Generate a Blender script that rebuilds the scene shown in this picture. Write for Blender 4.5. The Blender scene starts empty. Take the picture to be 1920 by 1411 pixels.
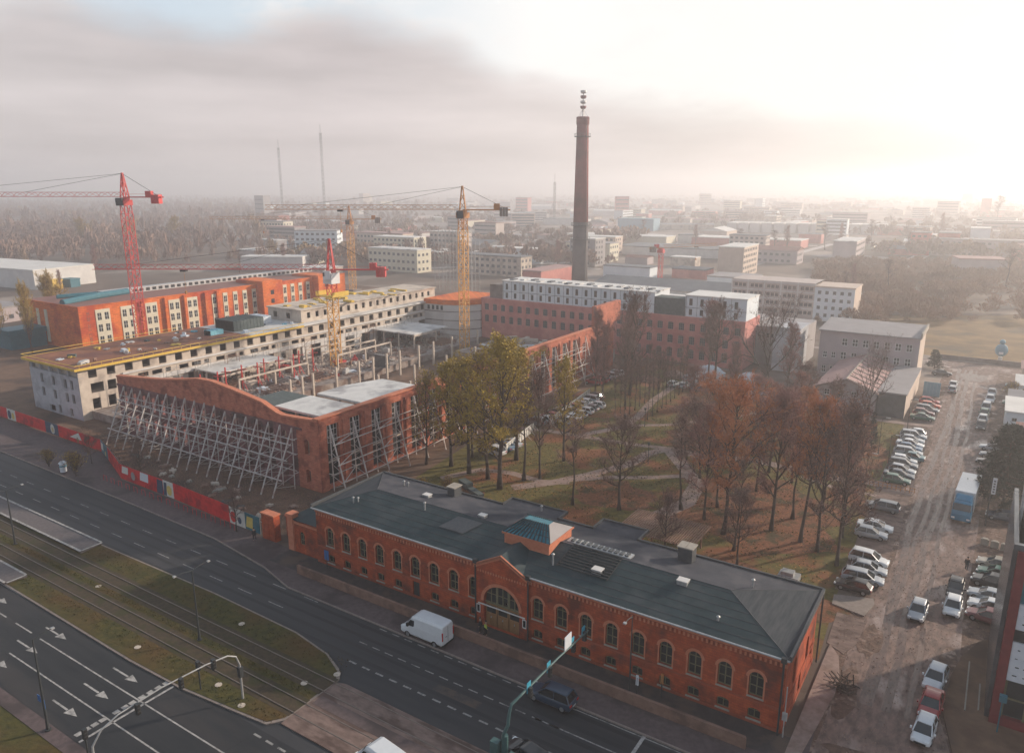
import bpy, math, random
import numpy as np
from mathutils import Vector, Matrix
R = math.radians
scene = bpy.context.scene
# World axes: +x runs along the main street towards the near right, +y runs away from it, z is up, metres.
YAW = 33.0
# ---------------------------------------------------------------- camera
cam_d = bpy.data.cameras.new("camera"); cam = bpy.data.objects.new("camera", cam_d)
scene.collection.objects.link(cam)
cam.location = (10.7, -58.2, 45.0)
cam.rotation_euler = (R(90 - 14.11), 0, R(YAW))
cam_d.sensor_width = 36.0; cam_d.lens = 36.0 * 1414.0 / 1920.0
cam_d.clip_start = 0.5; cam_d.clip_end = 20000
scene.camera = cam
scene.render.resolution_x = 1024; scene.render.resolution_y = 752
# ---------------------------------------------------------------- world
SUN_EL = 19.0
SUN_V = Vector((0.56, 0.83, 0)).normalized()
SUN_AZ = math.atan2(SUN_V.x, SUN_V.y)          # clockwise from +y
w = bpy.data.worlds.new("World"); scene.world = w; w.use_nodes = True
nt = w.node_tree; nt.nodes.clear()
def N(t, **k):
    n = nt.nodes.new(t)
    for a, b in k.items(): setattr(n, a, b)
    return n
def LK(a, b): nt.links.new(a, b)
def MA(op, a, b=None, c=None, clamp=False):
    n = N('ShaderNodeMath', operation=op); n.use_clamp = clamp
    for i, v in enumerate((a, b, c)):
        if v is None: continue
        if isinstance(v, (int, float)): n.inputs[i].default_value = v
        else: LK(v, n.inputs[i])
    return n.outputs[0]
sky = N('ShaderNodeTexSky', sky_type='NISHITA'); sky.sun_disc = False
sky.sun_elevation = R(SUN_EL); sky.sun_rotation = SUN_AZ
sky.air_density = 1.0; sky.dust_density = 1.5
bg_sky = N('ShaderNodeBackground'); bg_sky.inputs['Strength'].default_value = 0.1
LK(sky.outputs[0], bg_sky.inputs['Color'])
tc = N('ShaderNodeTexCoord'); sep = N('ShaderNodeSeparateXYZ'); LK(tc.outputs['Generated'], sep.inputs[0])
X, Y, Z = sep.outputs
# compass angle of a sky direction, 0 where the factory chimney stands roughly, positive towards the east
ca, sa = math.cos(R(YAW)), math.sin(R(YAW))
right = MA('ADD', MA('MULTIPLY', X, ca), MA('MULTIPLY', Y, sa))
fwd = MA('ADD', MA('MULTIPLY', X, -sa), MA('MULTIPLY', Y, ca))
az = MA('ARCTAN2', right, fwd)
el = MA('ARCSINE', Z)
t = MA('MULTIPLY_ADD', az, 1 / (2 * math.pi), 0.5)
def ramp(fac, stops, interp='LINEAR'):
    r = N('ShaderNodeValToRGB'); r.color_ramp.interpolation = interp
    e = r.color_ramp.elements
    while len(e) > 1: e.remove(e[0])
    e[0].position = stops[0][0]; e[0].color = (*stops[0][1], 1)
    for p, c in stops[1:]:
        q = e.new(p); q.color = (*c, 1)
    LK(fac, r.inputs[0]); return r.outputs[0]
def tt(a): return a / (2 * math.pi) + 0.5
# height of the grey stratus bank's upper edge, by compass angle
def g(v): return (v * 2, v * 2, v * 2)
edge = ramp(t, [(0, g(.2)), (tt(-.62), g(.168)), (tt(-.52), g(.200)), (tt(-.42), g(.190)), (tt(-.34), g(.178)), (tt(-.19), g(.205)), (tt(-.09), g(.180)),
               (tt(.02), g(.132)), (tt(.12), g(.112)), (tt(.25), g(.094)), (tt(.38), g(.072)), (tt(.6), g(.050)), (1, g(.05))], 'EASE')
edge = MA('MULTIPLY', edge, 0.5)
cmap = N('ShaderNodeMapping'); cmap.inputs['Scale'].default_value = (3.0, 3.0, 8.0); LK(tc.outputs['Generated'], cmap.inputs[0])
ns = N('ShaderNodeTexNoise'); ns.inputs['Scale'].default_value = 2.2; ns.inputs['Detail'].default_value = 7; ns.inputs['Roughness'].default_value = .55
LK(cmap.outputs[0], ns.inputs[0])
n1 = MA('SUBTRACT', ns.outputs[0], 0.5)
ns2 = N('ShaderNodeTexNoise'); ns2.inputs['Scale'].default_value = 1.1; ns2.inputs['Detail'].default_value = 5
cm2 = N('ShaderNodeMapping'); cm2.inputs['Scale'].default_value = (2.2, 2.2, 17.0); cm2.inputs['Location'].default_value = (3.1, 7.7, 1.2)
LK(tc.outputs['Generated'], cm2.inputs[0]); LK(cm2.outputs[0], ns2.inputs[0])
n2 = MA('SUBTRACT', ns2.outputs[0], 0.5)
dist = MA('ADD', MA('SUBTRACT', edge, el), MA('MULTIPLY', n1, 0.06))
mask = N('ShaderNodeMapRange', interpolation_type='SMOOTHSTEP'); LK(dist, mask.inputs[0])
mask.inputs[1].default_value = -0.018; mask.inputs[2].default_value = 0.035
bank = mask.outputs[0]
# colour of the sky above the bank
up = ramp(t, [(0, (.30, .36, .44)), (tt(-1.2), (.32, .38, .45)), (tt(-.6), (.60, .66, .70)), (tt(-.42), (.50, .58, .65)), (tt(-.25), (.54, .61, .66)), (tt(-.1), (.66, .69, .71)),
              (tt(.03), (.82, .80, .775)), (tt(.3), (.80, .775, .74)), (tt(.6), (.76, .725, .67)), (tt(1.2), (.9, .84, .76)), (tt(2.0), (.5, .52, .56)), (1, (.30, .36, .44))])
puff = N('ShaderNodeMapRange', interpolation_type='SMOOTHSTEP'); LK(n1, puff.inputs[0]); puff.inputs[1].default_value = -.05; puff.inputs[2].default_value = .22
mixu = N('ShaderNodeMix', data_type='RGBA'); LK(puff.outputs[0], mixu.inputs[0]); LK(up, mixu.inputs[6]); mixu.inputs[7].default_value = (.78, .75, .73, 1)
# colour of the bank, a little lighter in thin streaks
lowc = ramp(t, [(0, (.36, .36, .40)), (tt(-.6), (.55, .50, .495)), (tt(-.2), (.54, .48, .475)), (tt(.1), (.57, .51, .49)), (tt(.4), (.56, .51, .48)), (tt(.7), (.58, .53, .48)), (tt(2.0), (.5, .48, .47)), (1, (.40, .40, .43))])
strk = MA('MULTIPLY_ADD', n2, 0.8, 0.97)
strk = MA('ADD', strk, MA('MULTIPLY', n1, 0.28))
sc_ = N('ShaderNodeVectorMath', operation='SCALE'); LK(lowc, sc_.inputs[0]); LK(strk, sc_.inputs['Scale'])
mixc = N('ShaderNodeMix', data_type='RGBA'); LK(bank, mixc.inputs[0]); LK(mixu.outputs[2], mixc.inputs[6]); LK(sc_.outputs[0], mixc.inputs[7])
# overhead the cover is a cooler, duller grey
zen = N('ShaderNodeMapRange', interpolation_type='SMOOTHSTEP'); LK(el, zen.inputs[0]); zen.inputs[1].default_value = .30; zen.inputs[2].default_value = .75
mixz = N('ShaderNodeMix', data_type='RGBA'); LK(zen.outputs[0], mixz.inputs[0]); LK(mixc.outputs[2], mixz.inputs[6]); mixz.inputs[7].default_value = (.22, .28, .36, 1)
bg_c = N('ShaderNodeBackground'); bg_c.inputs['Strength'].default_value = 1.18; LK(mixz.outputs[2], bg_c.inputs['Color'])
ms = N('ShaderNodeMixShader'); ms.inputs[0].default_value = 0.93
LK(bg_sky.outputs[0], ms.inputs[1]); LK(bg_c.outputs[0], ms.inputs[2])
wo = N('ShaderNodeOutputWorld'); LK(ms.outputs[0], wo.inputs['Surface'])
# ---------------------------------------------------------------- sun
sd = bpy.data.lights.new("sun", 'SUN'); sd.energy = 5.0; sd.angle = R(1.5); sd.color = (1.0, .84, .68)
so = bpy.data.objects.new("sun", sd); scene.collection.objects.link(so)
sdir = Vector((SUN_V.x * math.cos(R(SUN_EL)), SUN_V.y * math.cos(R(SUN_EL)), math.sin(R(SUN_EL))))
so.rotation_euler = sdir.to_track_quat('Z', 'Y').to_euler(); so.location = (60, 90, 60)
vs = scene.view_settings
scene.display_settings.display_device = 'sRGB'
vs.view_transform = 'Standard'; vs.look = 'None'; vs.exposure = 0.2; vs.gamma = 1.0; vs.use_curve_mapping = False
cy = scene.cycles
cy.use_denoising = True; cy.max_bounces = 6; cy.diffuse_bounces = 2; cy.glossy_bounces = 2; cy.transmission_bounces = 4
cy.volume_bounces = 2; cy.transparent_max_bounces = 6; cy.caustics_reflective = False; cy.caustics_refractive = False
cy.sample_clamp_indirect = 4.0
# ---------------------------------------------------------------- materials
MATS = {}
def mat(name, c1, c2=None, scale=1.0, rough=.85, rough2=None, bump=0.0, metallic=0.0, stretch=(1, 1, 1), detail=6, c3=None, s3=None, lo=.35, hi=.65, spec=.4, lo3=.5, hi3=.62, courses=0, coat=0):
    m = bpy.data.materials.new(name); m.use_nodes = True
    t = m.node_tree; b = t.nodes['Principled BSDF']
    b.inputs['Roughness'].default_value = rough; b.inputs['Metallic'].default_value = metallic
    b.inputs['Specular IOR Level'].default_value = spec
    if coat: b.inputs['Coat Weight'].default_value = coat; b.inputs['Coat Roughness'].default_value = .08
    c2 = c2 or tuple(min(1, x * 1.18) for x in c1)
    tcn = t.nodes.new('ShaderNodeTexCoord'); mp = t.nodes.new('ShaderNodeMapping'); mp.inputs['Scale'].default_value = stretch
    t.links.new(tcn.outputs['Object'], mp.inputs[0])
    def noise(s, d):
        n = t.nodes.new('ShaderNodeTexNoise'); n.inputs['Scale'].default_value = s; n.inputs['Detail'].default_value = d; n.inputs['Roughness'].default_value = .6
        t.links.new(mp.outputs[0], n.inputs[0]); return n
    n = noise(scale, detail)
    mr = t.nodes.new('ShaderNodeMapRange'); mr.inputs[1].default_value = lo; mr.inputs[2].default_value = hi
    t.links.new(n.outputs[0], mr.inputs[0])
    mx = t.nodes.new('ShaderNodeMix'); mx.data_type = 'RGBA'
    mx.inputs[6].default_value = (*c1, 1); mx.inputs[7].default_value = (*c2, 1)
    t.links.new(mr.outputs[0], mx.inputs[0]); col = mx.outputs[2]
    if c3:
        n3 = noise(s3 or scale * .2, 5)
        mr3 = t.nodes.new('ShaderNodeMapRange'); mr3.inputs[1].default_value = lo3; mr3.inputs[2].default_value = hi3
        t.links.new(n3.outputs[0], mr3.inputs[0])
        m3 = t.nodes.new('ShaderNodeMix'); m3.data_type = 'RGBA'; m3.inputs[7].default_value = (*c3, 1)
        t.links.new(col, m3.inputs[6]); t.links.new(mr3.outputs[0], m3.inputs[0]); col = m3.outputs[2]
        if rough2 is not None:
            mrr = t.nodes.new('ShaderNodeMapRange'); mrr.inputs[1].default_value = 0; mrr.inputs[2].default_value = 1
            mrr.inputs[3].default_value = rough; mrr.inputs[4].default_value = rough2
            t.links.new(mr3.outputs[0], mrr.inputs[0]); t.links.new(mrr.outputs[0], b.inputs['Roughness'])
    if courses:   # brick courses: mortar lines on walls of any heading
        sp = t.nodes.new('ShaderNodeSeparateXYZ'); t.links.new(tcn.outputs['Object'], sp.inputs[0])
        ad = t.nodes.new('ShaderNodeMath'); ad.operation = 'ADD'; t.links.new(sp.outputs[0], ad.inputs[0]); t.links.new(sp.outputs[1], ad.inputs[1])
        cb = t.nodes.new('ShaderNodeCombineXYZ'); t.links.new(ad.outputs[0], cb.inputs[0]); t.links.new(sp.outputs[2], cb.inputs[1])
        br = t.nodes.new('ShaderNodeTexBrick'); br.inputs['Scale'].default_value = 1.0
        br.inputs['Brick Width'].default_value = courses * 2.6; br.inputs['Row Height'].default_value = courses; br.inputs['Mortar Size'].default_value = courses * .09
        br.inputs['Color1'].default_value = (1, 1, 1, 1); br.inputs['Color2'].default_value = (.72, .70, .68, 1); br.inputs['Mortar'].default_value = (.62, .62, .62, 1)
        t.links.new(cb.outputs[0], br.inputs[0])
        mu = t.nodes.new('ShaderNodeMix'); mu.data_type = 'RGBA'; mu.blend_type = 'MULTIPLY'; mu.inputs[0].default_value = .8
        t.links.new(col, mu.inputs[6]); t.links.new(br.outputs[0], mu.inputs[7]); col = mu.outputs[2]
    t.links.new(col, b.inputs['Base Color'])
    if bump:
        bp = t.nodes.new('ShaderNodeBump'); bp.inputs['Strength'].default_value = bump; bp.inputs['Distance'].default_value = .2
        t.links.new(n.outputs[0], bp.inputs['Height']); t.links.new(bp.outputs[0], b.inputs['Normal'])
    MATS[name] = m; return m
mat('brick', (.38, .058, .018), (.54, .105, .034), 1.3, .9, c3=(.17, .040, .024), s3=.45, bump=.15, courses=.25, lo3=.48, hi3=.66)
mat('brick_trim', (.50, .16, .085), (.58, .22, .13), 2, .9)
mat('brick_band', (.28, .06, .028), (.36, .085, .04), 2, .9)
mat('old_brick', (.50, .145, .085), (.62, .22, .14), .9, .92, c3=(.30, .085, .055), s3=.3, bump=.2, courses=.28)
mat('old_brick_purple', (.20, .085, .085), (.30, .14, .14), 1.2, .92, c3=(.12, .07, .065), s3=.3, courses=.28)
mat('pink_brick', (.52, .20, .175), (.62, .27, .235), .6, .9, c3=(.44, .16, .145), s3=.1)
mat('orange_brick', (.72, .155, .028), (.82, .21, .045), .5, .9, c3=(.54, .08, .025), s3=.12, courses=.5)
mat('cream', (.60, .56, .44), (.68, .63, .50), .8, .8)
mat('roof_felt', (.016, .036, .042), (.030, .054, .061), .7, .75, c3=(.045, .062, .067), s3=.25, detail=9, bump=.06, spec=.3)
mat('roof_felt_grey', (.040, .045, .057), (.062, .066, .080), .5, .85, c3=(.080, .080, .092), s3=.3, detail=9, bump=.05, spec=.2)
mat('roof_felt_hip', (.032, .042, .050), (.065, .070, .080), 3, .85, stretch=(1, .12, 1), spec=.2)
mat('coping', (.055, .06, .065), (.08, .085, .09), 3, .5)
mat('light_metal', (.42, .42, .42), (.55, .55, .54), 3, .45, metallic=.4)
mat('rail_steel', (.16, .13, .11), (.22, .18, .15), 3, .45, metallic=.5)
mat('dark_metal', (.03, .035, .038), (.045, .05, .052), 4, .5)
mat('galvanised', (.30, .31, .31), (.42, .42, .42), 3, .5, metallic=.3)
mat('brace_steel', (.50, .47, .45), (.62, .58, .55), 2, .6, c3=(.44, .33, .29), s3=.6)
mat('glass', (.015, .022, .026), (.03, .04, .045), 1, .12, spec=.7)
mat('glass_grey', (.06, .07, .08), (.11, .12, .13), .7, .25, spec=.6)
mat('glass_blue', (.010, .12, .165), (.02, .19, .24), 2, .22, spec=.5)
mat('frame_olive', (.13, .125, .07), (.18, .17, .10), 3, .7)
mat('frame_white', (.62, .62, .60), (.72, .72, .70), 3, .6)
mat('frame_grey', (.20, .20, .20), (.27, .27, .27), 3, .6)
mat('stone', (.30, .27, .23), (.38, .34, .29), 2, .85)
mat('wood_door', (.24, .12, .045), (.32, .17, .07), 4, .7, stretch=(4, 4, .6))
mat('timber', (.19, .105, .075), (.30, .18, .13), 4, .8)
mat('concrete', (.50, .425, .355), (.62, .54, .455), .6, .9, c3=(.36, .305, .26), s3=.22, bump=.1)
mat('concrete_cool', (.42, .43, .46), (.50, .51, .54), .7, .9, c3=(.33, .34, .36), s3=.3)  # also holds the bluish shade of the concrete shell's road end
mat('concrete_dark', (.20, .17, .155), (.28, .24, .22), .8, .9, c3=(.13, .105, .095), s3=.2)
mat('deck_clutter', (.20, .15, .125), (.36, .31, .28), .55, .9, c3=(.12, .065, .05), s3=.16, bump=.3)
mat('white_membrane', (.55, .54, .52), (.70, .69, .66), .35, .7, c3=(.34, .33, .33), s3=.15)
mat('formwork', (.20, .075, .04), (.30, .12, .06), .5, .85, c3=(.16, .06, .045), s3=.14)
mat('rail_yellow', (.62, .40, .05), (.72, .50, .10), 2, .7)
mat('plaster_white', (.58, .56, .54), (.68, .66, .63), .3, .85)
mat('panel_white', (.62, .68, .72), (.72, .77, .80), .25, .6)
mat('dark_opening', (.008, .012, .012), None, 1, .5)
mat('net_dark', (.06, .085, .085), (.10, .125, .125), 1.5, .9)
mat('office_pink', (.46, .39, .36), (.52, .45, .41), .3, .85)
mat('school_wall', (.40, .34, .34), (.46, .39, .39), .25, .85, c3=(.36, .32, .33), s3=.08)
mat('school_end', (.52, .42, .35), (.60, .49, .41), .4, .85)
mat('roof_brownred', (.20, .095, .08), (.25, .12, .10), .3, .8)
mat('roof_pink', (.34, .20, .19), (.40, .25, .23), .4, .7, stretch=(1, 1, 1))
mat('roof_grey', (.27, .25, .25), (.33, .31, .31), .3, .7)
mat('roof_dark', (.10, .11, .125), (.14, .15, .165), .3, .6)
mat('roof_bright', (.62, .60, .56), (.74, .72, .68), .2, .5)
mat('metal_blue', (.16, .30, .38), (.20, .36, .45), .4, .5)
mat('lorry_blue', (.015, .17, .30), (.025, .22, .38), 1, .35, coat=.4)
mat('metal_teal', (.02, .12, .16), (.035, .16, .21), 1, .5)
mat('crane_red', (.52, .045, .045), (.60, .075, .07), 1.5, .5)
mat('crane_yellow', (.62, .30, .06), (.72, .38, .09), 1.5, .5)
mat('crane_rust', (.42, .17, .045), (.50, .22, .06), 2, .6)
mat('counterweight', (.20, .17, .15), (.28, .24, .21), 2, .9)
mat('cab_white', (.65, .67, .68), (.72, .73, .74), 2, .5)
mat('chimney_brick', (.17, .036, .036), (.24, .055, .052), .4, .9, c3=(.11, .035, .035), s3=.06)
mat('chimney_grey', (.085, .075, .078), (.12, .105, .105), .4, .9)
mat('asphalt', (.021, .023, .027), (.037, .038, .042), .9, .66, c3=(.056, .054, .057), s3=.14, stretch=(.10, 1, 1), bump=.03, lo=.3, hi=.7, lo3=.4, hi3=.7, detail=10)
mat('asphalt_dark', (.014, .016, .019), (.026, .027, .030), 1.2, .66, c3=(.038, .034, .034), s3=.2, stretch=(.15, 1, 1), lo=.3, hi=.7, detail=10)
mat('paving', (.085, .062, .062), (.125, .092, .09), 2.2, .85, c3=(.06, .045, .045), s3=.18, bump=.08)
mat('paving_dark', (.045, .04, .04), (.07, .06, .058), 1.2, .85, c3=(.10, .07, .055), s3=.3)
mat('kerb_stone', (.20, .165, .145), (.28, .23, .20), 2, .85)
mat('platform_paving', (.11, .095, .095), (.15, .13, .13), 2.4, .8)
mat('slab_concrete', (.13, .085, .07), (.23, .16, .135), 1.6, .8, c3=(.09, .055, .045), s3=.6, stretch=(.5, 1.2, 1), lo=.34, hi=.66, detail=10)
mat('road_paint', (.36, .34, .32), (.48, .46, .43), 5, .7, c3=(.16, .155, .15), s3=1.8, lo3=.42, hi3=.7)
mat('road_paint_worn', (.24, .23, .22), (.34, .33, .31), 5, .75, c3=(.12, .12, .12), s3=2)
mat('grass', (.030, .034, .006), (.085, .070, .012), 1.4, .95, c3=(.10, .050, .014), s3=.11, bump=.5, lo=.3, hi=.7, lo3=.45, hi3=.7)
mat('park_lawn', (.055, .050, .010), (.16, .125, .022), 1.2, .95, c3=(.20, .070, .026), s3=.12, bump=.5, lo=.3, hi=.7, lo3=.50, hi3=.60, detail=9)
mat('leaf_litter', (.10, .036, .016), (.26, .098, .042), 2.2, .95, c3=(.055, .040, .012), s3=.35, bump=.5, lo=.3, hi=.7, detail=9)
mat('path', (.24, .17, .145), (.33, .24, .205), 1.8, .85, c3=(.14, .085, .06), s3=.5, lo3=.5, hi3=.75)
mat('mud', (.060, .033, .023), (.17, .098, .068), 1.3, .75, c3=(.27, .18, .14), s3=.6, bump=.4, rough2=.3, lo=.34, hi=.66, lo3=.54, hi3=.66, detail=12)
mat('muddy_road', (.09, .056, .046), (.24, .155, .125), 1.5, .7, c3=(.34, .25, .215), s3=.30, rough2=.18, bump=.25, stretch=(1, .45, 1), spec=.5, lo=.34, hi=.66, lo3=.52, hi3=.68, detail=12)
mat('wet_track', (.07, .042, .034), (.16, .10, .08), 2.2, .30, c3=(.21, .15, .125), s3=.9, rough2=.6, stretch=(1.2, .3, 1), spec=.4, lo=.34, hi=.66, detail=10)
mat('site_ground', (.115, .066, .042), (.20, .12, .078), .4, .95, c3=(.07, .045, .034), s3=.1, bump=.5)
mat('track_bed', (.040, .030, .018), (.075, .052, .03), 2.5, .95, c3=(.04, .038, .012), s3=.5)
mat('far_ground', (.085, .066, .052), (.16, .115, .09), .03, .95, c3=(.28, .235, .205), s3=.011, lo3=.50, hi3=.58, detail=9)
mat('far_road', (.34, .31, .29), (.44, .41, .38), .1, .45, spec=.6)
mat('dry_field', (.13, .080, .032), (.24, .145, .055), .12, .95, c3=(.085, .062, .035), s3=.05, detail=10)
mat('bark', (.050, .036, .030), (.085, .062, .050), 6, .95, stretch=(1, 1, .3))
mat('bark_light', (.11, .075, .065), (.17, .12, .10), 6, .95, stretch=(1, 1, .3))
mat('twig_rust', (.36, .13, .055), (.56, .23, .11), .8, .9)
mat('twig_brown', (.15, .088, .072), (.24, .15, .125), .8, .9)
mat('twig_pink', (.27, .135, .115), (.38, .21, .18), .8, .9)
mat('leaf_yellowgreen', (.24, .17, .016), (.48, .33, .034), .9, .8)
mat('leaf_rust', (.38, .13, .03), (.56, .22, .06), .8, .85)
mat('leaf_willow', (.32, .22, .05), (.46, .30, .085), .8, .85)
mat('needle_dark', (.012, .024, .018), (.026, .044, .028), 1.5, .9)
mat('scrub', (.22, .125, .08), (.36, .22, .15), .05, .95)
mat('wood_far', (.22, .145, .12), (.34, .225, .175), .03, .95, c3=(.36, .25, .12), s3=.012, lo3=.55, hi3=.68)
mat('hoard_red', (.56, .012, .015), (.70, .025, .028), 1.2, .6, c3=(.36, .012, .02), s3=.5)
mat('hoard_white', (.60, .60, .56), (.70, .68, .62), 2, .6)
mat('hoard_yellow', (.62, .46, .10), (.70, .54, .16), 2, .6)
mat('hoard_navy', (.03, .055, .10), (.05, .08, .14), 2, .6)
mat('noise_wall', (.20, .115, .085), (.27, .165, .125), 1.2, .85, c3=(.15, .09, .07), s3=.4)
mat('red_frame', (.16, .022, .026), (.21, .035, .038), 2, .5)
mat('sign_white', (.62, .66, .70), (.70, .73, .76), 2, .5)
mat('sign_ink', (.05, .055, .065), None, 2, .6)
mat('sign_blue', (.03, .12, .32), None, 2, .5)
mat('signal_blue', (.05, .30, .42), None, 2, .5)
mat('pole_green', (.045, .10, .10), (.06, .13, .13), 2, .5)
mat('rubber', (.012, .012, .013), None, 3, .8)
mat('rim', (.35, .36, .37), None, 3, .35, metallic=.7)
mat('car_glass', (.012, .018, .022), None, 1, .08, spec=.8)
mat('lamp_clear', (.7, .72, .72), None, 2, .2)
mat('lamp_red', (.45, .02, .02), None, 2, .25)
mat('tarp_white', (.55, .62, .68), (.72, .76, .80), 1.3, .55, bump=.5)
mat('tarp_blue', (.10, .36, .46), (.22, .52, .62), 1.3, .5, bump=.5)
mat('rubble', (.26, .17, .13), (.38, .27, .22), 2, .95, c3=(.16, .10, .08), s3=.8, bump=.5)
mat('skin', (.45, .27, .19), None, 5, .6)
mat('cloth_dark', (.022, .026, .032), (.035, .04, .047), 6, .9)
mat('cloth_hi', (.40, .50, .05), (.5, .6, .08), 6, .8)
mat('hair', (.03, .02, .015), None, 6, .8)
PAINT = {}
for nm, c in dict(white=(.70, .72, .73), silver=(.40, .43, .46), grey=(.17, .19, .21), black=(.014, .016, .019), navy=(.02, .045, .08), blue=(.04, .13, .24),
                  red=(.34, .028, .030), orange=(.62, .10, .03), green=(.02, .12, .085), maroon=(.16, .03, .035), beige=(.42, .38, .31), teal=(.05, .17, .20)).items():
    PAINT[nm] = mat('paint_' + nm, c, tuple(x * .92 for x in c), 1.5, .28, coat=.6, metallic=.15 if nm in ('silver', 'grey') else 0, c3=tuple(x * .6 + .05 for x in c), s3=.9, lo3=.6, hi3=.9)
# ---------------------------------------------------------------- mesh helpers
COL = scene.collection
WL = {}
class MB:
    def __init__(s): s.v = []; s.f = []; s.m = []
    def poly(s, pts, mi=0):
        b = len(s.v); s.v += [tuple(p) for p in pts]; s.f.append(tuple(range(b, b + len(pts)))); s.m.append(mi)
    def box(s, x0, y0, z0, x1, y1, z1, mi=0, rot=None):
        if x0 > x1: x0, x1 = x1, x0
        if y0 > y1: y0, y1 = y1, y0
        p = [(x0, y0, z0), (x1, y0, z0), (x1, y1, z0), (x0, y1, z0), (x0, y0, z1), (x1, y0, z1), (x1, y1, z1), (x0, y1, z1)]
        if rot:
            cx, cy_, a = rot; ca_, sa_ = math.cos(a), math.sin(a)
            p = [(cx + (x - cx) * ca_ - (y - cy_) * sa_, cy_ + (x - cx) * sa_ + (y - cy_) * ca_, z) for x, y, z in p]
        b = len(s.v); s.v += p
        for q in ((0, 3, 2, 1), (4, 5, 6, 7), (0, 1, 5, 4), (1, 2, 6, 5), (2, 3, 7, 6), (3, 0, 4, 7)):
            s.f.append(tuple(b + i for i in q)); s.m.append(mi)
    def prism(s, poly, z0, z1, mi=0, top_mi=None):
        n = len(poly)
        if sum(poly[i][0] * poly[(i + 1) % n][1] - poly[(i + 1) % n][0] * poly[i][1] for i in range(n)) < 0: poly = poly[::-1]
        b = len(s.v); s.v += [(x, y, z0) for x, y in poly] + [(x, y, z1) for x, y in poly]
        for i in range(n):
            j = (i + 1) % n; s.f.append((b + i, b + j, b + n + j, b + n + i)); s.m.append(mi)
        s.f.append(tuple(b + n + i for i in range(n))); s.m.append(mi if top_mi is None else top_mi)
        s.f.append(tuple(b + i for i in reversed(range(n)))); s.m.append(mi)
    def tube(s, path, rads, n=6, mi=0, cap=True):
        path = [Vector(p) for p in path]
        if isinstance(rads, (int, float)): rads = [rads] * len(path)
        b = len(s.v); prev = None
        for i, p in enumerate(path):
            d = (path[min(i + 1, len(path) - 1)] - path[max(i - 1, 0)]).normalized()
            if prev is None:
                a = Vector((0, 0, 1)) if abs(d.z) < .9 else Vector((1, 0, 0)); prev = d.cross(a).normalized()
            prev = (prev - d * prev.dot(d)).normalized(); q = d.cross(prev)
            for k in range(n):
                th = 2 * math.pi * (k + .5) / n
                s.v.append(tuple(p + (prev * math.cos(th) + q * math.sin(th)) * rads[i]))
        for i in range(len(path) - 1):
            for k in range(n):
                k2 = (k + 1) % n; s.f.append((b + i * n + k, b + i * n + k2, b + (i + 1) * n + k2, b + (i + 1) * n + k)); s.m.append(mi)
        if cap:
            s.f.append(tuple(b + k for k in reversed(range(n)))); s.m.append(mi)
            e = b + (len(path) - 1) * n; s.f.append(tuple(e + k for k in range(n))); s.m.append(mi)
    def beam(s, p, q, w, mi=0): s.tube([p, q], w * .707, 4, mi)
    def cyl(s, x, y, z0, z1, r0, r1=None, n=16, mi=0): s.tube([(x, y, z0), (x, y, z1)], [r0, r0 if r1 is None else r1], n, mi)
    def sphere(s, c, r, nu=10, nv=6, mi=0, sq=(1, 1, 1)):
        b = len(s.v)
        for i in range(nv + 1):
            ph = math.pi * i / nv
            for k in range(nu):
                th = 2 * math.pi * k / nu
                s.v.append((c[0] + r * sq[0] * math.sin(ph) * math.cos(th), c[1] + r * sq[1] * math.sin(ph) * math.sin(th), c[2] + r * sq[2] * math.cos(ph)))
        for i in range(nv):
            for k in range(nu):
                k2 = (k + 1) % nu; s.f.append((b + i * nu + k, b + (i + 1) * nu + k, b + (i + 1) * nu + k2, b + i * nu + k2)); s.m.append(mi)
    def mesh(s, name, mats, off=(0, 0, 0), smooth=False):
        me = bpy.data.meshes.new(name)
        v = s.v if off == (0, 0, 0) else [(a - off[0], b_ - off[1], c - off[2]) for a, b_, c in s.v]
        me.from_pydata(v, [], s.f)
        if isinstance(mats, str): mats = [mats]
        for mm in mats: me.materials.append(MATS[mm] if isinstance(mm, str) else mm)
        if len(mats) > 1: me.polygons.foreach_set('material_index', s.m)
        if smooth: me.polygons.foreach_set('use_smooth', [True] * len(s.f))
        me.update(); return me
def tag(o, label=None, cat=None, group=None, kind=None):
    if label: o['label'] = label
    if cat: o['category'] = cat
    if group: o['group'] = group
    if kind: o['kind'] = kind
    return o
def thing(name, label, cat, loc=(0, 0, 0), group=None, rz=0):
    o = bpy.data.objects.new(name, None); COL.objects.link(o); o.location = loc; o.rotation_euler = (0, 0, rz); o.empty_display_size = .5
    WL[o.name] = tuple(loc); return tag(o, label, cat, group)
def part(name, mb, mats, parent, label=None, smooth=False, kind=None):
    """mesh part given in world coordinates under an unrotated thing"""
    off = WL[parent.name]
    o = bpy.data.objects.new(name, mb.mesh(name, mats, off, smooth)); COL.objects.link(o); o.parent = parent
    WL[o.name] = off
    return tag(o, label, kind=kind)
def lpart(name, me, parent, loc=(0, 0, 0), rz=0):
    o = bpy.data.objects.new(name, me); COL.objects.link(o); o.parent = parent; o.location = loc; o.rotation_euler = (0, 0, rz); return o
def single(name, mb, mats, label, cat, group=None, kind=None, loc=None, smooth=False):
    if loc is None:
        a = np.array(mb.v); loc = (float(a[:, 0].mean()), float(a[:, 1].mean()), float(a[:, 2].min()))
    loc = tuple(loc)
    o = bpy.data.objects.new(name, mb.mesh(name, mats, loc, smooth)); COL.objects.link(o); o.location = loc; WL[o.name] = loc
    return tag(o, label, cat, group, kind)
def struct(name, mb, mats, smooth=False):
    o = bpy.data.objects.new(name, mb.mesh(name, mats, (0, 0, 0), smooth)); COL.objects.link(o); return tag(o, kind='structure')
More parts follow.
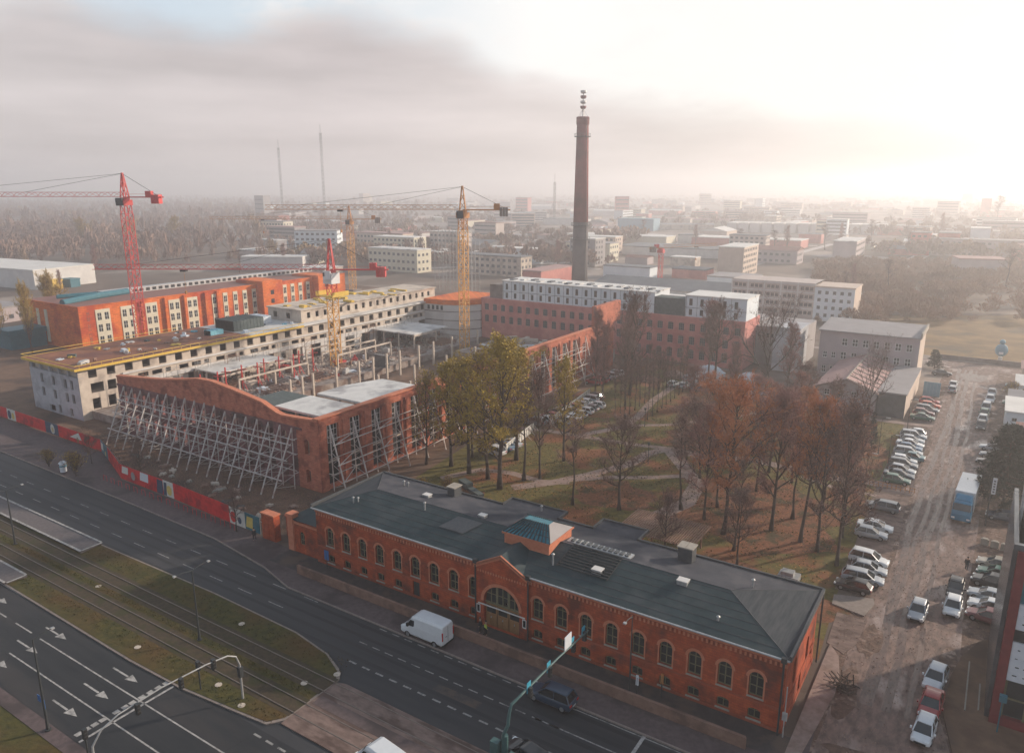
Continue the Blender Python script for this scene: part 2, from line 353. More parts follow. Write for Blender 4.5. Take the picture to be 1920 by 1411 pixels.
def copy_tree(o, parent=None):
    c = o.copy(); COL.objects.link(c)
    if parent: c.parent = parent
    for ch in list(o.children): copy_tree(ch, c)
    return c
def place(proto, used, loc, rz, sc=1.0, label=None, group=None):
    if proto.name in used: o = copy_tree(proto)
    else: o = proto; used.add(proto.name)
    o.location = loc; o.rotation_euler = (0, 0, rz)
    o.scale = (sc, sc, sc) if isinstance(sc, (int, float)) else sc
    if label: o['label'] = label
    if group: o['group'] = group
    elif 'group' in o: del o['group']
    return o
# facade frame: O = lower left corner seen from outside, a = heading; outward normal = (sin a, -cos a)
def FP(O, a, s, z, d=0.0):
    return (O[0] + s * math.cos(a) + d * math.sin(a), O[1] + s * math.sin(a) - d * math.cos(a), z)
def facade(mb, O, a, L, z0, z1, ops, depth=.3, mi=0, rmi=None, back=False):
    """wall face with real openings; ops = (s0, s1, za, zb, arch)"""
    rmi = mi if rmi is None else rmi
    xs = sorted(set([0, L] + [o[0] for o in ops] + [o[1] for o in ops]))
    zs = sorted(set([z0, z1] + [o[2] for o in ops] + [o[3] for o in ops]))
    layers = [0.0] + ([-depth] if back else [])
    for j in range(len(zs) - 1):
        run = None
        for i in range(len(xs)):
            solid = False
            if i < len(xs) - 1:
                cx = (xs[i] + xs[i + 1]) / 2; cz = (zs[j] + zs[j + 1]) / 2
                solid = not any(o[0] < cx < o[1] and o[2] < cz < o[3] for o in ops)
            if solid and run is None: run = xs[i]
            if not solid and run is not None:
                for d in layers:
                    q = [FP(O, a, run, zs[j], d), FP(O, a, xs[i], zs[j], d), FP(O, a, xs[i], zs[j + 1], d), FP(O, a, run, zs[j + 1], d)]
                    mb.poly(q if d == 0 else q[::-1], mi)
                run = None
    for o in ops:
        s0, s1, za, zb = o[:4]; arch = len(o) > 4 and o[4]
        r = (s1 - s0) / 2; cxx = (s0 + s1) / 2
        if arch:
            rise = r if arch is True else arch
            zs_ = zb - rise; arc = [(cxx - r * math.cos(math.pi * k / 10), zs_ + rise * math.sin(math.pi * k / 10)) for k in range(11)]
            for k in range(10):
                (sa_, q0), (sb_, q1) = arc[k], arc[k + 1]
                for d in layers:
                    q = [FP(O, a, sa_, q0, d), FP(O, a, sb_, q1, d), FP(O, a, sb_, zb, d), FP(O, a, sa_, zb, d)]
                    mb.poly(q if d == 0 else q[::-1], mi)
                mb.poly([FP(O, a, sa_, q0), FP(O, a, sa_, q0, -depth), FP(O, a, sb_, q1, -depth), FP(O, a, sb_, q1)], rmi)
        else:
            zs_ = zb
            mb.poly([FP(O, a, s0, zb), FP(O, a, s0, zb, -depth), FP(O, a, s1, zb, -depth), FP(O, a, s1, zb)], rmi)
        mb.poly([FP(O, a, s0, za), FP(O, a, s1, za), FP(O, a, s1, za, -depth), FP(O, a, s0, za, -depth)], rmi)
        mb.poly([FP(O, a, s0, za), FP(O, a, s0, za, -depth), FP(O, a, s0, zs_, -depth), FP(O, a, s0, zs_)], rmi)
        mb.poly([FP(O, a, s1, za), FP(O, a, s1, zs_), FP(O, a, s1, zs_, -depth), FP(O, a, s1, za, -depth)], rmi)
WC = {}
def window(parent, O, a, op, depth=.3, fr='frame_white', gl='glass', nx=2, nz=2, fw=.09, sill=None, split=True, name='window'):
    """one window: frame mesh with its pane as child, hung in an opening of facade()"""
    s0, s1, za, zb = op[:4]; arch = len(op) > 4 and op[4]
    W, Hh = round(s1 - s0, 2), round(zb - za, 2); key = (W, Hh, arch, fr, gl, nx, nz, sill, fw, depth)
    if key not in WC:
        f = MB(); g_ = MB(); r = W / 2; rise = (r if arch is True else arch) if arch else 0
        d0, d1 = depth - .12, depth - .06
        zs_ = Hh - rise
        f.box(0, d0, 0, fw, d1, zs_); f.box(W - fw, d0, 0, W, d1, zs_); f.box(fw, d0, 0, W - fw, d1, fw)
        for i in range(1, nx):
            x = W * i / nx; top = zs_ + (rise * math.sqrt(max(0, 1 - ((x - r) / r) ** 2)) if arch else -fw)
            f.box(x - fw / 2, d0, fw, x + fw / 2, d1, top - .02)
        for j in range(1, nz):
            z = zs_ * j / nz
            for i in range(nx): f.box(W * i / nx + (fw if i == 0 else fw / 2), d0 + .003, z - fw / 2, W * (i + 1) / nx - (fw if i == nx - 1 else fw / 2), d1, z + fw / 2)
        if arch:
            for i in range(nx): f.box(W * i / nx + (fw if i == 0 else fw / 2), d0 + .003, zs_ - fw / 2, W * (i + 1) / nx - (fw if i == nx - 1 else fw / 2), d1, zs_ + fw / 2)
            pts = [(r - r * math.cos(math.pi * k / 10), zs_ + rise * math.sin(math.pi * k / 10)) for k in range(11)]
            for k in range(10):
                (xa, z_a), (xb, z_b) = pts[k], pts[k + 1]
                ia = lambda x, z: (r + (x - r) * (1 - fw / r), zs_ + (z - zs_) * (1 - fw / max(rise, .3)))
                (ua, wa), (ub, wb) = ia(xa, z_a), ia(xb, z_b)
                f.poly([(ua, d0, wa), (ub, d0, wb), (xb, d0, z_b), (xa, d0, z_a)])
            g_.poly([(0.01, d1 + .02, 0.01), (W - .01, d1 + .02, 0.01)] + [(x, d1 + .02, z) for x, z in reversed(pts)])
        else:
            f.box(fw, d0, Hh - fw, W - fw, d1, Hh)
            g_.poly([(0, d1 + .02, 0), (W, d1 + .02, 0), (W, d1 + .02, Hh), (0, d1 + .02, Hh)])
        sm = None
        if sill:
            sm_ = MB(); sm_.box(-.1, -.1, -.14, W + .1, .1, -.003); sm = sm_.mesh('sill', [sill])
        if split: WC[key] = (f.mesh('window_frame', [fr]), g_.mesh('pane', [gl]), sm)
        else:
            b = len(f.v); f.v += g_.v; f.f += [tuple(b + i for i in q) for q in g_.f]; f.m += [1] * len(g_.f)
            WC[key] = (f.mesh('window', [fr, gl]), None, sm)
    fm, gm, sm = WC[key]; off = WL[parent.name]
    p = FP(O, a, s0, za)
    o = lpart(name, fm, parent, (p[0] - off[0], p[1] - off[1], p[2] - off[2]), a)
    if gm: lpart('pane', gm, o)
    if sm: lpart('sill', sm, o)
    return o
# ================================================================ GROUND, ROADS, PAVEMENTS
rnd = random.Random(7)
b = MB(); G_ = 60
xs = [-9000, -4000, -2000, -1000, -500, 0, 500, 1000, 2000, 4000, 9000]
for i in range(10):
    for j in range(10): b.poly([(xs[i], xs[j], 0), (xs[i + 1], xs[j], 0), (xs[i + 1], xs[j + 1], 0), (xs[i], xs[j + 1], 0)])
struct('ground', b, 'far_ground')
def sheet(name, poly, z, m):
    if sum(poly[i][0] * poly[(i + 1) % len(poly)][1] - poly[(i + 1) % len(poly)][0] * poly[i][1] for i in range(len(poly))) < 0: poly = poly[::-1]
    b = MB(); b.poly([(x, y, z) for x, y in poly]); return struct(name, b, m)
sheet('street_asphalt', [(-420, -34), (90, -34), (90, -1.5), (-420, -1.5)], .012, 'asphalt')
sheet('lower_carriageway', [(-420, -33), (90, -33), (90, -23.6), (-420, -23.6)], .020, 'asphalt_dark')
sheet('construction_site_ground', [(-260, 3), (-56, 3), (-57, 30), (-60, 62), (-56, 118), (-56, 200), (-260, 200)], .012, 'site_ground')
# north pavement: follows the kerb, widens where the kerb bends
b = MB()
b.prism([(-420, -2.0), (-133, -2.1), (-95, -2.5), (-72, -3.0), (-60, -4.6), (-54, -6.2), (-5, -6.3), (2.2, -6.2), (2.6, -2), (2.0, 9.0), (.9, 12), (0.9, -.05), (-61, .3), (-72, 1.0), (-102, 1.9), (-116, 7.2), (-420, 8.0)], .0, .13)
struct('north_pavement', b, 'paving')
b = MB(); kp = [(-420, -2.15), (-133, -2.25), (-95, -2.65), (-72, -3.15), (-60, -4.75), (-54, -6.4), (-5, -6.5), (2.3, -6.4)]
for p, q in zip(kp[:-1], kp[1:]): b.prism([p, q, (q[0], q[1] + .16), (p[0], p[1] + .16)], 0, .15)
struct('north_kerb', b, 'kerb_stone')
sheet('forecourt_paving', [(-61, .28), (-61, -3.2), (-2.4, -3.2), (1, -3.0), (1, -.1), (-55, -.05)], .136, 'paving_dark')
# median island with a rounded end
def arc(cx, cy_, r, a0, a1, n=12): return [(cx + r * math.cos(R(a0 + (a1 - a0) * k / n)), cy_ + r * math.sin(R(a0 + (a1 - a0) * k / n))) for k in range(n + 1)]
tip = [(-82, -12.1), (-60, -11.7), (-46, -12.0), (-40.5, -12.9), (-37.4, -14.2), (-36.6, -15.2), (-36.5, -16.6), (-36.5, -21.8), (-37.4, -23.0), (-41, -23.4), (-48, -24.1), (-56, -24.3), (-82, -23.9)]
med = [(-420, -11.9)] + tip + [(-420, -23.7)]
b = MB(); b.prism(med, 0, .12); struct('tramway_median', b, 'kerb_stone')
b = MB(); ins = [(x - (.25 if x > -40 else 0), y + (-.22 if y > -18 else .22)) for x, y in med]; b.prism(ins, .12, .15)
struct('median_grass', b, 'grass')
for k, yy in enumerate((-16.5, -20.0)):
    sheet('track_bed', [(-420, yy - 1.25), (-36.6, yy - 1.25), (-36.6, yy + 1.25), (-420, yy + 1.25)], .160, 'track_bed')
b = MB(); b.prism([(-36.5, -22.2), (-36.5, -15.6), (-35.6, -15.3), (60, -15.3), (60, -22.2)], 0, .10); struct('crossing_slab', b, 'slab_concrete')
b = MB(); b.prism([(-36.2, -18.9), (60, -18.9), (60, -17.7), (-36.2, -17.7)], .10, .106); struct('crossing_slab_panel', b, 'paving')
b = MB()
for yy in (-16.5, -20.0):
    for s in (-.72, .72):
        b.box(-420, yy + s - .05, .15, -36.5, yy + s + .05, .215); b.box(-36.5, yy + s - .05, .09, 60, yy + s + .05, .118)
struct('tram_rails', b, 'rail_steel')
# tram platforms
b = MB(); b.prism([(-420, -14.9), (-83.2, -14.9), (-82.2, -15.0), (-82.6, -12.1), (-420, -12.0)], .15, .42); struct('north_tram_platform', b, 'platform_paving')
b = MB(); b.box(-420, -15.05, .42, -82.4, -14.75, .43); b.box(-420, -12.3, .42, -82.6, -12.05, .5); b.box(-82.55, -14.7, .42, -82.3, -12.1, .43); struct('platform_edge_line', b, 'road_paint')
b = MB(); b.prism([(-420, -24.0), (-82.0, -24.0), (-81.6, -21.6), (-420, -21.5)], .15, .42); struct('south_tram_platform', b, 'platform_paving')
b = MB(); b.box(-420, -21.75, .42, -81.8, -21.5, .43); b.box(-420, -24.05, .42, -81.9, -23.8, .46); b.box(-81.8, -23.8, .42, -81.55, -21.75, .43); struct('platform_edge_line', b, 'road_paint')
# south side
b = MB(); b.prism([(-420, -33.1), (90, -33.1), (90, -34.3), (-420, -34.3)], 0, .13); struct('south_kerb_strip', b, 'paving')
b = MB(); b.prism([(-420, -34.3), (90, -34.3), (90, -38.2), (-420, -38.2)], 0, .10); struct('south_verge_grass', b, 'grass')
b = MB(); b.prism([(-420, -38.2), (90, -38.2), (90, -42), (-420, -42)], 0, .12); struct('south_footpath', b, 'paving')
# painted markings
b = MB(); Z1 = .028
def dash(x, y, l=2.3, w_=.13): b.poly([(x - l / 2, y - w_ / 2, Z1), (x + l / 2, y - w_ / 2, Z1), (x + l / 2, y + w_ / 2, Z1), (x - l / 2, y + w_ / 2, Z1)])
for k in range(52):
    x = -320 + 5.25 * k
    if x < -40: dash(x, -9.5, 2.4); dash(x + 2.5, -6.65, 2.2)
for k in range(14): dash(-38.9 + 1.72 * k, -9.6, 1.05); dash(-38.8 + 1.72 * k, -6.75, 1.0)
for k in range(15): dash(-37.5 + 1.73 * k, -12.5, .95, .2)
dash(-1.5, -9.6, 34, .13); dash(2.5, -6.7, 38, .13)
for k in range(6): dash(-37 + 1.5 * k, -24.25, .9, .2)
struct('upper_road_markings', b, 'road_paint_worn')
b = MB()
dash(-8.8, -27.1, 117, .14); dash(-8.8, -30.0, 117, .14); dash(-235, -23.95, 360, .1)
for k in range(40): dash(-70.8 - 5.4 * k, -27.05, 3.4, .14); dash(-73.8 - 5.4 * k, -30.0, 3.4, .14)
for k, yy in enumerate((-24.3, -25.1, -25.9, -26.7, -27.6, -28.3, -29.1, -30.3, -31.0, -31.7, -32.4)): dash(-49.9, yy, .5, .55)
b.poly([(-49.0, -32.9, Z1), (-48.75, -32.9, Z1), (-48.75, -24.2, Z1), (-49.0, -24.2, Z1)])
b.box(-9.7, -15, .02, -9.4, -3.0, .029)
def arrow(x, y):      # shaft and head pointing to +x
    b.poly([(x - 4.1, y - .09, Z1), (x - 1.6, y - .09, Z1), (x - 1.6, y + .09, Z1), (x - 4.1, y + .09, Z1)])
    b.poly([(x - 1.5, y - .42, Z1), (x, y, Z1), (x - 1.5, y + .42, Z1)])
for xx in (-52.2, -64.9, -77.5, -90.2, -103):
    for yy in (-25.7, -28.5, -31.3): arrow(xx, yy)
struct('lower_road_markings', b, 'road_paint')
# manhole covers and asphalt patches
for (x, y, l, w_, m) in [(-99, -4.5, 9, 1.3, 'asphalt'), (-104, -9.6, 14, 1.6, 'asphalt_dark'), (-88, -7.5, 6, 1.0, 'asphalt_dark'), (-26, -10.9, 5, 1.1, 'paving_dark'), (-12, -14, 9, 2.0, 'paving_dark')]:
    sheet('asphalt_patch', [(x - l / 2, y - w_ / 2), (x + l / 2, y - w_ / 2), (x + l / 2, y + w_ / 2), (x - l / 2, y + w_ / 2)], .016, m)
MCL = {(-37.3, -14.8): 'at the rounded tip by the upper road', (-45.4, -21.9): 'near the lower kerb by the portal', (-41.2, -22.6): 'nearest the portal foot', (-52, -14.2): 'beside the upper kerb near the tram mast', (-72.4, -18.2): 'between the two tracks', (-57.3, -22.6): 'near the lower kerb by the lane arrows', (-38.9, -17.4): 'close to the crossing slab'}
for x, y in ((-37.3, -14.8), (-45.4, -21.9), (-41.2, -22.6), (-52, -14.2), (-72.4, -18.2), (-57.3, -22.6), (-38.9, -17.4)):
    b = MB(); b.cyl(x, y, .14, .185, .33, n=14); b.cyl(x, y, .185, .2, .22, n=10)
    single('manhole_cover', b, 'concrete', 'pale round inspection cover in the median grass, ' + MCL[(x, y)], 'manhole cover', 'inspection covers in the median grass')
# ---- side street, car park strips, wasteland on the right
sheet('east_verge', [(0.9, -2), (60, -2), (60, 150), (14, 170), (1.5, 170), (1.5, 30), (.9, 12)], .008, 'mud')
rl = [(2.6, -6.3), (2.9, 8), (2.6, 17), (3.5, 28), (3.9, 48), (3.5, 66), (3.2, 85), (3.4, 100), (3.0, 120), (3.6, 150), (3.0, 160), (-3.0, 164), (-40, 168), (-40, 171), (60, 166), (60, 160), (13, 161), (12.5, 140), (12.2, 110), (12.6, 77), (12.4, 52), (12.0, 30), (12.2, 18), (11.0, 10.5), (12.4, 4.6), (15, 1), (15, -6.3)]
sheet('side_street', rl, .020, 'muddy_road')
rr = random.Random(3); WZ = [.024]
for (xa, xb) in ((4.6, 5.4), (6.8, 7.6), (8.4, 8.9), (5.7, 6.2)):
    b = MB(); o_ = rr.uniform(0, 5)
    for k in range(40):
        y0, y1 = 8 + k * 3.8, 8 + (k + 1) * 3.8
        f = lambda y: .35 * math.sin(y * .06 + o_) + .12 * math.sin(y * .31 + o_)
        b.poly([(xa + f(y0), y0, WZ[0]), (xb + f(y0), y0, WZ[0]), (xb + f(y1), y1, WZ[0]), (xa + f(y1), y1, WZ[0])])
    struct('wet_wheel_track', b, 'wet_track'); WZ[0] += .003
def blob(cx, cy_, rx, ry, seed, n=18):
    q = random.Random(seed); return [(cx + rx * math.cos(2 * math.pi * k / n) * q.uniform(.7, 1.1), cy_ + ry * math.sin(2 * math.pi * k / n) * q.uniform(.7, 1.1)) for k in range(n)]
for i, (cx, cy_, rx, ry, m) in enumerate([(4.3, 19, 1.2, 3.5, 'mud'), (3.6, 9, 1.2, 4.5, 'mud'), (3.7, 40, .35, 9, 'mud'), (3.7, 57, .35, 7, 'mud'), (11.2, 19.5, .8, 2.6, 'mud'), (6.5, 0.6, 3.6, 1.0, 'mud'), (3.6, 86, .4, 11, 'mud'), (8, 152, 4, 5, 'wet_track')]):
    sheet('mud_patch', blob(cx, cy_, rx, ry, 50 + i), .040 + i * .001, m)
b = MB(); b.prism([(.9, -3.0), (2.0, -2.6), (2.9, 8), (2.75, 11), (2.1, 14.2), (.95, 16)], 0, .16); struct('gable_footpath', b, 'path')
b = MB(); b.prism([(.6, 16.2), (2.4, 15.0), (3.2, 17.5), (3.4, 22.6), (.4, 22.8)], 0, .05); struct('yard_entrance_paving', b, 'slab_concrete')
b = MB(); b.prism([(-.4, 24.2), (3.0, 23.4), (3.6, 26.5), (3.3, 27.8), (-.6, 26.4)], 0, .15); struct('kerb_island', b, 'kerb_stone')
sheet('parking_bay_paving', [(-.8, 28), (3.6, 28), (4.0, 62), (-.8, 62)], .024, 'slab_concrete')
sheet('parking_bay_paving', [(-1.3, 62.5), (3.4, 62.5), (3.2, 100), (-1.3, 100)], .024, 'paving')
sheet('parking_bay_paving', [(-.6, 104), (3.3, 104), (3.4, 124), (-.6, 126)], .024, 'paving')
b = MB(); b.prism([(11.3, 10.8), (12.5, 4.8), (15.4, 4.3), (18, 5), (18, 30), (13.6, 24.6), (12.3, 21), (11.6, 17)], 0, .12); struct('east_pavement', b, 'site_ground')
b = MB(); b.box(12.9, 11.8, .12, 13.02, 20.2, .2); b.box(13.9, 12.5, .12, 14.02, 16.8, .2); struct('pavement_edging', b, 'stone')
sheet('dry_meadow', [(-28, 176), (140, 166), (240, 330), (60, 320), (10, 262), (-28, 240)], .014, 'dry_field')
b = MB(); b.box(-2, 172, 0, 140, 172.25, 1.1); single('field_wall', b, 'concrete_dark', 'long low dark wall along the edge of the dry field', 'wall', loc=(69, 172, 0))
# ---- park
park = [(-56.5, 12.6), (.5, 12.6), (-.4, 28), (-1.4, 62), (-1.6, 103), (-19, 100.5), (-21, 112), (-41, 126), (-64, 126), (-66, 90), (-66, 45), (-63, 24), (-57, 13)]
sheet('park_lawn', park, .022, 'park_lawn')
for i, (cx, cy_, rx, ry) in enumerate([(-34, 39, 7, 6), (-15, 44, 13, 14), (-9, 76, 8, 13), (-30, 72, 9, 10), (-54, 24, 5, 6), (-12, 22, 13, 7)]):
    sheet('leaf_carpet', blob(cx, cy_, rx, ry, 90 + i, 26), .026 + .0006 * i, 'leaf_litter')
def pathway(pts, wd):
    b = MB(); P = [Vector((x, y, 0)) for x, y in pts]; Ls, Rs = [], []
    for i, p in enumerate(P):
        d = (P[min(i + 1, len(P) - 1)] - P[max(0, i - 1)]).normalized(); n = Vector((-d.y, d.x, 0)) * wd / 2
        Ls.append(p + n); Rs.append(p - n)
    for i in range(len(P) - 1): b.poly([(Rs[i].x, Rs[i].y, PZ[0]), (Rs[i + 1].x, Rs[i + 1].y, PZ[0]), (Ls[i + 1].x, Ls[i + 1].y, PZ[0]), (Ls[i].x, Ls[i].y, PZ[0])])
    PZ[0] += .004; struct('park_path', b, 'path')
PZ = [.034]
pathway([(-60, 30), (-57, 36.5), (-52, 38), (-46, 37.5), (-42, 39.5)], 1.6)
pathway([(-48.5, 33), (-44, 38.5), (-41, 44), (-37.5, 52), (-37, 58.6), (-35, 63)], 2.1)
pathway([(-43.5, 39.5), (-38, 44.8), (-32.5, 48.2), (-28, 52)], 1.4)
pathway([(-66, 58), (-58, 60), (-49.9, 60.8), (-42, 61.5), (-35, 63), (-29, 62)], 1.6)
pathway([(-52, 60), (-49, 66), (-46.8, 70.1), (-47.3, 78), (-49.3, 90), (-50, 104)], 1.8)
pathway([(-47, 71), (-40, 76), (-34, 84), (-26, 96)], 1.3)
pathway([(-26, 30), (-25.5, 36), (-23.8, 42), (-25, 50), (-31, 58), (-35, 63)], 2.6)
pathway([(-35, 63), (-28, 62), (-21.8, 65), (-13, 65), (-7.7, 64), (-1, 65.5), (3, 66)], 2.4)
pathway([(-12, 62), (-7, 60), (-.8, 60)], 1.0)
pathway([(-22, 100), (-14.9, 99.8), (-6, 101.6), (3.3, 102.7)], 1.8)
sheet('terrace_paving', [(-27, 22.5), (-18.5, 21.5), (-18, 15), (-27, 15)], .075, 'path')
# ================================================================ FRONT BRICK BUILDING
fb = thing('brick_building', 'long red brick building with arched windows, central gable and dark felt roof', 'building', (-27.8, 6, 0))
EZ = 7.35
wins = []
lx = [-53.3 + 2.675 * i for i in range(9)]; rx = [-24.0 + 2.7125 * i for i in range(9)]
b = MB(); ops = []
def wopen(cx, x0): return (cx - x0 - .62, cx - x0 + .62, 2.75, 5.15, True)
def bopen(cx, x0): return (cx - x0 - .55, cx - x0 + .55, .55, 1.6, .3)
opsL = [wopen(c, -55.6) for c in lx] + [bopen(c, -55.6) for c in lx if abs(c - lx[5]) > .1] + [(lx[5] + 55.6 - .5, lx[5] + 55.6 + .5, .14, 2.1)]
opsR = [wopen(c, -25.1) for c in rx] + [bopen(c, -25.1) for c in rx]
facade(b, (-55.6, 0), 0, 24.3, 0, EZ, opsL, .35)
facade(b, (-25.1, 0), 0, 25.1, 0, EZ, opsR, .35)
# east gable wall
opsE = [(3.0, 4.1, 2.7, 5.3, True), (8.2, 9.3, 2.2, 4.6, True), (6.0, 6.9, .15, 2.3), (10.2, 11.2, 1.4, 2.6)]
facade(b, (0, 0), R(90), 12.2, 0, EZ, opsE, .3)
# west wall and rear walls (rear has two bays)
facade(b, (-55.6, 12.2), R(-90), 12.2, 0, EZ, [(3, 4.2, 2.7, 5.1, True), (7, 8.2, 2.7, 5.1, True)], .3)
rear = [(0, 12.2), (-19.2, 12.2), (-19.2, 14.9), (-24.0, 14.9), (-24.0, 12.2), (-29.2, 12.2), (-29.2, 14.3), (-36.2, 14.3), (-36.2, 12.2), (-55.6, 12.2)]
for p, q in zip(rear[:-1], rear[1:]):
    Ln = math.dist(p, q); a_ = math.atan2(q[1] - p[1], q[0] - p[0])
    o_ = [(2 + 2.9 * k, 3.2 + 2.9 * k, 2.7, 5.0, True) for k in range(int((Ln - 3) // 2.9))] if Ln > 12 else []
    facade(b, p, a_, Ln, 0, EZ, o_, .3); 
part('wall', b, 'brick', fb)
# central portal: gabled, projecting 0.35 m
pw = 6.3; px0 = -31.35; PY = -.35
b = MB()
aw = 4.4; ax0 = (pw - aw) / 2
facade(b, (px0, PY), 0, pw, 0, 6.3, [(ax0, ax0 + aw, .14, 5.15, 2.1)], .45)
b.poly([(px0, PY, 6.3), (px0 + pw, PY, 6.3), (px0 + pw, PY, 6.9), (px0 + pw / 2, PY, 8.55), (px0, PY, 6.9)])
b.poly([(px0, PY, 0), (px0, PY, 6.9), (px0, 0, 6.9), (px0, 0, 0)]); b.poly([(px0 + pw, PY, 0), (px0 + pw, 0, 0), (px0 + pw, 0, 6.9), (px0 + pw, PY, 6.9)])
part('portal_wall', b, 'brick', fb)
b = MB()
for s in (-1, 1):   # raking cornice
    cx = px0 + pw / 2
    for d, zz in ((.16, 0), (.08, -.28)):
        p0 = (cx + s * (pw / 2 + .25), 6.82 + zz); p1 = (cx, 8.62 + zz)
        q = [(p0[0], PY - d, p0[1]), (p1[0], PY - d, p1[1]), (p1[0], PY - d, p1[1] + .2), (p0[0], PY - d, p0[1] + .2)]
        b.poly(q); b.poly([(x, PY + .02, z) for x, y, z in q][::-1]); b.poly([q[0], q[1], (q[1][0], PY, q[1][2]), (q[0][0], PY, q[0][2])]); b.poly([q[3], q[2], (q[2][0], PY, q[2][2]), (q[3][0], PY, q[3][2])])
part('gable_cornice', b, 'brick_trim', fb)
b = MB()
for k in range(19): b.box(px0 + .2 + k * .325, PY - .07, 6.28, px0 + .36 + k * .325, PY - .002, 6.52)
part('gable_dentils', b, 'brick_trim', fb)
b = MB()
cx = px0 + pw / 2; N_ = 14
for k in range(N_):   # arch surround ring
    a0, a1 = math.pi * k / N_, math.pi * (k + 1) / N_
    P_ = lambda a, r, e: (cx - r * math.cos(a), PY - .07, 3.05 + e * math.sin(a))
    b.poly([P_(a0, aw / 2, 2.1), P_(a1, aw / 2, 2.1), P_(a1, aw / 2 + .35, 2.45), P_(a0, aw / 2 + .35, 2.45)])
part('arch_surround', b, 'brick_trim', fb)
# portal infill: big lunette window, frieze, doors
b = MB(); g2 = MB(); yb = PY + .40
for xx in (-.72, .72): b.box(cx + xx - .13, yb - .1, 2.95, cx + xx + .13, yb, 4.95)
for xx in (-1.45, 0, 1.45): b.box(cx + xx - .05, yb - .08, 2.95, cx + xx + .05, yb - .01, 4.4 if xx else 5.1)
b.box(cx - 2.2, yb - .1, 2.75, cx + 2.2, yb, 2.95); b.box(cx - 2.0, yb - .06, 3.85, cx + 2.0, yb - .012, 3.93)
lun = part('lunette_window', b, 'frame_olive', fb)
g2.poly([(cx - 2.2, yb + .02, 2.9), (cx + 2.2, yb + .02, 2.9)] + [(cx + 2.2 * math.cos(math.pi * k / 12), yb + .02, 3.05 + 2.1 * math.sin(math.pi * k / 12)) for k in range(13)])
part('pane', g2, 'glass', lun)
for xx, nm in ((-1.45, 'L'), (0, 'C'), (1.45, 'R')):
    b = MB(); b.box(cx + xx - .68, yb - .06, .14, cx + xx + .68, yb + .02, 2.72)
    for s in (-.34, .34): b.box(cx + xx + s - .26, yb - .1, .3, cx + xx + s + .26, yb - .062, 1.5)
    d_ = part('door', b, 'wood_door', fb)
    g2 = MB(); g2.box(cx + xx - .55, yb - .09, 1.7, cx + xx + .55, yb - .063, 2.5); part('door_pane', g2, 'glass', d_)
    g2 = MB(); g2.box(cx + xx - .04, yb - .15, 1.1, cx + xx + .04, yb - .102, 1.3); part('handle', g2, 'light_metal', d_)
b = MB(); b.box(cx - 2.9, PY - .06, 2.55, cx + 2.9, PY - .004, 2.68)
for s in (-1, 1):
    b.box(cx + s * 2.85 - .22, PY - .08, 1.5, cx + s * 2.85 + .22, PY - .005, 1.6); b.box(cx + s * 2.85 - .22, PY - .08, 2.4, cx + s * 2.85 + .22, PY - .061, 2.5)
    for e in (-.2, .2): b.box(cx + s * 2.85 + e - .03, PY - .08, 1.6, cx + s * 2.85 + e + .03, PY - .005, 2.4)
part('light_surround', b, 'plaster_white', fb)
for s in (-1, 1):
    b = MB(); b.box(cx + s * 2.85 - .15, PY - .05, 1.62, cx + s * 2.85 + .15, PY - .006, 2.38); part('notice_case', b, 'glass', fb)
# trim: cornice bands, pilaster strips, dentils, window hoods and sills
for (x0, x1) in ((-55.6, px0), (px0 + pw, 0)):
    b = MB(); b.box(x0 - (.22 if x0 < -50 else 0), -.22, EZ - .28, x1 + (.22 if x1 > -1 else 0), -.003, EZ); b.box(x0, -.12, EZ - .5, x1, -.004, EZ - .283)
    part('cornice', b, 'brick_trim', fb)
    b = MB(); k = 0
    while x0 + .15 + k * .42 < x1 - .1: b.box(x0 + .15 + k * .42, -.09, EZ - .95, x0 + .33 + k * .42, -.002, EZ - .62); k += 1
    part('dentil_row', b, 'brick_trim', fb)
    b = MB(); b.box(x0, -.06, 2.25, x1, -.002, 2.42); b.box(x0, -.05, EZ - .6, x1, -.001, EZ - .503); b.box(x0, -.08, .0, x1, -.002, .42); part('string_course', b, 'brick_band', fb)
    for c in (lx if x0 < -50 else rx):
        b = MB()
        for k in range(10):
            a0, a1 = math.pi * k / 10, math.pi * (k + 1) / 10
            Q = lambda a, r: (c - r * math.cos(a), -.06, 4.53 + r * math.sin(a))
            b.poly([Q(a0, .62), Q(a1, .62), Q(a1, .9), Q(a0, .9)])
        for s in (-1, 1): b.poly([(c + s * .62, -.06, 2.75), (c + s * .76, -.06, 2.75), (c + s * .76, -.06, 4.53), (c + s * .62, -.06, 4.53)][::s])
        part('window_surround', b, 'brick_trim', fb)
b = MB(); b.box(.003, -.22, EZ - .28, .22, 12.3, EZ); b.box(.002, 0, EZ - .5, .12, 12.2, EZ - .283); part('cornice', b, 'brick_trim', fb)
b = MB(); b.box(.002, 0, 2.25, .06, 12.2, 2.42); b.box(.002, 0, 0, .08, 12.2, .42); part('string_course', b, 'brick_band', fb)
for op in opsL:
    if len(op) > 4 and op[4] is True: window(fb, (-55.6, 0), 0, op, .35, 'frame_olive', 'glass', 2, 2, .09, 'stone')
    elif len(op) > 4: window(fb, (-55.6, 0), 0, op, .35, 'frame_olive', 'glass', 2, 1, .07, 'stone')
    else:
        b = MB(); b.box(-55.6 + op[0], .2, .14, -55.6 + op[1], .26, 2.1); d_ = part('door', b, 'dark_metal', fb)
for op in opsR: window(fb, (-25.1, 0), 0, op, .35, 'frame_olive', 'glass', 2, 2 if op[4] is True else 1, .09 if op[4] is True else .07, 'stone')
for op in opsE: window(fb, (0, 0), R(90), op, .3, 'frame_olive', 'glass', 2, 2, .07)
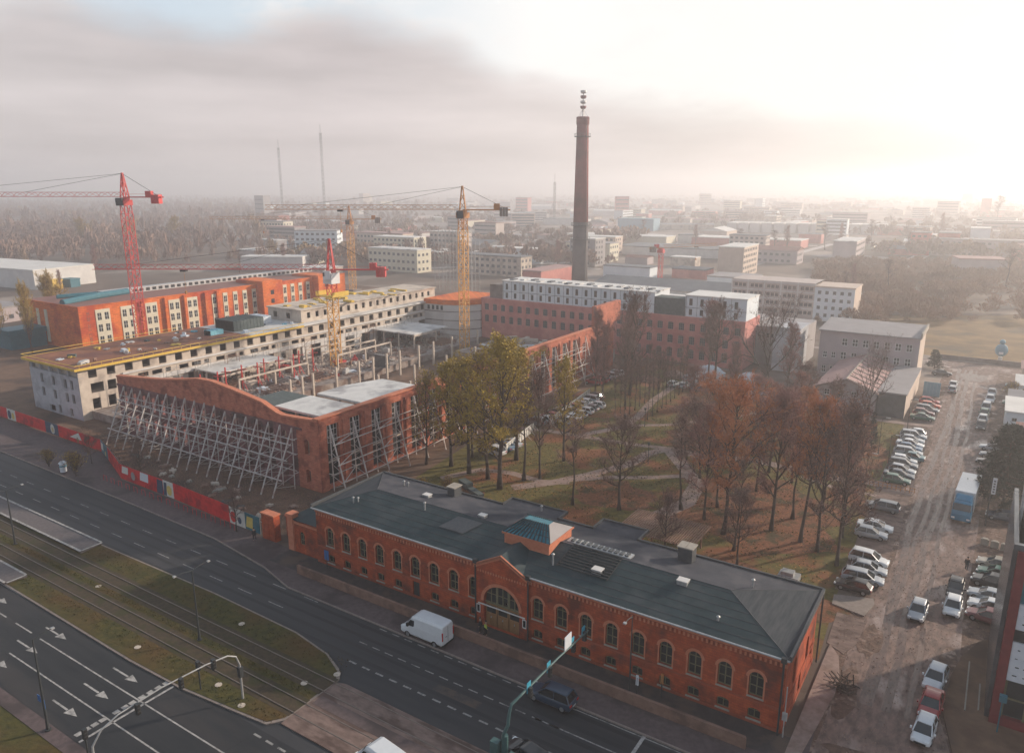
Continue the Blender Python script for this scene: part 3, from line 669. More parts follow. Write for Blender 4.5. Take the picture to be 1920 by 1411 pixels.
for p, q in zip(rear[:-1], rear[1:]):
    Ln = math.dist(p, q)
    if Ln > 12:
        for k in range(int((Ln - 3) // 2.9)): window(fb, p, math.atan2(q[1] - p[1], q[0] - p[0]), (2 + 2.9 * k, 3.2 + 2.9 * k, 2.7, 5.0, True), .3, 'frame_olive', 'glass', 2, 2, .08)
for op in ((3, 4.2, 2.7, 5.1, True), (7, 8.2, 2.7, 5.1, True)): window(fb, (-55.6, 12.2), R(-90), op, .3, 'frame_olive', 'glass', 2, 2, .08)
# roof: hipped front slope, hips at both ends, nearly flat rear
rz, ry = 8.75, 5.7; e = .3
A0, A1 = (-55.6 - e, -e, EZ), (e, -e, EZ); B0, B1 = (-50.6, ry, rz), (-6.6, ry, rz); C0, C1 = (-55.6 - e, 12.2 + e, EZ + .25), (e, 12.2 + e, EZ + .25)
b = MB(); b.poly([A0, A1, B1, B0]); b.poly([(A0[0], A0[1], EZ - .02), (C0[0], C0[1], EZ - .02), (C1[0], C1[1], EZ - .02), (A1[0], A1[1], EZ - .02)])
part('front_roof_slope', b, 'roof_felt', fb)
b = MB(); b.poly([A1, C1, B1]); part('hip_roof_slope', b, 'roof_felt_hip', fb)
b = MB(); b.poly([C0, A0, B0]); part('hip_roof_slope', b, 'roof_felt_hip', fb)
b = MB(); b.poly([B0, B1, C1, C0])
bays = ((-36.2, -29.2, 14.3), (-24.0, -19.2, 14.9))
zr = EZ + .25
for x0, x1, y1 in bays: b.box(x0 - e, 12.2, EZ - .015, x1 + e, y1 + e, zr - .02 + .03)
part('rear_roof', b, 'roof_felt_grey', fb)
b = MB()
for y0, y1, zt in ((-e, 12.2 + e, 0),):
    b.box(-55.6 - e - .12, y0 - .06, EZ - .06, -55.6 - e + .1, y1 + .12, EZ + .42); b.box(e - .08, y0 - .06, EZ - .06, e + .14, y1 + .12, EZ + .42)
xsr = [-55.6 - e, -36.2 - e, -29.2 + e, -24.0 - e, -19.2 + e, e]
for i in (0, 2, 4): b.box(xsr[i], 12.2 + e - .05, EZ + .1, xsr[i + 1], 12.2 + e + .16, EZ + .45)
for x0, x1, y1 in bays:
    b.box(x0 - e - .16, 12.2 + e - .05, EZ + .1, x0 - e + .02, y1 + e, EZ + .45); b.box(x1 + e - .02, 12.2 + e - .05, EZ + .1, x1 + e + .16, y1 + e, EZ + .45); b.box(x0 - e - .16, y1 + e, EZ + .1, x1 + e + .16, y1 + e + .16, EZ + .45)
part('roof_parapet', b, 'coping', fb)
b = MB(); b.tube([(-55.9, -.42, EZ - .02), (px0 - .1, -.42, EZ - .02)], .09, 8); b.tube([(px0 + pw + .1, -.42, EZ - .02), (.3, -.42, EZ - .02)], .09, 8); part('gutter', b, 'light_metal', fb)
# ridge batten and felt seams
b = MB(); b.tube([B0, B1], .045, 6); b.tube([B1, A1], .045, 6); b.tube([B0, A0], .045, 6); b.tube([B1, C1], .04, 6); b.tube([B0, C0], .04, 6); part('ridge_batten', b, 'coping', fb)
b = MB()
for k in range(6):
    z = lambda y: EZ + (y + e) / (ry + e) * (rz - EZ) + .012
    y = .55 + k * .95; xa = -55.6 + 5 * (y + e) / 6; xb = -6.6 * (y + e) / 6
    b.box(xa, y, z(y) - .02, xb, y + .05, z(y) + .012)
part('felt_seams', b, 'roof_felt_grey', fb)
# gable roof over the portal, running back into the slope
b = MB(); gx = px0 + pw / 2
P1, P2, P3 = (px0 - .25, PY - .2, 6.95), (gx, PY - .2, 8.78), (px0 + pw + .25, PY - .2, 6.95)
b.poly([P1, P2, (gx, ry - .1, 8.78), (px0 - .25, .2, 6.95)]); b.poly([P2, P3, (px0 + pw + .25, .2, 6.95), (gx, ry - .1, 8.78)])
b.poly([(x, y, z - .08) for x, y, z in [P1, P2, (gx, ry - .1, 8.78), (px0 - .25, .2, 6.95)]][::-1]); b.poly([(x, y, z - .08) for x, y, z in [P2, P3, (px0 + pw + .25, .2, 6.95), (gx, ry - .1, 8.78)]][::-1])
part('gable_roof', b, 'roof_felt', fb)
for xx in (px0 - .05, px0 + pw + .12, -.15):
    b = MB(); b.tube([(xx, -.42, .15), (xx, -.42, EZ + .1)], .085, 8); b.box(xx - .22, -.6, EZ - .25, xx + .22, -.24, EZ + .2); part('downpipe', b, 'dark_metal', fb)
b = MB(); b.tube([(.42, 12.0, .15), (.42, 12.0, EZ + .1)], .085, 8); part('downpipe', b, 'dark_metal', fb)
# glazed lantern
lt = part('lantern_base', (lambda m: (m.box(-30.2, 3.3, 7.9, -24.7, 8.1, 9.45), m.box(-30.4, 3.1, 9.3, -24.5, 8.3, 9.5), m)[-1])(MB()), 'brick_trim', fb)
x0, y0, x1, y1 = -30.35, 3.15, -24.55, 8.25; T = [(x0 + 1.5, y0 + 2.0, 10.55), (x1 - 1.3, y0 + 2.0, 10.55), (x1 - 1.3, y1 - 2.0, 10.55), (x0 + 1.5, y1 - 2.0, 10.55)]; Bt = [(x0, y0, 9.52), (x1, y0, 9.52), (x1, y1, 9.52), (x0, y1, 9.52)]
b = MB()
for i in (0, 2, 3): b.poly([Bt[i], Bt[(i + 1) % 4], T[(i + 1) % 4], T[i]])
b.poly(T); part('lantern_glass', b, 'glass_blue', lt)
b = MB(); b.poly([Bt[1], Bt[2], T[2], T[1]]); part('lantern_end', b, 'roof_grey', lt)
b = MB()
for i in (0, 2):
    for k in range(13):
        f = k / 12; p = Vector(Bt[i]).lerp(Vector(Bt[(i + 1) % 4]), f); q = Vector(T[i]).lerp(Vector(T[(i + 1) % 4]), f); b.beam(p + Vector((0, 0, .03)), q + Vector((0, 0, .03)), .13)
    for f in (.33, .66):
        p = Vector(Bt[i]).lerp(Vector(T[i]), f); q = Vector(Bt[(i + 1) % 4]).lerp(Vector(T[(i + 1) % 4]), f); b.beam(p + Vector((0, 0, .03)), q + Vector((0, 0, .03)), .06)
for i in range(4): b.beam(Vector(Bt[i]) + Vector((0, 0, .03)), Vector(T[i]) + Vector((0, 0, .03)), .1)
part('glazing_bars', b, 'roof_felt', lt)
# things on the roof
def zroof(x, y): return EZ + (y + e) / (ry + e) * (rz - EZ) if y < ry else rz + (y - ry) / (12.5 - ry) * (zr - rz)
for (x, y, w_, d_, h_) in ((-42.9, 11.2, 1.1, 1.4, 1.3), (-12.6, 10.5, 1.5, 1.3, 1.7)):
    b = MB(); z = zroof(x, y); b.box(x - w_ / 2, y - d_ / 2, z - .1, x + w_ / 2, y + d_ / 2, z + h_ - .12); c = part('chimney_stack', b, 'coping', fb)
    b = MB(); b.box(x - w_ / 2 - .1, y - d_ / 2 - .1, z + h_ - .12, x - .02, y + d_ / 2 + .1, z + h_); b.box(x + .02, y - d_ / 2 - .1, z + h_ - .12, x + w_ / 2 + .1, y + d_ / 2 + .1, z + h_); part('chimney_cap', b, 'stone', c)
for (x, y, s) in ((-44.6, 8.0, .45), (-35.2, 6.4, .42), (-19.0, 3.1, .5), (-10.9, 4.9, .5)):
    z = zroof(x, y); b = MB(); b.box(x - s, y - s * .8, z - .1, x + s, y + s * .8, z + .28); q = part('roof_hatch', b, 'galvanised', fb)
    b = MB(); b.box(x - s - .04, y - s * .8 - .04, z + .28, x + s + .04, y + s * .8 + .04, z + .36); part('hatch_lid', b, 'plaster_white', q)
for (x, y, h_) in ((-51.5, 2.4, .7), (-51.1, 2.8, .5), (-49.8, 9.7, .6), (-49.2, 9.8, .5), (-42.2, 4.6, .9), (-23.6, 2.2, 1.2), (-31.6, 13.4, .6), (-5.2, 8.0, .8), (-6.4, 1.6, .4)):
    z = zroof(x, min(y, 12)); b = MB(); b.cyl(x, y, z - .05, z + h_, .1, n=8); b.cyl(x, y, z + h_, z + h_ + .12, .19, .06, n=8); part('vent_pipe', b, 'galvanised', fb)
b = MB(); z = zroof(-37, 3.0)
b.poly([(-38.6, 2.6, zroof(0, 2.6) + .12), (-35.2, 2.6, zroof(0, 2.6) + .12), (-34.2, 5.0, zroof(0, 5.0) + .12), (-37.6, 5.0, zroof(0, 5.0) + .12)]); part('roof_patch', b, 'coping', fb)
b = MB()
for k in range(9):
    y = 2.3 + k * .42; xa = -23.2 + k * .02; b.beam((xa, y, zroof(0, y) + .16), (-17.6 + .0 * k, y, zroof(0, y) + .16), .1)
for xx in (-23.2, -20.4, -17.6): b.beam((xx, 2.2, zroof(0, 2.2) + .08), (xx, 5.8, zroof(0, 5.6) + .08), .08)
part('walkway_grille', b, 'dark_metal', fb)
b = MB()
for k in range(11): b.box(-23.9 + k * .62, 6.5, zroof(0, 6.5) + .1, -23.5 + k * .62, 7.2, zroof(0, 6.5) + .2)
part('rooflight_panes', b, 'glass', fb)
b = MB(); b.box(-24.3, 6.3, zroof(0, 6.3) - .1, -17.0, 7.4, zroof(0, 6.3) + .06); part('rooflight_strip', b, 'light_metal', fb)
b = MB(); b.box(.1, -.5, 1.8, .5, -.3, 2.5); b.tube([(.3, -.42, .15), (.3, -.42, 5)], .05, 6); part('meter_box', b, 'light_metal', fb)
# low annex at the west end
an = thing('brick_annex', 'low red brick annex with a lean-to roof at the end of the long brick building', 'building', (-58.3, 3, 0))
b = MB(); aop = [(1.6, 2.5, 1.2, 3.0, True)]
facade(b, (-60.9, .45), 0, 5.2, 0, 4.4, aop, .3); b.poly([(-60.9, 5.5, 0), (-60.9, .45, 0), (-60.9, .45, 4.4), (-60.9, 5.5, 4.4)]); b.poly([(-55.7, 5.5, 0), (-60.9, 5.5, 0), (-60.9, 5.5, 4.4), (-55.7, 5.5, 4.4)])
part('wall', b, 'brick', an); window(an, (-60.9, .45), 0, aop[0], .3, 'frame_olive', 'glass', 2, 2, .08)
b = MB(); b.poly([(-59.3, .2, 4.5), (-55.7, .2, 4.5), (-55.7, 5.6, 5.3), (-59.3, 5.6, 5.3)]); b.poly([(-59.3, .2, 4.5), (-59.3, 5.6, 5.3), (-59.3, 5.6, 4.4), (-59.3, .2, 4.4)]); b.box(-61.0, .3, 4.38, -59.3, 5.6, 4.5); part('roof', b, 'roof_felt', an)
b = MB(); b.box(-61.2, .2, 0, -60.2, 1.2, 4.9); b.box(-61.3, .1, 4.9, -60.1, 1.3, 5.1); b.box(-60.2, .33, 3.9, -55.8, .448, 4.2); part('pilaster', b, 'brick_trim', an)
# gate posts and gate to the site
for x, y, h_, lb in ((-65.3, 1.0, 3.8, 'tall square brick gate pier at the end of the red hoarding'), (-63.4, 3.4, 3.0, 'shorter brick gate pier set back beside the site entrance')):
    b = MB(); b.box(x - 1.3, y - .5, 0, x + 1.1, y + .5, h_ - .2); b.box(x - .3, y - .56, 0.2, x + .1, y - .5, h_ - .5)
    t_ = thing('gate_pier', lb, 'gate pier', (x, y, 0)); part('pier', b, 'brick', t_)
    b = MB(); b.box(x - 1.4, y - .6, h_ - .2, x + 1.2, y + .6, h_); part('coping', b, 'brick_trim', t_)
# pergola behind
t_ = thing('pergola', 'brown timber slatted pergola over a terrace behind the brick building', 'pergola', (-20.5, 25, 0))
b = MB()
for xx in (-25.5, -21.5, -17.2):
    for yy in (23.2, 29.2):
        b2 = MB(); b2.box(xx - .09, yy - .09, 0, xx + .09, yy + .09, 2.9); part('post', b2, 'timber', t_)
for yy in (23.2, 26.2, 29.2): b.beam((-26.2, yy, 2.98), (-16.2, yy, 2.98), .14)
part('beam', b, 'timber', t_)
b = MB()
for k in range(34): b.box(-26.2 + k * .3, 22.6, 3.06, -26.05 + k * .3, 29.8, 3.18)
part('slats', b, 'timber', t_)
# retaining / noise wall along the road
b = MB()
for k in range(27):
    x0 = -55.4 + k * 1.98; b.box(x0, -3.55, 0, x0 + 1.94, -3.35, 1.15)
b.box(-55.4, -3.6, 1.15, -2.0, -3.3, 1.24)
for k in range(28): b.box(-55.44 + k * 1.98, -3.58, 0, -55.4 + k * 1.98, -3.32, 1.15)
single('roadside_wall', b, 'noise_wall', 'low beige panelled wall running along the road in front of the brick building', 'wall', loc=(-28.7, -3.45, 0))
ORD = ['first', 'second', 'third', 'fourth', 'fifth', 'sixth', 'seventh', 'eighth', 'ninth', 'tenth', 'eleventh', 'twelfth', 'thirteenth', 'fourteenth', 'fifteenth', 'sixteenth', 'seventeenth', 'eighteenth']
# ================================================================ RUINED FACTORY WALLS WITH STEEL BRACES
rw = thing('ruined_wall', 'roofless old brick factory front wall with low gable curve facing the road', 'wall', (-98, 15.5, 0))
b = MB(); L0 = 53.0; OX = -124.5
prof = [(0, 11.2), (6, 11.7), (12.8, 12.3), (20.2, 13.3), (24.5, 14.0), (28.3, 14.1), (34.3, 13.4), (40.7, 12.5), (44.0, 11.3), (45.2, 11.1), (48, 11.2), (53, 11.5)]
ops = []
for k in range(16):
    s = 2.0 + k * 2.86
    ops.append((s, s + 1.35, 1.2, 4.3, .35)); ops.append((s, s + 1.35, 5.8, 8.6, .35))
b0 = MB(); facade(b0, (OX, 15.5), 0, 48.2, 0, 9.3, ops, .7, back=True); part('lower_brickwork', b0, 'old_brick_purple', rw)
facade(b, (OX + 48.2, 15.5), 0, L0 - 48.2, 0, 9.6, [(1.6, 2.6, 1.0, 3.2, .4), (1.6, 2.7, 5.6, 8.0, .4)], .7, back=True); facade(b, (OX, 15.5), 0, 48.2, 9.3, 9.6, [], .7, back=True)
def pz(s):
    for (a, za), (c, zc) in zip(prof[:-1], prof[1:]):
        if a <= s <= c: return za + (zc - za) * (s - a) / (c - a)
for (a, za), (c, zc) in zip(prof[:-1], prof[1:]):
    b.poly([(OX + a, 15.5, 9.6), (OX + c, 15.5, 9.6), (OX + c, 15.5, zc), (OX + a, 15.5, za)])
    b.poly([(OX + a, 16.2, 9.6), (OX + c, 16.2, 9.6), (OX + c, 16.2, zc), (OX + a, 16.2, za)][::-1])
b.poly([(OX, 16.2, 0), (OX, 15.5, 0), (OX, 15.5, 11.2), (OX, 16.2, 11.2)])
part('brickwork', b, 'old_brick', rw)
b = MB()
for (a, za), (c, zc) in zip(prof[:-1], prof[1:]):
    b.poly([(OX + a, 15.38, za), (OX + c, 15.38, zc), (OX + c, 16.3, zc), (OX + a, 16.3, za)]); b.poly([(OX + a, 15.38, za - .3), (OX + c, 15.38, zc - .3), (OX + c, 15.38, zc), (OX + a, 15.38, za)])
    b.poly([(OX + a, 15.38, za - .3), (OX + a, 15.5, za - .3), (OX + c, 15.5, zc - .3), (OX + c, 15.38, zc - .3)])
part('coping', b, 'brick_trim', rw)
b = MB()
for k in range(17): b.box(OX + .35 + k * 2.86, 15.3, 0, OX + 1.55 + k * 2.86, 15.497, 9.3)
b.box(OX, 15.36, 9.3, OX + 49.5, 15.498, 9.7)
part('pilasters', b, 'old_brick_purple', rw)
# east wall, tall openings between piers, running away from the road
re_ = thing('ruined_wall', 'long roofless brick factory side wall with tall window openings facing the park', 'wall', (-71.5, 60, 0))
b = MB(); ops = []
for k in range(17):
    s = 1.6 + k * 4.82
    if s + 2.6 < 83: ops += [(s, s + 2.6, .6, 10.2)]
ops2 = [(84 + k * 4.2, 86 + k * 4.2, 1, 4.2, .5) for k in range(4)] + [(84 + k * 4.2, 86 + k * 4.2, 5.6, 8.8, .5) for k in range(4)]
facade(b, (-71.5, 15.5), R(90), 101, 0, 11.5, ops + ops2, .8, back=True)
b.poly([(-72.3, 15.5, 11.5), (-71.5, 15.5, 11.5), (-71.5, 116.5, 11.5), (-72.3, 116.5, 11.5)])
b.box(-72.6, 106, 11.502, -71.4, 120, 16.6)
part('brickwork', b, 'old_brick', re_)
b = MB()
for k in range(18): b.box(-71.497, 15.55 + k * 4.82, 0, -71.28, 17.0 + k * 4.82, 10.6)
b.box(-71.498, 15.5, 10.6, -71.3, 103, 11.3)
part('pilasters', b, 'old_brick', re_)
b = MB(); b.box(-72.45, 15.4, 11.503, -71.25, 106, 11.68); part('coping', b, 'brick_trim', re_)
for op in ops:
    if op[0] < 80:
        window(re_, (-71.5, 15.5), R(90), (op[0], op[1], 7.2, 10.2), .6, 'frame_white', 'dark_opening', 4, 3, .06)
        b = MB(); p0 = FP((-71.5, 15.5), R(90), op[0], .6, -.62); b.poly([FP((-71.5, 15.5), R(90), op[0], .6, -.62), FP((-71.5, 15.5), R(90), op[1], .6, -.62), FP((-71.5, 15.5), R(90), op[1], 7.2, -.62), FP((-71.5, 15.5), R(90), op[0], 7.2, -.62)]); part('opening_shade', b, 'dark_opening', re_)  # near-black sheet painted in for the shade inside the tall opening
        b = MB(); b.box(-71.9, 15.5 + op[0], 4.1, -71.7, 15.5 + op[1], 4.35); part('transom', b, 'concrete', re_)
# corner slab roofs behind the walls
b = MB(); b.prism([(-84.5, 18.5), (-72.4, 18.5), (-72.4, 26), (-84.5, 26)], 10.6, 10.95); b.prism([(-84.5, 27.5), (-72.4, 27.5), (-72.4, 41), (-82, 41), (-84.5, 34)], 10.6, 10.96)
single('roof_slab', b, 'white_membrane', 'pale wet concrete roof slab behind the corner of the ruined brick walls', 'slab', loc=(-78, 28, 10.6))
b = MB()
for xx in (-74, -80, -84): 
    for yy in (19, 25, 32, 39): b.box(xx - .2, yy - .2, 0, xx + .2, yy + .2, 10.6)
single('slab_columns', b, 'concrete', 'rows of square concrete columns holding up the corner roof slab', 'columns', loc=(-78, 28, 0))
b = MB(); rq = random.Random(5)
b.prism([(-96, 19), (-85, 19), (-85, 31), (-96, 33)], 6.4, 6.7); b.prism([(-95, 20), (-88, 20), (-88, 29), (-95, 29)], 6.7, 9.6)
single('covered_plant_room', b, 'net_dark', 'dark grey sheeted block standing inside the ruin behind the gable wall', 'plant room', loc=(-90, 25, 6.4))
# construction deck, retaining edge, pit
b = MB(); b.prism([(-137.8, 17), (-98, 17), (-98, 36), (-113.5, 42), (-115, 118), (-137.8, 121)], 0.2, 1.8)
single('floor_deck', b, 'deck_clutter', 'cluttered raw concrete floor deck inside the factory courtyard', 'floor deck', loc=(-120, 70, .2))
b = MB(); b.box(-115.2, 42, 0, -114.9, 118, 1.86); b.box(-97.99, 17, 0, -97.7, 36, 1.86)
single('deck_edge_wall', b, 'concrete_dark', 'rough concrete edge under the courtyard floor deck', 'wall', loc=(-108, 70, 0))
for (cx, cy_, rx_, ry_, z, m, lb) in ((-124, 60, 7, 12, 1.81, 'rubble', 'a'), (-123, 90, 6, 14, 1.82, 'rubble', 'b')):
    b = MB(); b.prism(blob(cx, cy_, rx_, ry_, 17 + int(cy_)), z, z + .05); single('debris_sheet', b, m, 'spread of rubble lying on the deck, %s one' % ('nearer' if lb == 'a' else 'farther'), 'debris')
rq = random.Random(11)
k = 0
pil = {}
for i in range(95):
    x = rq.uniform(-136, -117); y = rq.uniform(20, 117); s = rq.uniform(.3, 1.5); h = rq.uniform(.15, .9)
    b = MB(); b.box(-s, -s * rq.uniform(.3, 1), 0, s, s * rq.uniform(.3, 1), h); b.box(-s * .6, -s * .3, h, s * .8, s * .25, h + rq.uniform(.1, .5))
    m = rq.choice(['timber', 'concrete', 'tarp_white', 'rubble', 'crane_red', 'concrete_dark', 'light_metal'])
    o = bpy.data.objects.new('material_stack', b.mesh('material_stack', m)); COL.objects.link(o); o.location = (x, y, 1.85); o.rotation_euler = (0, 0, rq.uniform(0, 3))
    tag(o, {'timber': 'stack of brown boards on the courtyard deck', 'concrete': 'block of raw concrete pieces on the courtyard deck', 'tarp_white': 'pile under a white sheet on the courtyard deck', 'rubble': 'heap of pinkish rubble on the courtyard deck', 'crane_red': 'red painted formwork pack on the courtyard deck', 'concrete_dark': 'dark formwork pack on the courtyard deck', 'light_metal': 'bright steel scaffold pack on the courtyard deck'}[m], 'building materials', 'material stacks on the courtyard deck')
# free-standing columns along the deck edge, red shores by the inner wall
for i, y in enumerate([44, 47.2, 50.2, 57, 64.1, 68.8, 73.5, 78.2, 85.4, 91.3, 99.2, 105, 111]):
    b = MB(); b.box(-110.9, y - .2, 0, -110.5, y + .2, 6.2); b.box(-111.0, y - .3, 3.6, -110.4, y + .3, 3.85)
    single('concrete_column', b, 'concrete', ORD[i] + ' slim concrete column from the near end of the courtyard deck edge', 'column', 'columns along the courtyard deck', loc=(-110.7, y, 0))
for i in range(10):
    x = -100 + (i % 2) * 9; y = 47 + 6 * (i // 2) * 2
    b = MB(); b.box(x - .2, y - .2, 0, x + .2, y + .2, 5.4)
    single('concrete_column', b, 'concrete', 'short grey concrete column in the pit between deck and brick side wall', 'column', 'columns in the pit', loc=(x, y, 0))
for i in range(14):
    y = 20 + i * 3.4; x = -127 + (i % 3)
    b = MB(); b.beam((x, y, 1.8), (x + .1, y, 7.4), .22); b.beam((x - 1.2, y, 6.2), (x + 1.4, y + .3, 6.5), .16); b.beam((x, y, 4.2), (x + 1.6, y, 1.9), .12)
    single('steel_shore', b, 'crane_red', ORD[i] + ' red steel shore from the near end before the pale inner facade', 'shore', 'red steel shores in the courtyard', loc=(x, y, 1.8))
b = MB(); b.box(-117, 76, 1.82, -112.5, 76.4, 4.8); b.box(-117.2, 75.8, 4.8, -112.3, 76.6, 4.95)
single('site_banner_wall', b, 'glass_grey', 'blue grey sheeted panel wall standing on the courtyard deck', 'panel wall', loc=(-114.7, 76.2, 1.82))
for i in range(24):
    x = -133 + (i % 3) * 5.5; y = 40 + (i // 3) * 9.5
    b = MB(); b.box(x - .17, y - .17, 1.8, x + .17, y + .17, 5.2)
    for u_, v_ in ((-.12, -.12), (.12, .12), (.12, -.12)): b.beam((x + u_, y + v_, 5.2), (x + u_, y + v_, 6.3), .03)
    single('concrete_column', b, 'concrete', 'short raw concrete column with rebar tails standing on the courtyard deck', 'column', 'rebar topped columns on the deck', loc=(x, y, 1.8))
for i in range(12):
    y = 24 + i * 7.6; x = -135.6
    b = MB()
    for k in range(3): b.beam((x, y, 1.8 + 1.9 * k), (x, y + 3.2, 1.8 + 1.9 * k + 1.9), .05); b.beam((x, y, 3.7 + 1.9 * k), (x, y + 3.2, 3.7 + 1.9 * k), .06); b.beam((x + 1, y, 3.7 + 1.9 * k), (x + 1, y + 3.2, 3.7 + 1.9 * k), .06)
    for u_, v_ in ((0, 0), (1, 0), (0, 3.2), (1, 3.2)): b.beam((x + u_, y + v_, 1.8), (x + u_, y + v_, 8.0), .07)
    single('scaffold_bay', b, 'timber' if i % 3 == 0 else 'galvanised', ORD[i] + ' scaffold bay from the near end against the pale inner facade', 'scaffold', 'scaffold bays in the courtyard', loc=(x, y, 1.8))
for i in range(9):
    x0_, y0_ = [(-131, 44), (-124, 52), (-119, 47), (-131, 63), (-120, 60), (-126, 84), (-119, 92), (-131, 100), (-121, 108)][i]; b = MB()
    b.box(x0_ - 2.6, y0_ - 3.4, 1.81, x0_ + 2.6, y0_ + 3.4, 1.81 + .35 + .12 * (i % 3))
    for k in range(7): b.box(x0_ - 2.6, y0_ - 3.3 + k, 2.3, x0_ + 2.6, y0_ - 3.1 + k, 2.45 + .1 * (i % 3))
    single('formwork_table', b, ['timber', 'concrete_dark', 'rubble', 'deck_clutter'][i % 4], 'low formwork table of boards lying on the courtyard deck', 'formwork', 'formwork tables on the deck', loc=(x0_, y0_, 1.8))
for r_ in range(3):
    x = -133 + r_ * 5.5
    for (i0, i1) in ((0, 2), (3, 5), (6, 7)):
        b = MB(); b.box(x - .14, 40 + i0 * 9.5, 5.21, x + .14, 40 + i1 * 9.5, 5.6)
        single('concrete_beam', b, 'concrete', 'pale concrete beam on short columns, row %d from the inner facade, %s' % (r_ + 1, {0: 'nearest', 3: 'middle', 6: 'farthest'}[i0]), 'beam', 'concrete beams on the deck', loc=(x, 40 + i0 * 9.5, 5.21))
for (x0_, y0_, x1_, y1_, lb) in ((-137.5, 40, -129, 58, 'near pale slab on columns beside the inner facade'), (-137.5, 97, -122, 112, 'far pale slab on columns beside the inner facade')):
    b = MB(); b.box(x0_, y0_, 5.62, x1_, y1_, 5.9)
    for k in range(6): b.beam((x0_ + .4, y0_ + 1 + k * (y1_ - y0_ - 2) / 5, 1.8), (x0_ + .4, y0_ + 1 + k * (y1_ - y0_ - 2) / 5, 5.62), .1)
    single('concrete_slab', b, 'white_membrane', lb, 'slab', 'slabs in the courtyard', loc=(x0_, y0_, 5.62))
# pit floor clutter and rear mound
b = MB(); b.prism([(-107.4, 96), (-73, 96), (-73, 121), (-107.4, 121)], 0, 3.2); b.prism([(-104, 88), (-76, 88), (-76, 96), (-104, 96)], 0, 2.1)
single('rear_deck', b, 'deck_clutter', 'far end of the courtyard deck below the pink brick block', 'floor deck', loc=(-90, 105, 0))
for i in range(40):
    x = rq.uniform(-105, -75); y = rq.uniform(97, 119); s = rq.uniform(.5, 2.2)
    b = MB(); b.box(-s, -.4, 0, s, .4, rq.uniform(.3, 1.1)); b.box(-s * .5, -.8, 0, s * .2, .9, .3)
    o = bpy.data.objects.new('material_stack', b.mesh('material_stack', rq.choice(['timber', 'concrete', 'tarp_white', 'rubble']))); COL.objects.link(o); o.location = (x, y, 3.25); o.rotation_euler = (0, 0, rq.uniform(0, 3))
    tag(o, 'stack of building materials at the far end of the courtyard', 'building materials', 'material stacks at the far end of the courtyard')
# ---- steel brace trusses: an upright mast by the wall, a raking leg and lattice between
def brace(name, x, y, dx, dy, H, reach, label, group, spread=0):
    b = MB(); o = Vector((0, 0, 0)); D = Vector((dx, dy, 0)); S = Vector((-dy, dx, 0))
    for s in ((-.55, .55) if spread else (0,)):
        top = S * s * .15 + D * .7 + Vector((0, 0, H)); m0 = D * .9 + S * s + Vector((0, 0, .1)); foot = D * reach + S * s * 1.2 + Vector((0, 0, .1))
        b.beam(m0, top, .09 if spread else .12); b.beam(foot, top, .12 if spread else .16)
        n = 5
        for i in range(n):
            f0, f1 = i / n, (i + .5) / n
            b.beam(m0.lerp(top, f0 * .9 + .05), foot.lerp(top, f1 * .9 + .05), .055); b.beam(foot.lerp(top, f1 * .9 + .05), m0.lerp(top, (i + 1) / n * .9 + .05), .055)
        for f in (.25, .55, .8): b.beam(m0.lerp(top, f) - D * .9, m0.lerp(top, f), .1)
    if spread:
        for f in (.05, .35, .65):
            b.beam(D * .9 + S * -.5 + Vector((0, 0, H * f)), D * .9 + S * .5 + Vector((0, 0, H * (f + .25))), .08)
    return b
uF = {}
bf = MB(); m1 = brace('x', 0, 0, 0, -1, 9.9, 5.2, '', '').mesh('steel_brace', ['brace_steel'])
for k in range(18):
    x = -120.5 + k * 2.62; gable = 9.6 <= 0
    o = bpy.data.objects.new('steel_brace', m1); COL.objects.link(o); o.location = (x, 15.1, 0.0)
    o.scale = (1, 1, 1.0 + (.06 if 4 < k < 11 else 0))
    tag(o, ORD[k] + ' pale steel lattice brace from the left along the ruined front wall', 'brace', 'braces along the ruined front wall')
for z, yy in ((2.7, -1.5), (5.4, -.6), (7.6, -.1)):
    b = MB(); f = z / 9.9; yl = 15.1 - (5.2 - (5.2 - .7) * f) - .1
    b.beam((-121.5, yl, z), (-75, yl, z), .15); b.beam((-121.5, 14.0, z + .6), (-75, 14.0, z + .6), .11)
    for k in range(0, 17, 3): b.beam((-120.5 + k * 2.62, yl, z), (-120.5 + (k + 1) * 2.62, 14.0, z + .6), .08)
    single('tie_beam', b, 'brace_steel', 'horizontal steel tie linking the front wall braces, %s of three' % {2.7: 'lowest', 5.4: 'middle', 7.6: 'topmost'}[z], 'tie beam', 'ties across the front wall braces', loc=(-98, yl, z))
m2 = brace('x', 0, 0, 1, 0, 10.6, 3.6, '', '', 0).mesh('steel_brace', ['brace_steel'])
for k in range(18):
    y = 17.9 + k * 4.82
    o = bpy.data.objects.new('steel_brace', m2); COL.objects.link(o); o.location = (-71.2, y - 1.0, 0)
    tag(o, ORD[k] + ' steel brace from the near corner along the brick side wall', 'brace', 'braces along the side wall')
for z in (2.0, 4.6, 7.6):
    b = MB(); xl = -71.2 + 3.6 - 2.9 * z / 10.6 + .1
    b.beam((xl, 16.5, z), (xl, 98, z), .13); b.beam((-70.3, 16.5, z + .7), (-70.3, 98, z + .7), .1)
    for k in range(0, 17, 2): b.beam((xl, 16.9 + k * 4.82, z), (-70.3, 16.9 + (k + 1) * 4.82, z + .7), .09)
    single('tie_beam', b, 'brace_steel', 'horizontal steel tie linking the side wall braces, %s of three' % {2.0: 'lowest', 4.6: 'middle', 7.6: 'topmost'}[z], 'tie beam', 'ties across the side wall braces', loc=(xl, 57, z))
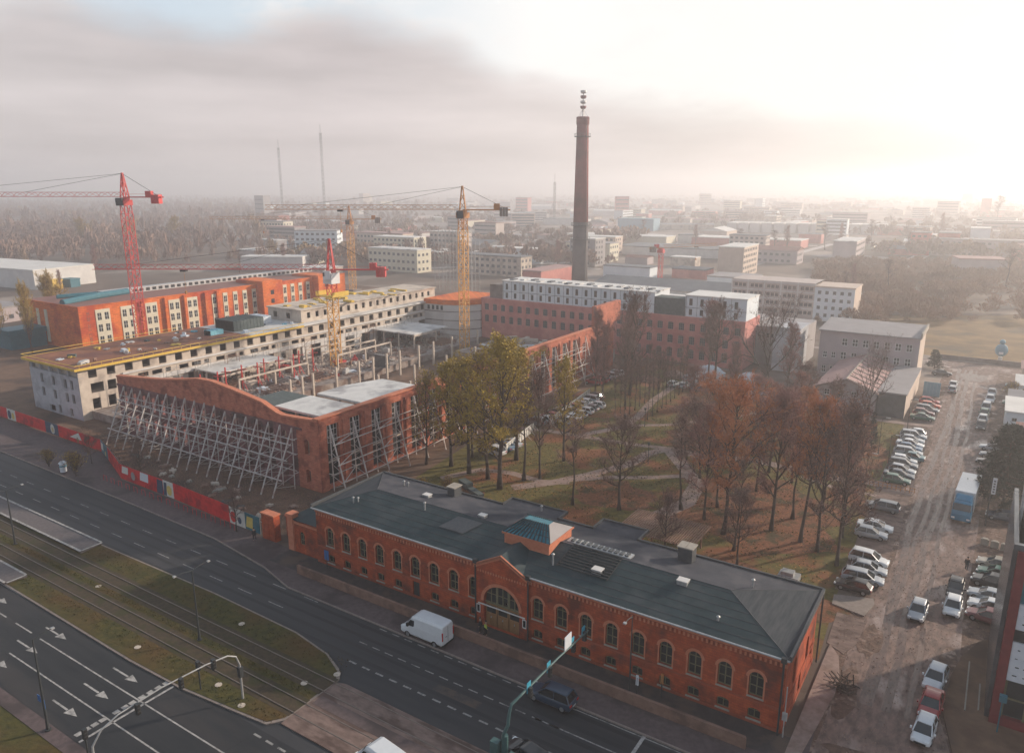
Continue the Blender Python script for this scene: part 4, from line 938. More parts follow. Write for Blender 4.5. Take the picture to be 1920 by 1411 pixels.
# loose things on the site ground in front of the wall
for i in range(26):
    x = rq.uniform(-112, -68); y = rq.uniform(4.5, 9.5) if x > -100 else rq.uniform(8.6, 10); s = rq.uniform(.3, 1.3)
    b = MB(); b.box(-s, -.15, 0, s, .15, .18); b.box(-s * .8, -.1, .18, s * .9, .22, .32); b.box(-s * .3, -.5, 0, s * .3, .6, .3)
    o = bpy.data.objects.new('debris_pile', b.mesh('debris_pile', rq.choice(['timber', 'rubble', 'concrete', 'net_dark', 'stone']))); COL.objects.link(o); o.location = (x, y, .02); o.rotation_euler = (0, 0, rq.uniform(0, 3))
    tag(o, 'small pile of boards and rubble on the site ground behind the red hoarding', 'debris', 'debris piles before the ruined front wall')
# ================================================================ LONG CONCRETE SHELL BUILDING
cs = thing('concrete_building', 'long unfinished concrete building with orange formwork roof and rows of empty windows', 'building', (-147.5, 70, 0))
X0, X1, Y0, Y1 = -157.0, -138.0, 15.3, 131.0
b = MB(); ops = []
for k in range(30):     # upper storey windows
    s = 2.0 + k * 3.78
    ops.append((s, s + 1.7, 8.3, 9.9))
ops_m = []
for k in range(34):
    s = 9 + k * 3.15
    ops_m.append((s, s + (2.3 if k % 3 else 1.2), 6.3, 7.25))
ops_b = [(2.2, 3.8, 1.9, 4.1), (5.4, 7.0, 1.9, 4.1), (8.2, 9.8, 1.9, 4.1), (2.2, 4.8, 5.2, 7.2), (5.6, 7.4, 5.2, 7.2)]
for k in range(12):
    s = 12.5 + k * 3.7; ops_b += [(s, s + 1.5, .6, 2.6), (s, s + 1.5, 3.2, 5.0)]
for k in range(9): ops_b.append((59.4 + k * 6.25, 62.9 + k * 6.25, .5, 5.2))
ops_m = [o for o in ops_m if o[0] > 8.5]
facade(b, (X1, Y0), R(90), Y1 - Y0, 0, 10.4, [o for o in ops if o[1] < 114] + [o for o in ops_m if o[1] < 115] + ops_b, .35)
part('east_facade', b, 'concrete', cs)
b = MB(); ops = [(s, s + 1.1, z, z + h_) for s in (4.0, 8.6, 13.2, 15.6) for z, h_ in ((6.0, 1.9), (3.1, 1.9))] + [(6.2, 8.4, .3, 1.6), (9.8, 10.8, .2, 2.0), (14.2, 15.2, .2, 1.9)]
facade(b, (X0, Y0), 0, 19, 0, 8.6, ops, .35); part('south_facade', b, 'concrete_cool', cs)  # shade on this end is put into the bluish concrete colour
b = MB(); facade(b, (X0, Y1), R(-90), Y1 - Y0, 0, 10.4, [(4 + k * 5, 6 + k * 5, 4, 6) for k in range(21)], .35); b.poly([(X1, Y1, 0), (X0, Y1, 0), (X0, Y1, 10.4), (X1, Y1, 10.4)])
b.box(X0 + .5, Y0 + .8, 8.5, X1 - .4, Y0 + 1.1, 10.4); part('rear_facade', b, 'concrete', cs)
b = MB(); b.box(X0 + .02, Y0 + .02, 8.55, X1 + .02, Y0 + 1.0, 8.65)
for k in range(6): b.box(X0 + .4 + k * 3.6, Y0 + .1, 8.65, X0 + .8 + k * 3.6, Y0 + .5, 10.4)
part('south_colonnade', b, 'concrete_cool', cs)
b = MB(); b.box(X0 + .4, Y0 + .4, 5.0, X1 - .36, Y1 - .3, 5.2); b.box(X0 + .4, Y0 + .4, 8.0, X1 - .36, Y1 - .3, 8.2); b.box(X0 + 8, Y0 + 2, 0, X0 + 8.3, Y1 - 2, 10.3); part('inner_floors', b, 'concrete_dark', cs)
b = MB(); b.box(X0 - .9, Y0 - .9, 10.42, X1 + .9, 56, 10.72); part('roof_formwork', b, 'formwork', cs)
b = MB(); b.box(X0 - .6, 56, 10.42, X1 + .7, Y1 + .3, 10.73); part('roof_slab', b, 'white_membrane', cs)
b = MB(); b.box(X1 + .003, Y0 + 8.8, 7.75, X1 + .35, Y1, 8.1); b.box(X1 + .003, Y0 + 11, 5.3, X1 + .42, Y1, 6.15); part('floor_bands', b, 'plaster_white', cs)
for k in range(10): b = MB(); b.box(X1 + .003, Y0 + 56.2 + k * 6.25, 0, X1 + .3, Y0 + 58.7 + k * 6.25, 5.298); part('pier', b, 'plaster_white', cs)
b = MB()
for x0_, y0_, x1_, y1_ in ((X0 - .9, Y0 - .95, X1 + .95, Y0 - .85), (X1 + .85, Y0 - .85, X1 + .95, 72), (X0 - .95, Y0 - .85, X0 - .85, 50)): b.box(x0_, y0_, 10.3, x1_, y1_, 10.78); b.box(x0_, y0_, 11.35, x1_, y1_, 11.45)
yy = Y0
while yy < 72: b.box(X1 + .87, yy, 10.7, X1 + .93, yy + .06, 11.4); yy += 2.2
part('guard_rail', b, 'rail_yellow', cs)
# set-back extra storey at the far part
b = MB(); ops = [(2 + k * 2.9, 3.1 + k * 2.9, 11.7, 13.2) for k in range(18)]
facade(b, (-140.2, 74), R(90), 55, 10.74, 13.9, ops, .3); facade(b, (-153, 74), 0, 12.8, 10.74, 13.9, [(2, 3.5, 11.5, 13), (7, 8.5, 11.5, 13)], .3)
b.poly([(-140.2, 129, 10.74), (-153, 129, 10.74), (-153, 129, 13.9), (-140.2, 129, 13.9)]); b.poly([(-153, 129, 10.74), (-153, 74, 10.74), (-153, 74, 13.9), (-153, 129, 13.9)])
part('top_storey', b, 'concrete', cs)
b = MB(); b.box(-153.3, 73.6, 13.902, -139.8, 129.4, 14.15); part('top_slab', b, 'concrete', cs)
b = MB()
for i in range(34):
    x = rq.uniform(-152, -141); y = rq.uniform(75, 118); b.box(x, y, 14.155, x + rq.uniform(1, 4), y + rq.uniform(.4, 1.4), 14.2 + rq.uniform(.1, .5))
single('formwork_boards', b, 'rail_yellow', 'scatter of yellow formwork boards on the highest concrete roof', 'formwork', loc=(-146, 96, 14.15), kind='stuff')
for i in range(46):
    x = rq.uniform(-155, -140); y = rq.uniform(17, 72); s = rq.uniform(.3, 1.2)
    m = rq.choice(['concrete', 'light_metal', 'timber', 'tarp_white', 'rail_yellow', 'net_dark']) if y < 50 else rq.choice(['tarp_white', 'light_metal', 'tarp_blue', 'net_dark'])
    b = MB(); b.box(-s, -s * .4, 0, s, s * .5, rq.uniform(.15, .7)); b.box(-s * .2, -s, 0, s * .3, s, .2)
    o = bpy.data.objects.new('roof_materials', b.mesh('roof_materials', m)); COL.objects.link(o); o.location = (x, y, 10.74); o.rotation_euler = (0, 0, rq.uniform(0, 3))
    tag(o, 'small stack of building materials on the long concrete roof', 'building materials', 'stacks on the long concrete roof')
for (x, y, l, w_, h_, m, lb) in ((-148, 61, 4.5, 3.5, 2.6, 'net_dark', 'dark grey netted cage block on the concrete roof before the orange building'), (-150, 67, 3, 3, 2.0, 'tarp_white', 'grey white sheeted block behind the netted cage on the roof'), (-146, 52, 1.8, 1.2, 1.2, 'tarp_blue', 'bright blue tarpaulin bundle on the white roof slab')):
    b = MB(); b.box(x - w_, y - l, 10.75, x + w_, y + l, 10.75 + h_ - .1)
    for i in range(int(l * 2)): b.box(x - w_ - .05, y - l + i, 10.75, x + w_ + .05, y - l + i + .08, 10.75 + h_)
    single('roof_plant', b, m, lb, 'roof plant', loc=(x, y, 10.75))
# white corner block joining it to the pink mill
wc = thing('corner_block', 'white plastered corner block with orange parapet and curved floor bands behind a yellow crane', 'building', (-130, 130, 0))
b = MB(); ops = [(2 + k * 2.2, 3.0 + k * 2.2, 7.2, 9.3) for k in range(3)]
pts = [(-138, 121), (-131, 121.5), (-125, 124), (-122.2, 128.6), (-122.2, 142), (-138, 142)]
b.prism(pts, 0, 11.2); part('wall', b, 'plaster_white', wc)
b = MB(); b.prism([(x + (.15 if x > -130 else 0), y - .15) for x, y in pts[:4]] + [(-122.0, 142.1), (-138.1, 142.1)], 10.2, 11.7); part('parapet', b, 'orange_brick', wc)
b = MB()
for z in (2.6, 5.3, 8.0): b.prism([(x + (.1 if x > -130 else 0), y - .1) for x, y in pts[:4]] + [(-122.1, 142), (-138, 142)], z, z + .22)
part('floor_bands', b, 'concrete_dark', wc)
for k in range(4):
    b = MB(); b.box(-136.6 + k * 1.6, 120.85 + k * .12, 8.6, -135.9 + k * 1.6, 121.3 + k * .12, 9.9); part('window', b, 'glass', wc)
# ================================================================ PINK MILL WITH WHITE ROOFTOP STOREYS
pm = thing('brick_mill', 'long pinkish brick mill with two white panelled storeys added on its roof', 'building', (-82, 135, 0))
b = MB(); ops = []
for k in range(27):
    s = 1.2 + k * 2.95
    ops += [(s, s + 1.5, 8.6, 10.6, .25), (s, s + 1.5, 5.0, 7.2, .25)] + ([(s, s + 1.5, 1.3, 3.8, .4)] if k > 16 else [])
facade(b, (-122, 129), 0, 80.5, 0, 12.3, ops, .3)
b.poly([(-41.5, 129, 0), (-41.5, 142, 0), (-41.5, 142, 12.3), (-41.5, 129, 12.3)]); b.poly([(-41.5, 142, 0), (-122, 142, 0), (-122, 142, 12.3), (-41.5, 142, 12.3)]); b.poly([(-122, 142, 0), (-122, 129, 0), (-122, 129, 12.3), (-122, 142, 12.3)])
b.poly([(-122, 129, 12.3), (-41.5, 129, 12.3), (-41.5, 142, 12.3), (-122, 142, 12.3)]); part('wall', b, 'pink_brick', pm)
b = MB(); b.box(-122.1, 128.85, 11.7, -41.4, 128.997, 12.25); b.box(-122, 128.9, 7.7, -41.5, 128.998, 7.9); part('cornice', b, 'pink_brick', pm)
for op in ops: window(pm, (-122, 129), 0, op, .3, 'frame_grey', 'glass_grey', 3, 3, .07, split=False)
for x0_, x1_ in ((-114.5, -66), (-57.5, -41.6)):
    b = MB(); n = int((x1_ - x0_) / 2.95); ops = []
    for k in range(n): ops += [(1.0 + k * 2.95, 1.9 + k * 2.95, 15.2, 17.0), (1.0 + k * 2.95, 1.9 + k * 2.95, 12.7, 14.3)]
    facade(b, (x0_, 129.5), 0, x1_ - x0_, 12.302, 17.7, ops, .2); b.poly([(x1_, 129.5, 12.302), (x1_, 140, 12.302), (x1_, 140, 17.7), (x1_, 129.5, 17.7)]); b.poly([(x0_, 140, 12.302), (x0_, 129.5, 12.302), (x0_, 129.5, 17.7), (x0_, 140, 17.7)]); b.poly([(x1_, 140, 12.302), (x0_, 140, 12.302), (x0_, 140, 17.7), (x1_, 140, 17.7)])
    ws = part('white_storey', b, 'panel_white', pm)
    for k in range(n):
        for z0_, z1_ in ((15.2, 17.0), (12.7, 14.3)):
            b = MB(); b.box(x0_ + 1.0 + k * 2.95, 129.62, z0_, x0_ + 1.9 + k * 2.95, 129.66, z1_); part('window', b, 'glass', ws)
    b = MB(); b.box(x0_ - .2, 129.3, 17.702, x1_ + .2, 140.2, 17.95); part('roof', b, 'roof_bright', ws)
    b = MB()
    for k in range(n): b.box(x0_ + .2 + k * 2.95, 129.42, 12.4, x0_ + .26 + k * 2.95, 129.498, 17.7)
    b.box(x0_, 129.42, 14.6, x1_, 129.499, 14.7); part('panel_joints', b, 'coping', ws)
b = MB(); b.box(-66, 129.3, 12.31, -57.6, 134, 16.8); part('scaffold_netting', b, 'net_dark', pm)
b = MB(); b.box(-119.5, 130, 12.31, -114.6, 138, 16.4); part('stair_tower', b, 'concrete_dark', pm)
for k in range(16):
    b = MB(); x = -113 + k * 3.1; b.box(x, 131 + (k % 3), 17.955, x + 1.4, 133.5 + (k % 3), 18.3); part('rooflight', b, 'white_membrane' if k % 2 else 'roof_dark', pm)
b = MB()
for i in range(14): x = -120.5 + i * .5; b.box(x, 136, 0, x + .1, 136.1, .1)
# ================================================================ ORANGE BRICK BUILDING
ob = thing('brick_building', 'long bright orange brick building with cream window bays behind the concrete shell', 'building', (-218, 100, 0))
OXE = -203.0
def bay(b, y, w_): b.box(OXE - .02, y, 0, OXE + .12, y + w_, 11.2)
b = MB(); b.prism([(-234, 50), (OXE, 50), (OXE, 152), (-234, 152)], 0, 12.4); part('wall', b, 'orange_brick', ob)
b = MB(); b.box(-233.6, 50.4, 12.402, OXE - .4, 151.6, 12.5); part('roof', b, 'roof_brownred', ob)
b = MB(); b.box(OXE - .3, 49.9, 12.403, OXE + .1, 152, 12.7); b.box(-234, 49.9, 12.403, OXE - .3, 50.2, 12.7); part('parapet', b, 'orange_brick', ob)
def bayset(ys, wide):
    for y in ys:
        b = MB(); b.box(OXE + .002, y, .5, OXE + .14, y + wide, 11.3); bb = part('window_bay', b, 'cream', ob)
        cols = 2 if wide > 3.2 else 1
        for z in (8.3, 5.0, 1.6):
            for c in range(cols):
                yc = y + wide * (c + .5) / cols; b = MB(); b.box(OXE + .142, yc - .55, z, OXE + .17, yc + .55, z + 2.0); wn = part('window', b, 'glass', bb)
                b = MB(); b.box(OXE + .172, yc - .04, z, OXE + .19, yc + .04, z + 2.0); b.box(OXE + .173, yc - .55, z + .95, OXE + .188, yc + .55, z + 1.03); part('glazing_bar', b, 'frame_white', wn)
bayset([54.6 + 7.4 * k for k in range(2)], 4.2); bayset([69.6, 77.2, 83.4], 3.8); bayset([92.5, 96.7, 100.6, 104.4, 108.2], 1.7); bayset([121.5, 125, 128.6, 132.2], 1.7)
for y0_, y1_, z_ in ((110.5, 119.0, 13.6), (135.6, 142.8, 13.2)):
    b = MB(); b.box(-214, y0_, 0, OXE + 3.0, y1_, z_); b.box(-213.5, y0_ + .5, z_ + .002, OXE + 2.5, y1_ - .5, z_ + .1); tw = part('stair_tower', b, 'orange_brick', ob)
    for z in (3, 6, 9): b = MB(); b.box(OXE + 3.002, y0_ + 3.2, z, OXE + 3.04, y0_ + 4.6, z + 1.5); part('window', b, 'glass', tw)
for k in range(6):
    b = MB(); yk = 68.0 + (0, 7.6, 14.2, 21.6, 26, 50)[k]; b.box(OXE + .002, yk, 0, OXE + .8, yk + .9, 12.2); part('buttress', b, 'orange_brick', ob)
b = MB()
for x in (-231, -226.4, -221.8): b.box(x, 49.86, 1, x + 1.6, 49.998, 10.5)
part('south_window_strips', b, 'cream', ob)
b = MB(); b.box(-222, 66, 12.51, -219, 150, 14.0); part('roof_gallery', b, 'light_metal', ob)
for k in range(38): b = MB(); b.box(-218.997, 67 + k * 2.2, 12.8, -218.95, 68.3 + k * 2.2, 13.7); part('gallery_window', b, 'glass', ob)
b = MB(); b.tube([(-213, 51, 12.9), (-216, 62, 13.3), (-219, 74, 13.2)], 1.0, 10); b.tube([(-226, 56, 13), (-222, 72, 13)], .7, 8); part('roof_duct', b, 'metal_teal', ob)
# vertical dark characters on the plain end pier of its facade
b = MB(); rq2 = random.Random(4)
for k in range(14):
    z = 10.4 - k * .68
    if k in (4, 8): continue
    b.box(OXE + .003, 52.2, z, OXE + .05, 52.32, z + .48); b.box(OXE + .003, 52.33, z + rq2.choice([0, .2, .38]), OXE + .05, 52.8, z + rq2.choice([.1, .3, .48])); b.box(OXE + .003, 52.81, z + rq2.choice([0, .1]), OXE + .05, 52.93, z + .48)
part('wall_lettering', b, 'roof_brownred', ob)
b = MB(); b.box(-229, 40, 0, -222, 49.7, 4.2); b.box(-229.6, 39.4, 4.2, -221.4, 49.8, 5.6); single('loading_canopy', b, 'metal_teal', 'teal blue canopy block at the foot of the orange building end wall', 'canopy', loc=(-225, 45, 0))
# ================================================================ CRANES
def lattice(b, p, q, wd, step, r=.07, tri=False, mi=0):
    p, q = Vector(p), Vector(q); d = (q - p); L = d.length; d.normalize()
    up = Vector((0, 0, 1)) if abs(d.z) < .5 else Vector((1, 0, 0)); s = d.cross(up).normalized(); u = s.cross(d).normalized()
    if tri: cs_ = [s * -wd / 2, s * wd / 2, u * wd * 1.0]
    else: cs_ = [s * -wd / 2 - u * wd / 2, s * wd / 2 - u * wd / 2, s * wd / 2 + u * wd / 2, s * -wd / 2 + u * wd / 2]
    for c in cs_: b.beam(p + c, q + c, r * 1.9, mi)
    n = max(1, int(L / step))
    for i in range(n):
        a0 = p + d * (L * i / n); a1 = p + d * (L * (i + 1) / n); am = (a0 + a1) / 2
        for j in range(len(cs_)):
            c0, c1 = cs_[j], cs_[(j + 1) % len(cs_)]
            if i % 2: c0, c1 = c1, c0
            b.beam(a0 + c0, a1 + c1, r * 1.3, mi)
            if not tri: b.beam(a0 + cs_[j], a0 + cs_[(j + 1) % 4], r * 1.1, mi)
def crane(label, x, y, jz, apex, mh, jdir, jl, cl, col, jcol, mast_w=1.9, cabc='cab_white', cw='counterweight', low_mast=None):
    t_ = thing('tower_crane', label, 'crane', (x, y, 0), 'tower cranes around the mill')
    d = Vector((math.cos(jdir), math.sin(jdir), 0)); s = Vector((-d.y, d.x, 0)); o = Vector((x, y, 0)); Z_ = lambda z: Vector((0, 0, z))
    b = MB(); b.box(x - 2.8, y - 2.8, 0, x + 2.8, y + 2.8, .8); part('base', b, 'concrete_dark', t_)
    b = MB(); lattice(b, o + Z_(.8), o + Z_(mh), mast_w, 1.9, .09); part('mast', b, low_mast or col, t_)
    if mh < jz - 3: b = MB(); lattice(b, o + Z_(mh), o + Z_(jz - 1.5), mast_w * .9, 1.7, .1); part('upper_mast', b, col, t_)
    b = MB(); b.box(x - 1.3, y - 1.3, jz - 2.0, x + 1.3, y + 1.3, jz - .6); b.cyl(x, y, jz - .6, jz, 1.2, n=12); part('slewing_ring', b, col, t_)
    if apex > jz + 2:
        b = MB()
        for a_, c in ((-.8, -.8), (.8, -.8), (.8, .8), (-.8, .8)): b.beam(o + d * a_ + s * c + Z_(jz), o + d * a_ * .15 + s * c * .15 + Z_(apex), .24)
        n = max(2, int((apex - jz) / 1.6))
        for i in range(n):
            f = 1 - .85 * i / n; f2 = 1 - .85 * (i + 1) / n; z0_ = jz + (apex - jz) * i / n; z1_ = jz + (apex - jz) * (i + 1) / n
            for q in range(4):
                c4 = [(-.8, -.8), (.8, -.8), (.8, .8), (-.8, .8)]; a0, a1 = c4[q], c4[(q + 1) % 4]
                b.beam(o + d * a0[0] * f + s * a0[1] * f + Z_(z0_), o + d * a1[0] * f2 + s * a1[1] * f2 + Z_(z1_), .12)
        part('tower_head', b, col, t_)
    b = MB(); lattice(b, o + d * 1.2 + Z_(jz + .2), o + d * jl + Z_(jz + .2), 1.15, 1.7, .055, tri=True); part('jib', b, jcol, t_)
    b = MB(); p = o - d * cl; b.beam(o - s * .5 + Z_(jz + .1), p - s * .5 + Z_(jz + .1), .3); b.beam(o + s * .5 + Z_(jz + .1), p + s * .5 + Z_(jz + .1), .3)
    for i in range(int(cl)): b.beam(o - d * i - s * .5 + Z_(jz + .1), o - d * (i + 1) + s * .5 + Z_(jz + .1), .1)
    b.beam(o + Z_(jz + .9) + s * .6, p + Z_(jz + .9) + s * .6, .06); part('counter_jib', b, jcol, t_)
    b = MB(); q = o - d * (cl - 1.2)
    for k in range(3):
        c = q + d * (k * .75 - .2); b.box(c.x - .33, c.y - 1.0, jz - 1.6, c.x + .33, c.y + 1.0, jz + .75, rot=(c.x, c.y, jdir))
    part('counterweight', b, cw, t_)
    b = MB(); q = o - d * (cl - 3.6); b.box(q.x - .8, q.y - .7, jz + .25, q.x + .8, q.y + .7, jz + 1.7, rot=(q.x, q.y, jdir)); part('winch', b, col, t_)
    b = MB(); q = o + d * .6 + s * 1.5; b.box(q.x - .8, q.y - .6, jz - 2.1, q.x + .9, q.y + .6, jz - .1, rot=(q.x, q.y, jdir)); cb = part('cab', b, cabc, t_)
    b = MB(); b.box(q.x + .5, q.y - .62, jz - 1.3, q.x + .93, q.y + .62, jz - .4, rot=(q.x, q.y, jdir)); part('cab_window', b, 'glass', cb)
    if apex > jz + 2:
        b = MB()
        for f in (.42, .82): b.beam(o + Z_(apex - .2), o + d * jl * f + Z_(jz + 1.4), .075)
        b.beam(o + Z_(apex - .2), o - d * (cl - 1) + Z_(jz + .3), .09); part('tie_rod', b, 'dark_metal', t_)
    b = MB(); q = o + d * jl * .62; b.box(q.x - .7, q.y - .7, jz - .35, q.x + .7, q.y + .7, jz + .1, rot=(q.x, q.y, jdir)); tr = part('trolley', b, 'dark_metal', t_)
    b = MB(); b.beam(q + Z_(jz - .3), q + Z_(jz - 5), .05); b.box(q.x - .2, q.y - .2, jz - 5.8, q.x + .2, q.y + .2, jz - 5); part('hook_block', b, 'crane_rust', tr)
    return t_
LEFT = R(180 + 33)     # the jibs all point to the west
crane('red lattice tower crane rising before the orange brick building', -189.5, 59.5, 42.2, 48.6, 38, LEFT - R(4), 66, 10.5, 'crane_red', 'crane_red', 2.2, cabc='dark_metal', cw='crane_red')
crane('yellow tower crane farthest back beyond the concrete shell', -231.5, 184.6, 31.2, 37.0, 25, LEFT + R(3), 60, 14, 'crane_rust', 'crane_rust', 2.2, cabc='dark_metal', low_mast='crane_yellow')
crane('tall yellow tower crane in front of the white corner block', -111.0, 105.3, 39.0, 45.2, 34, LEFT, 52, 12.6, 'crane_rust', 'crane_rust', 1.9, cabc='dark_metal', low_mast='crane_yellow')
c4 = crane('yellow masted tower crane with red head and white cab inside the courtyard', -124.9, 70.7, 25.6, 33.0, 19.5, LEFT, 57, 13.8, 'crane_red', 'crane_red', 1.9, cw='crane_red', low_mast='crane_yellow')
b = MB(); b.box(-127.7, 68, 19.4, -122.1, 73.4, 19.6)
for s in (-1, 1): b.box(-124.9 + s * 2.8 - .04, 68, 19.6, -124.9 + s * 2.8 + .04, 73.4, 20.6); b.beam((-124.9 + s * 2.6, 68.2, 19.4), (-124.9 + s * .9, 69.9, 17), .15)
part('climbing_frame', b, 'rail_yellow', c4)
b = MB(); b.box(-126.3, 69.3, 22.4, -123.5, 72.1, 25.0); b.box(-126.0, 69.2, 23.2, -124.4, 69.298, 24.4); part('machine_cab', b, 'cab_white', c4)
crane('short plain red mast crane behind the white rooftop storeys', -115.0, 254.1, 19.2, 20.0, 17, R(57), 30, 6, 'crane_red', 'crane_rust', 1.6, cabc='crane_red')
# ================================================================ CHIMNEY
ch = thing('factory_chimney', 'tall tapering dark brick factory chimney with galleries and stacked drums on top', 'chimney', (-147.1, 239.9, 0))
cx, cy_ = -147.1, 239.9
b = MB(); b.cyl(cx, cy_, 0, 30, 3.6, 3.25, 28); part('lower_shaft', b, 'chimney_grey', ch, smooth=True)
b = MB(); b.cyl(cx, cy_, 30.003, 73.5, 3.25, 2.45, 28); part('upper_shaft', b, 'chimney_brick', ch, smooth=True)
b = MB(); b.cyl(cx, cy_, 70.5, 73.0, 2.75, 2.75, 28); b.cyl(cx, cy_, 73.0, 73.6, 2.9, 2.6, 28); part('cap', b, 'chimney_brick', ch)
for z, r in ((22.5, 3.4), (28.5, 3.3), (65.5, 2.6)):
    b = MB(); b.cyl(cx, cy_, z, z + .25, r + .9, n=24); g_ = part('gallery', b, 'dark_metal', ch)
    b = MB()
    for k in range(20):
        a0 = 2 * math.pi * k / 20; a1 = 2 * math.pi * (k + 1) / 20; p = Vector((cx + (r + .85) * math.cos(a0), cy_ + (r + .85) * math.sin(a0), z + 1.3)); q = Vector((cx + (r + .85) * math.cos(a1), cy_ + (r + .85) * math.sin(a1), z + 1.3))
        b.beam(p, q, .07); b.beam(p, p - Vector((0, 0, 1.1)), .07)
    part('railing', b, 'dark_metal', g_)
b = MB(); b.cyl(cx, cy_, 73.5, 84, .28, .22, 8)
for k in range(4): a0 = math.pi / 2 * k; b.beam((cx + 2.3 * math.cos(a0), cy_ + 2.3 * math.sin(a0), 73.6), (cx, cy_, 77), .12)
part('antenna_mast', b, 'light_metal', ch)
for k in range(4): b = MB(); z = 76.8 + k * 2.05; b.cyl(cx, cy_, z, z + .5, .9, 1.25, 16); b.cyl(cx, cy_, z + .5, z + 1.15, 1.25, 1.25, 16); part('antenna_drum', b, 'chimney_brick' if k % 2 == 0 else 'light_metal', ch)
b = MB(); b.box(cx + 3.3, cy_ - 1.2, 0, cx + 3.4, cy_ - .7, 30); b.beam((cx + 3.1, cy_ - 1, 30), (cx + 2.3, cy_ - 1, 73), .2); part('ladder', b, 'dark_metal', ch)
# ================================================================ SCHOOL, GREY BLOCKS, OFFICE, HALL
sc2 = thing('school_building', 'three storey pinkish grey building with flat roof beside the wet side street', 'building', (-14, 140, 0))
b = MB(); ops = []
for k in range(7): ops += [(5.0 + k * 2.3, 6.3 + k * 2.3, 8.2, 10.0), (5.0 + k * 2.3, 6.3 + k * 2.3, 4.9, 6.7)] if k < 7 else []
for k in range(2): ops += [(1.0 + k * 1.9, 2.0 + k * 1.9, 4.9, 6.5), (1.0 + k * 1.9, 2.0 + k * 1.9, 1.2, 3)]
facade(b, (-24.5, 133), 0, 21.5, 0, 11.6, ops, .25); b.poly([(-3, 147, 0), (-24.5, 147, 0), (-24.5, 147, 11.6), (-3, 147, 11.6)]); b.poly([(-24.5, 147, 0), (-24.5, 133, 0), (-24.5, 133, 11.6), (-24.5, 147, 11.6)]); part('wall', b, 'school_wall', sc2)
b = MB(); b.poly([(-3, 133, 0), (-3, 147, 0), (-3, 147, 12.4), (-3, 133, 11.6)]); b.box(-3.3, 132.8, 11.5, -2.8, 147.2, 11.6); part('end_wall', b, 'school_end', sc2)
for op in ops: window(sc2, (-24.5, 133), 0, op, .25, 'frame_white', 'glass', 2, 2, .12)
b = MB(); b.poly([(-24.9, 132.5, 11.7), (-2.7, 132.5, 11.7), (-2.7, 147.4, 12.6), (-24.9, 147.4, 12.6)]); b.poly([(-24.9, 132.5, 11.45), (-24.9, 147.4, 12.3), (-2.7, 147.4, 12.3), (-2.7, 132.5, 11.45)])
b.poly([(-24.9, 132.5, 11.45), (-2.7, 132.5, 11.45), (-2.7, 132.5, 11.7), (-24.9, 132.5, 11.7)]); b.poly([(-2.7, 132.5, 11.45), (-2.7, 147.4, 12.3), (-2.7, 147.4, 12.6), (-2.7, 132.5, 11.7)]); part('roof', b, 'roof_grey', sc2)
b = MB(); b.box(-2.95, 132.4, 11.8, -2.6, 147.3, 12.9); part('parapet', b, 'stone', sc2)
pv = thing('school_annex', 'low annex with pinkish pitched roof and grey walls in front of the three storey building', 'building', (-12, 115, 0))
b = MB(); ops = [(1.6 + k * 2.6, 2.7 + k * 2.6, 3.1, 4.3) for k in range(3)] + [(1.6 + k * 2.6, 2.7 + k * 2.6, .9, 2.3) for k in range(4)]
facade(b, (-19, 104.5), 0, 11.5, 0, 4.9, ops, .25); b.poly([(-19, 104.5, 4.9), (-7.5, 104.5, 4.9), (-13.3, 104.5, 6.9)]); b.poly([(-19, 132.9, 0), (-19, 104.5, 0), (-19, 104.5, 4.9), (-19, 132.9, 4.9)]); b.poly([(-7.5, 104.5, 0), (-7.5, 132.9, 0), (-7.5, 132.9, 4.9), (-7.5, 104.5, 4.9)]); part('wall', b, 'school_wall', pv)
for op in ops: window(pv, (-19, 104.5), 0, op, .25, 'frame_white', 'glass', 2, 2, .1)
b = MB()
for s, xe in ((-1, -19.5), (1, -7.1)):
    q = [(xe, 104.0, 4.75), (-13.3, 104.0, 7.0), (-13.3, 132.9, 7.0), (xe, 132.9, 4.75)]
    if s > 0: b.poly(q[::-1] if False else q, 0)
    else: b.poly(q, 0)
    b.poly([(x, y, z - .15) for x, y, z in q])
part('roof', b, 'roof_pink', pv)
b = MB()
for k in range(9): y = 104.4 + k * 3.4; b.beam((-13.3, y, 7.06), (-7.1, y, 4.82), .16)
b.beam((-13.3, 104, 7.08), (-13.3, 132.9, 7.08), .2); part('roof_ribs', b, 'stone', pv)
b = MB(); b.prism([(-7.4, 105.5), (-2.2, 105.5), (-2.2, 132.9), (-7.4, 132.9)], 0, 4.75); side = part('side_wing', b, 'school_end', pv)
b = MB(); b.box(-7.4, 105.42, .02, -2.25, 105.498, 4.74); part('dark_cladding', b, 'glass_grey', side)
b = MB(); b.box(-7.4, 105.4, 4.752, -2.05, 132.8, 5.0); part('flat_roof', b, 'roof_grey', side)
gb = thing('grey_block', 'low grey flat roofed block with raised slab between the mill and the pinkish building', 'building', (-38, 145, 0))
b = MB(); b.prism([(-41.4, 139), (-30, 139), (-30, 156), (-41.4, 156)], 0, 10.0); part('wall', b, 'roof_grey', gb)
b = MB(); b.prism([(-47, 142.3), (-41.45, 142.3), (-41.45, 156), (-47, 156)], 0, 10.4); part('tower', b, 'roof_grey', gb)
b = MB(); b.prism([(-35.5, 133.5), (-29.3, 133.5), (-29.3, 143), (-35.5, 143)], 0, 10.9); b.box(-36, 133.2, 10.9, -29, 143.2, 11.2); part('stair_block', b, 'concrete_cool', gb)
for k in range(5): b = MB(); b.box(-40.8 + k * 1.1, 138.9, 7.2, -40.2 + k * 1.1, 138.998, 8.2); part('window', b, 'glass', gb)
of = thing('office_block', 'pale four storey office block with grid facade and blue white end section', 'building', (-50, 222, 0))
b = MB(); ops = []
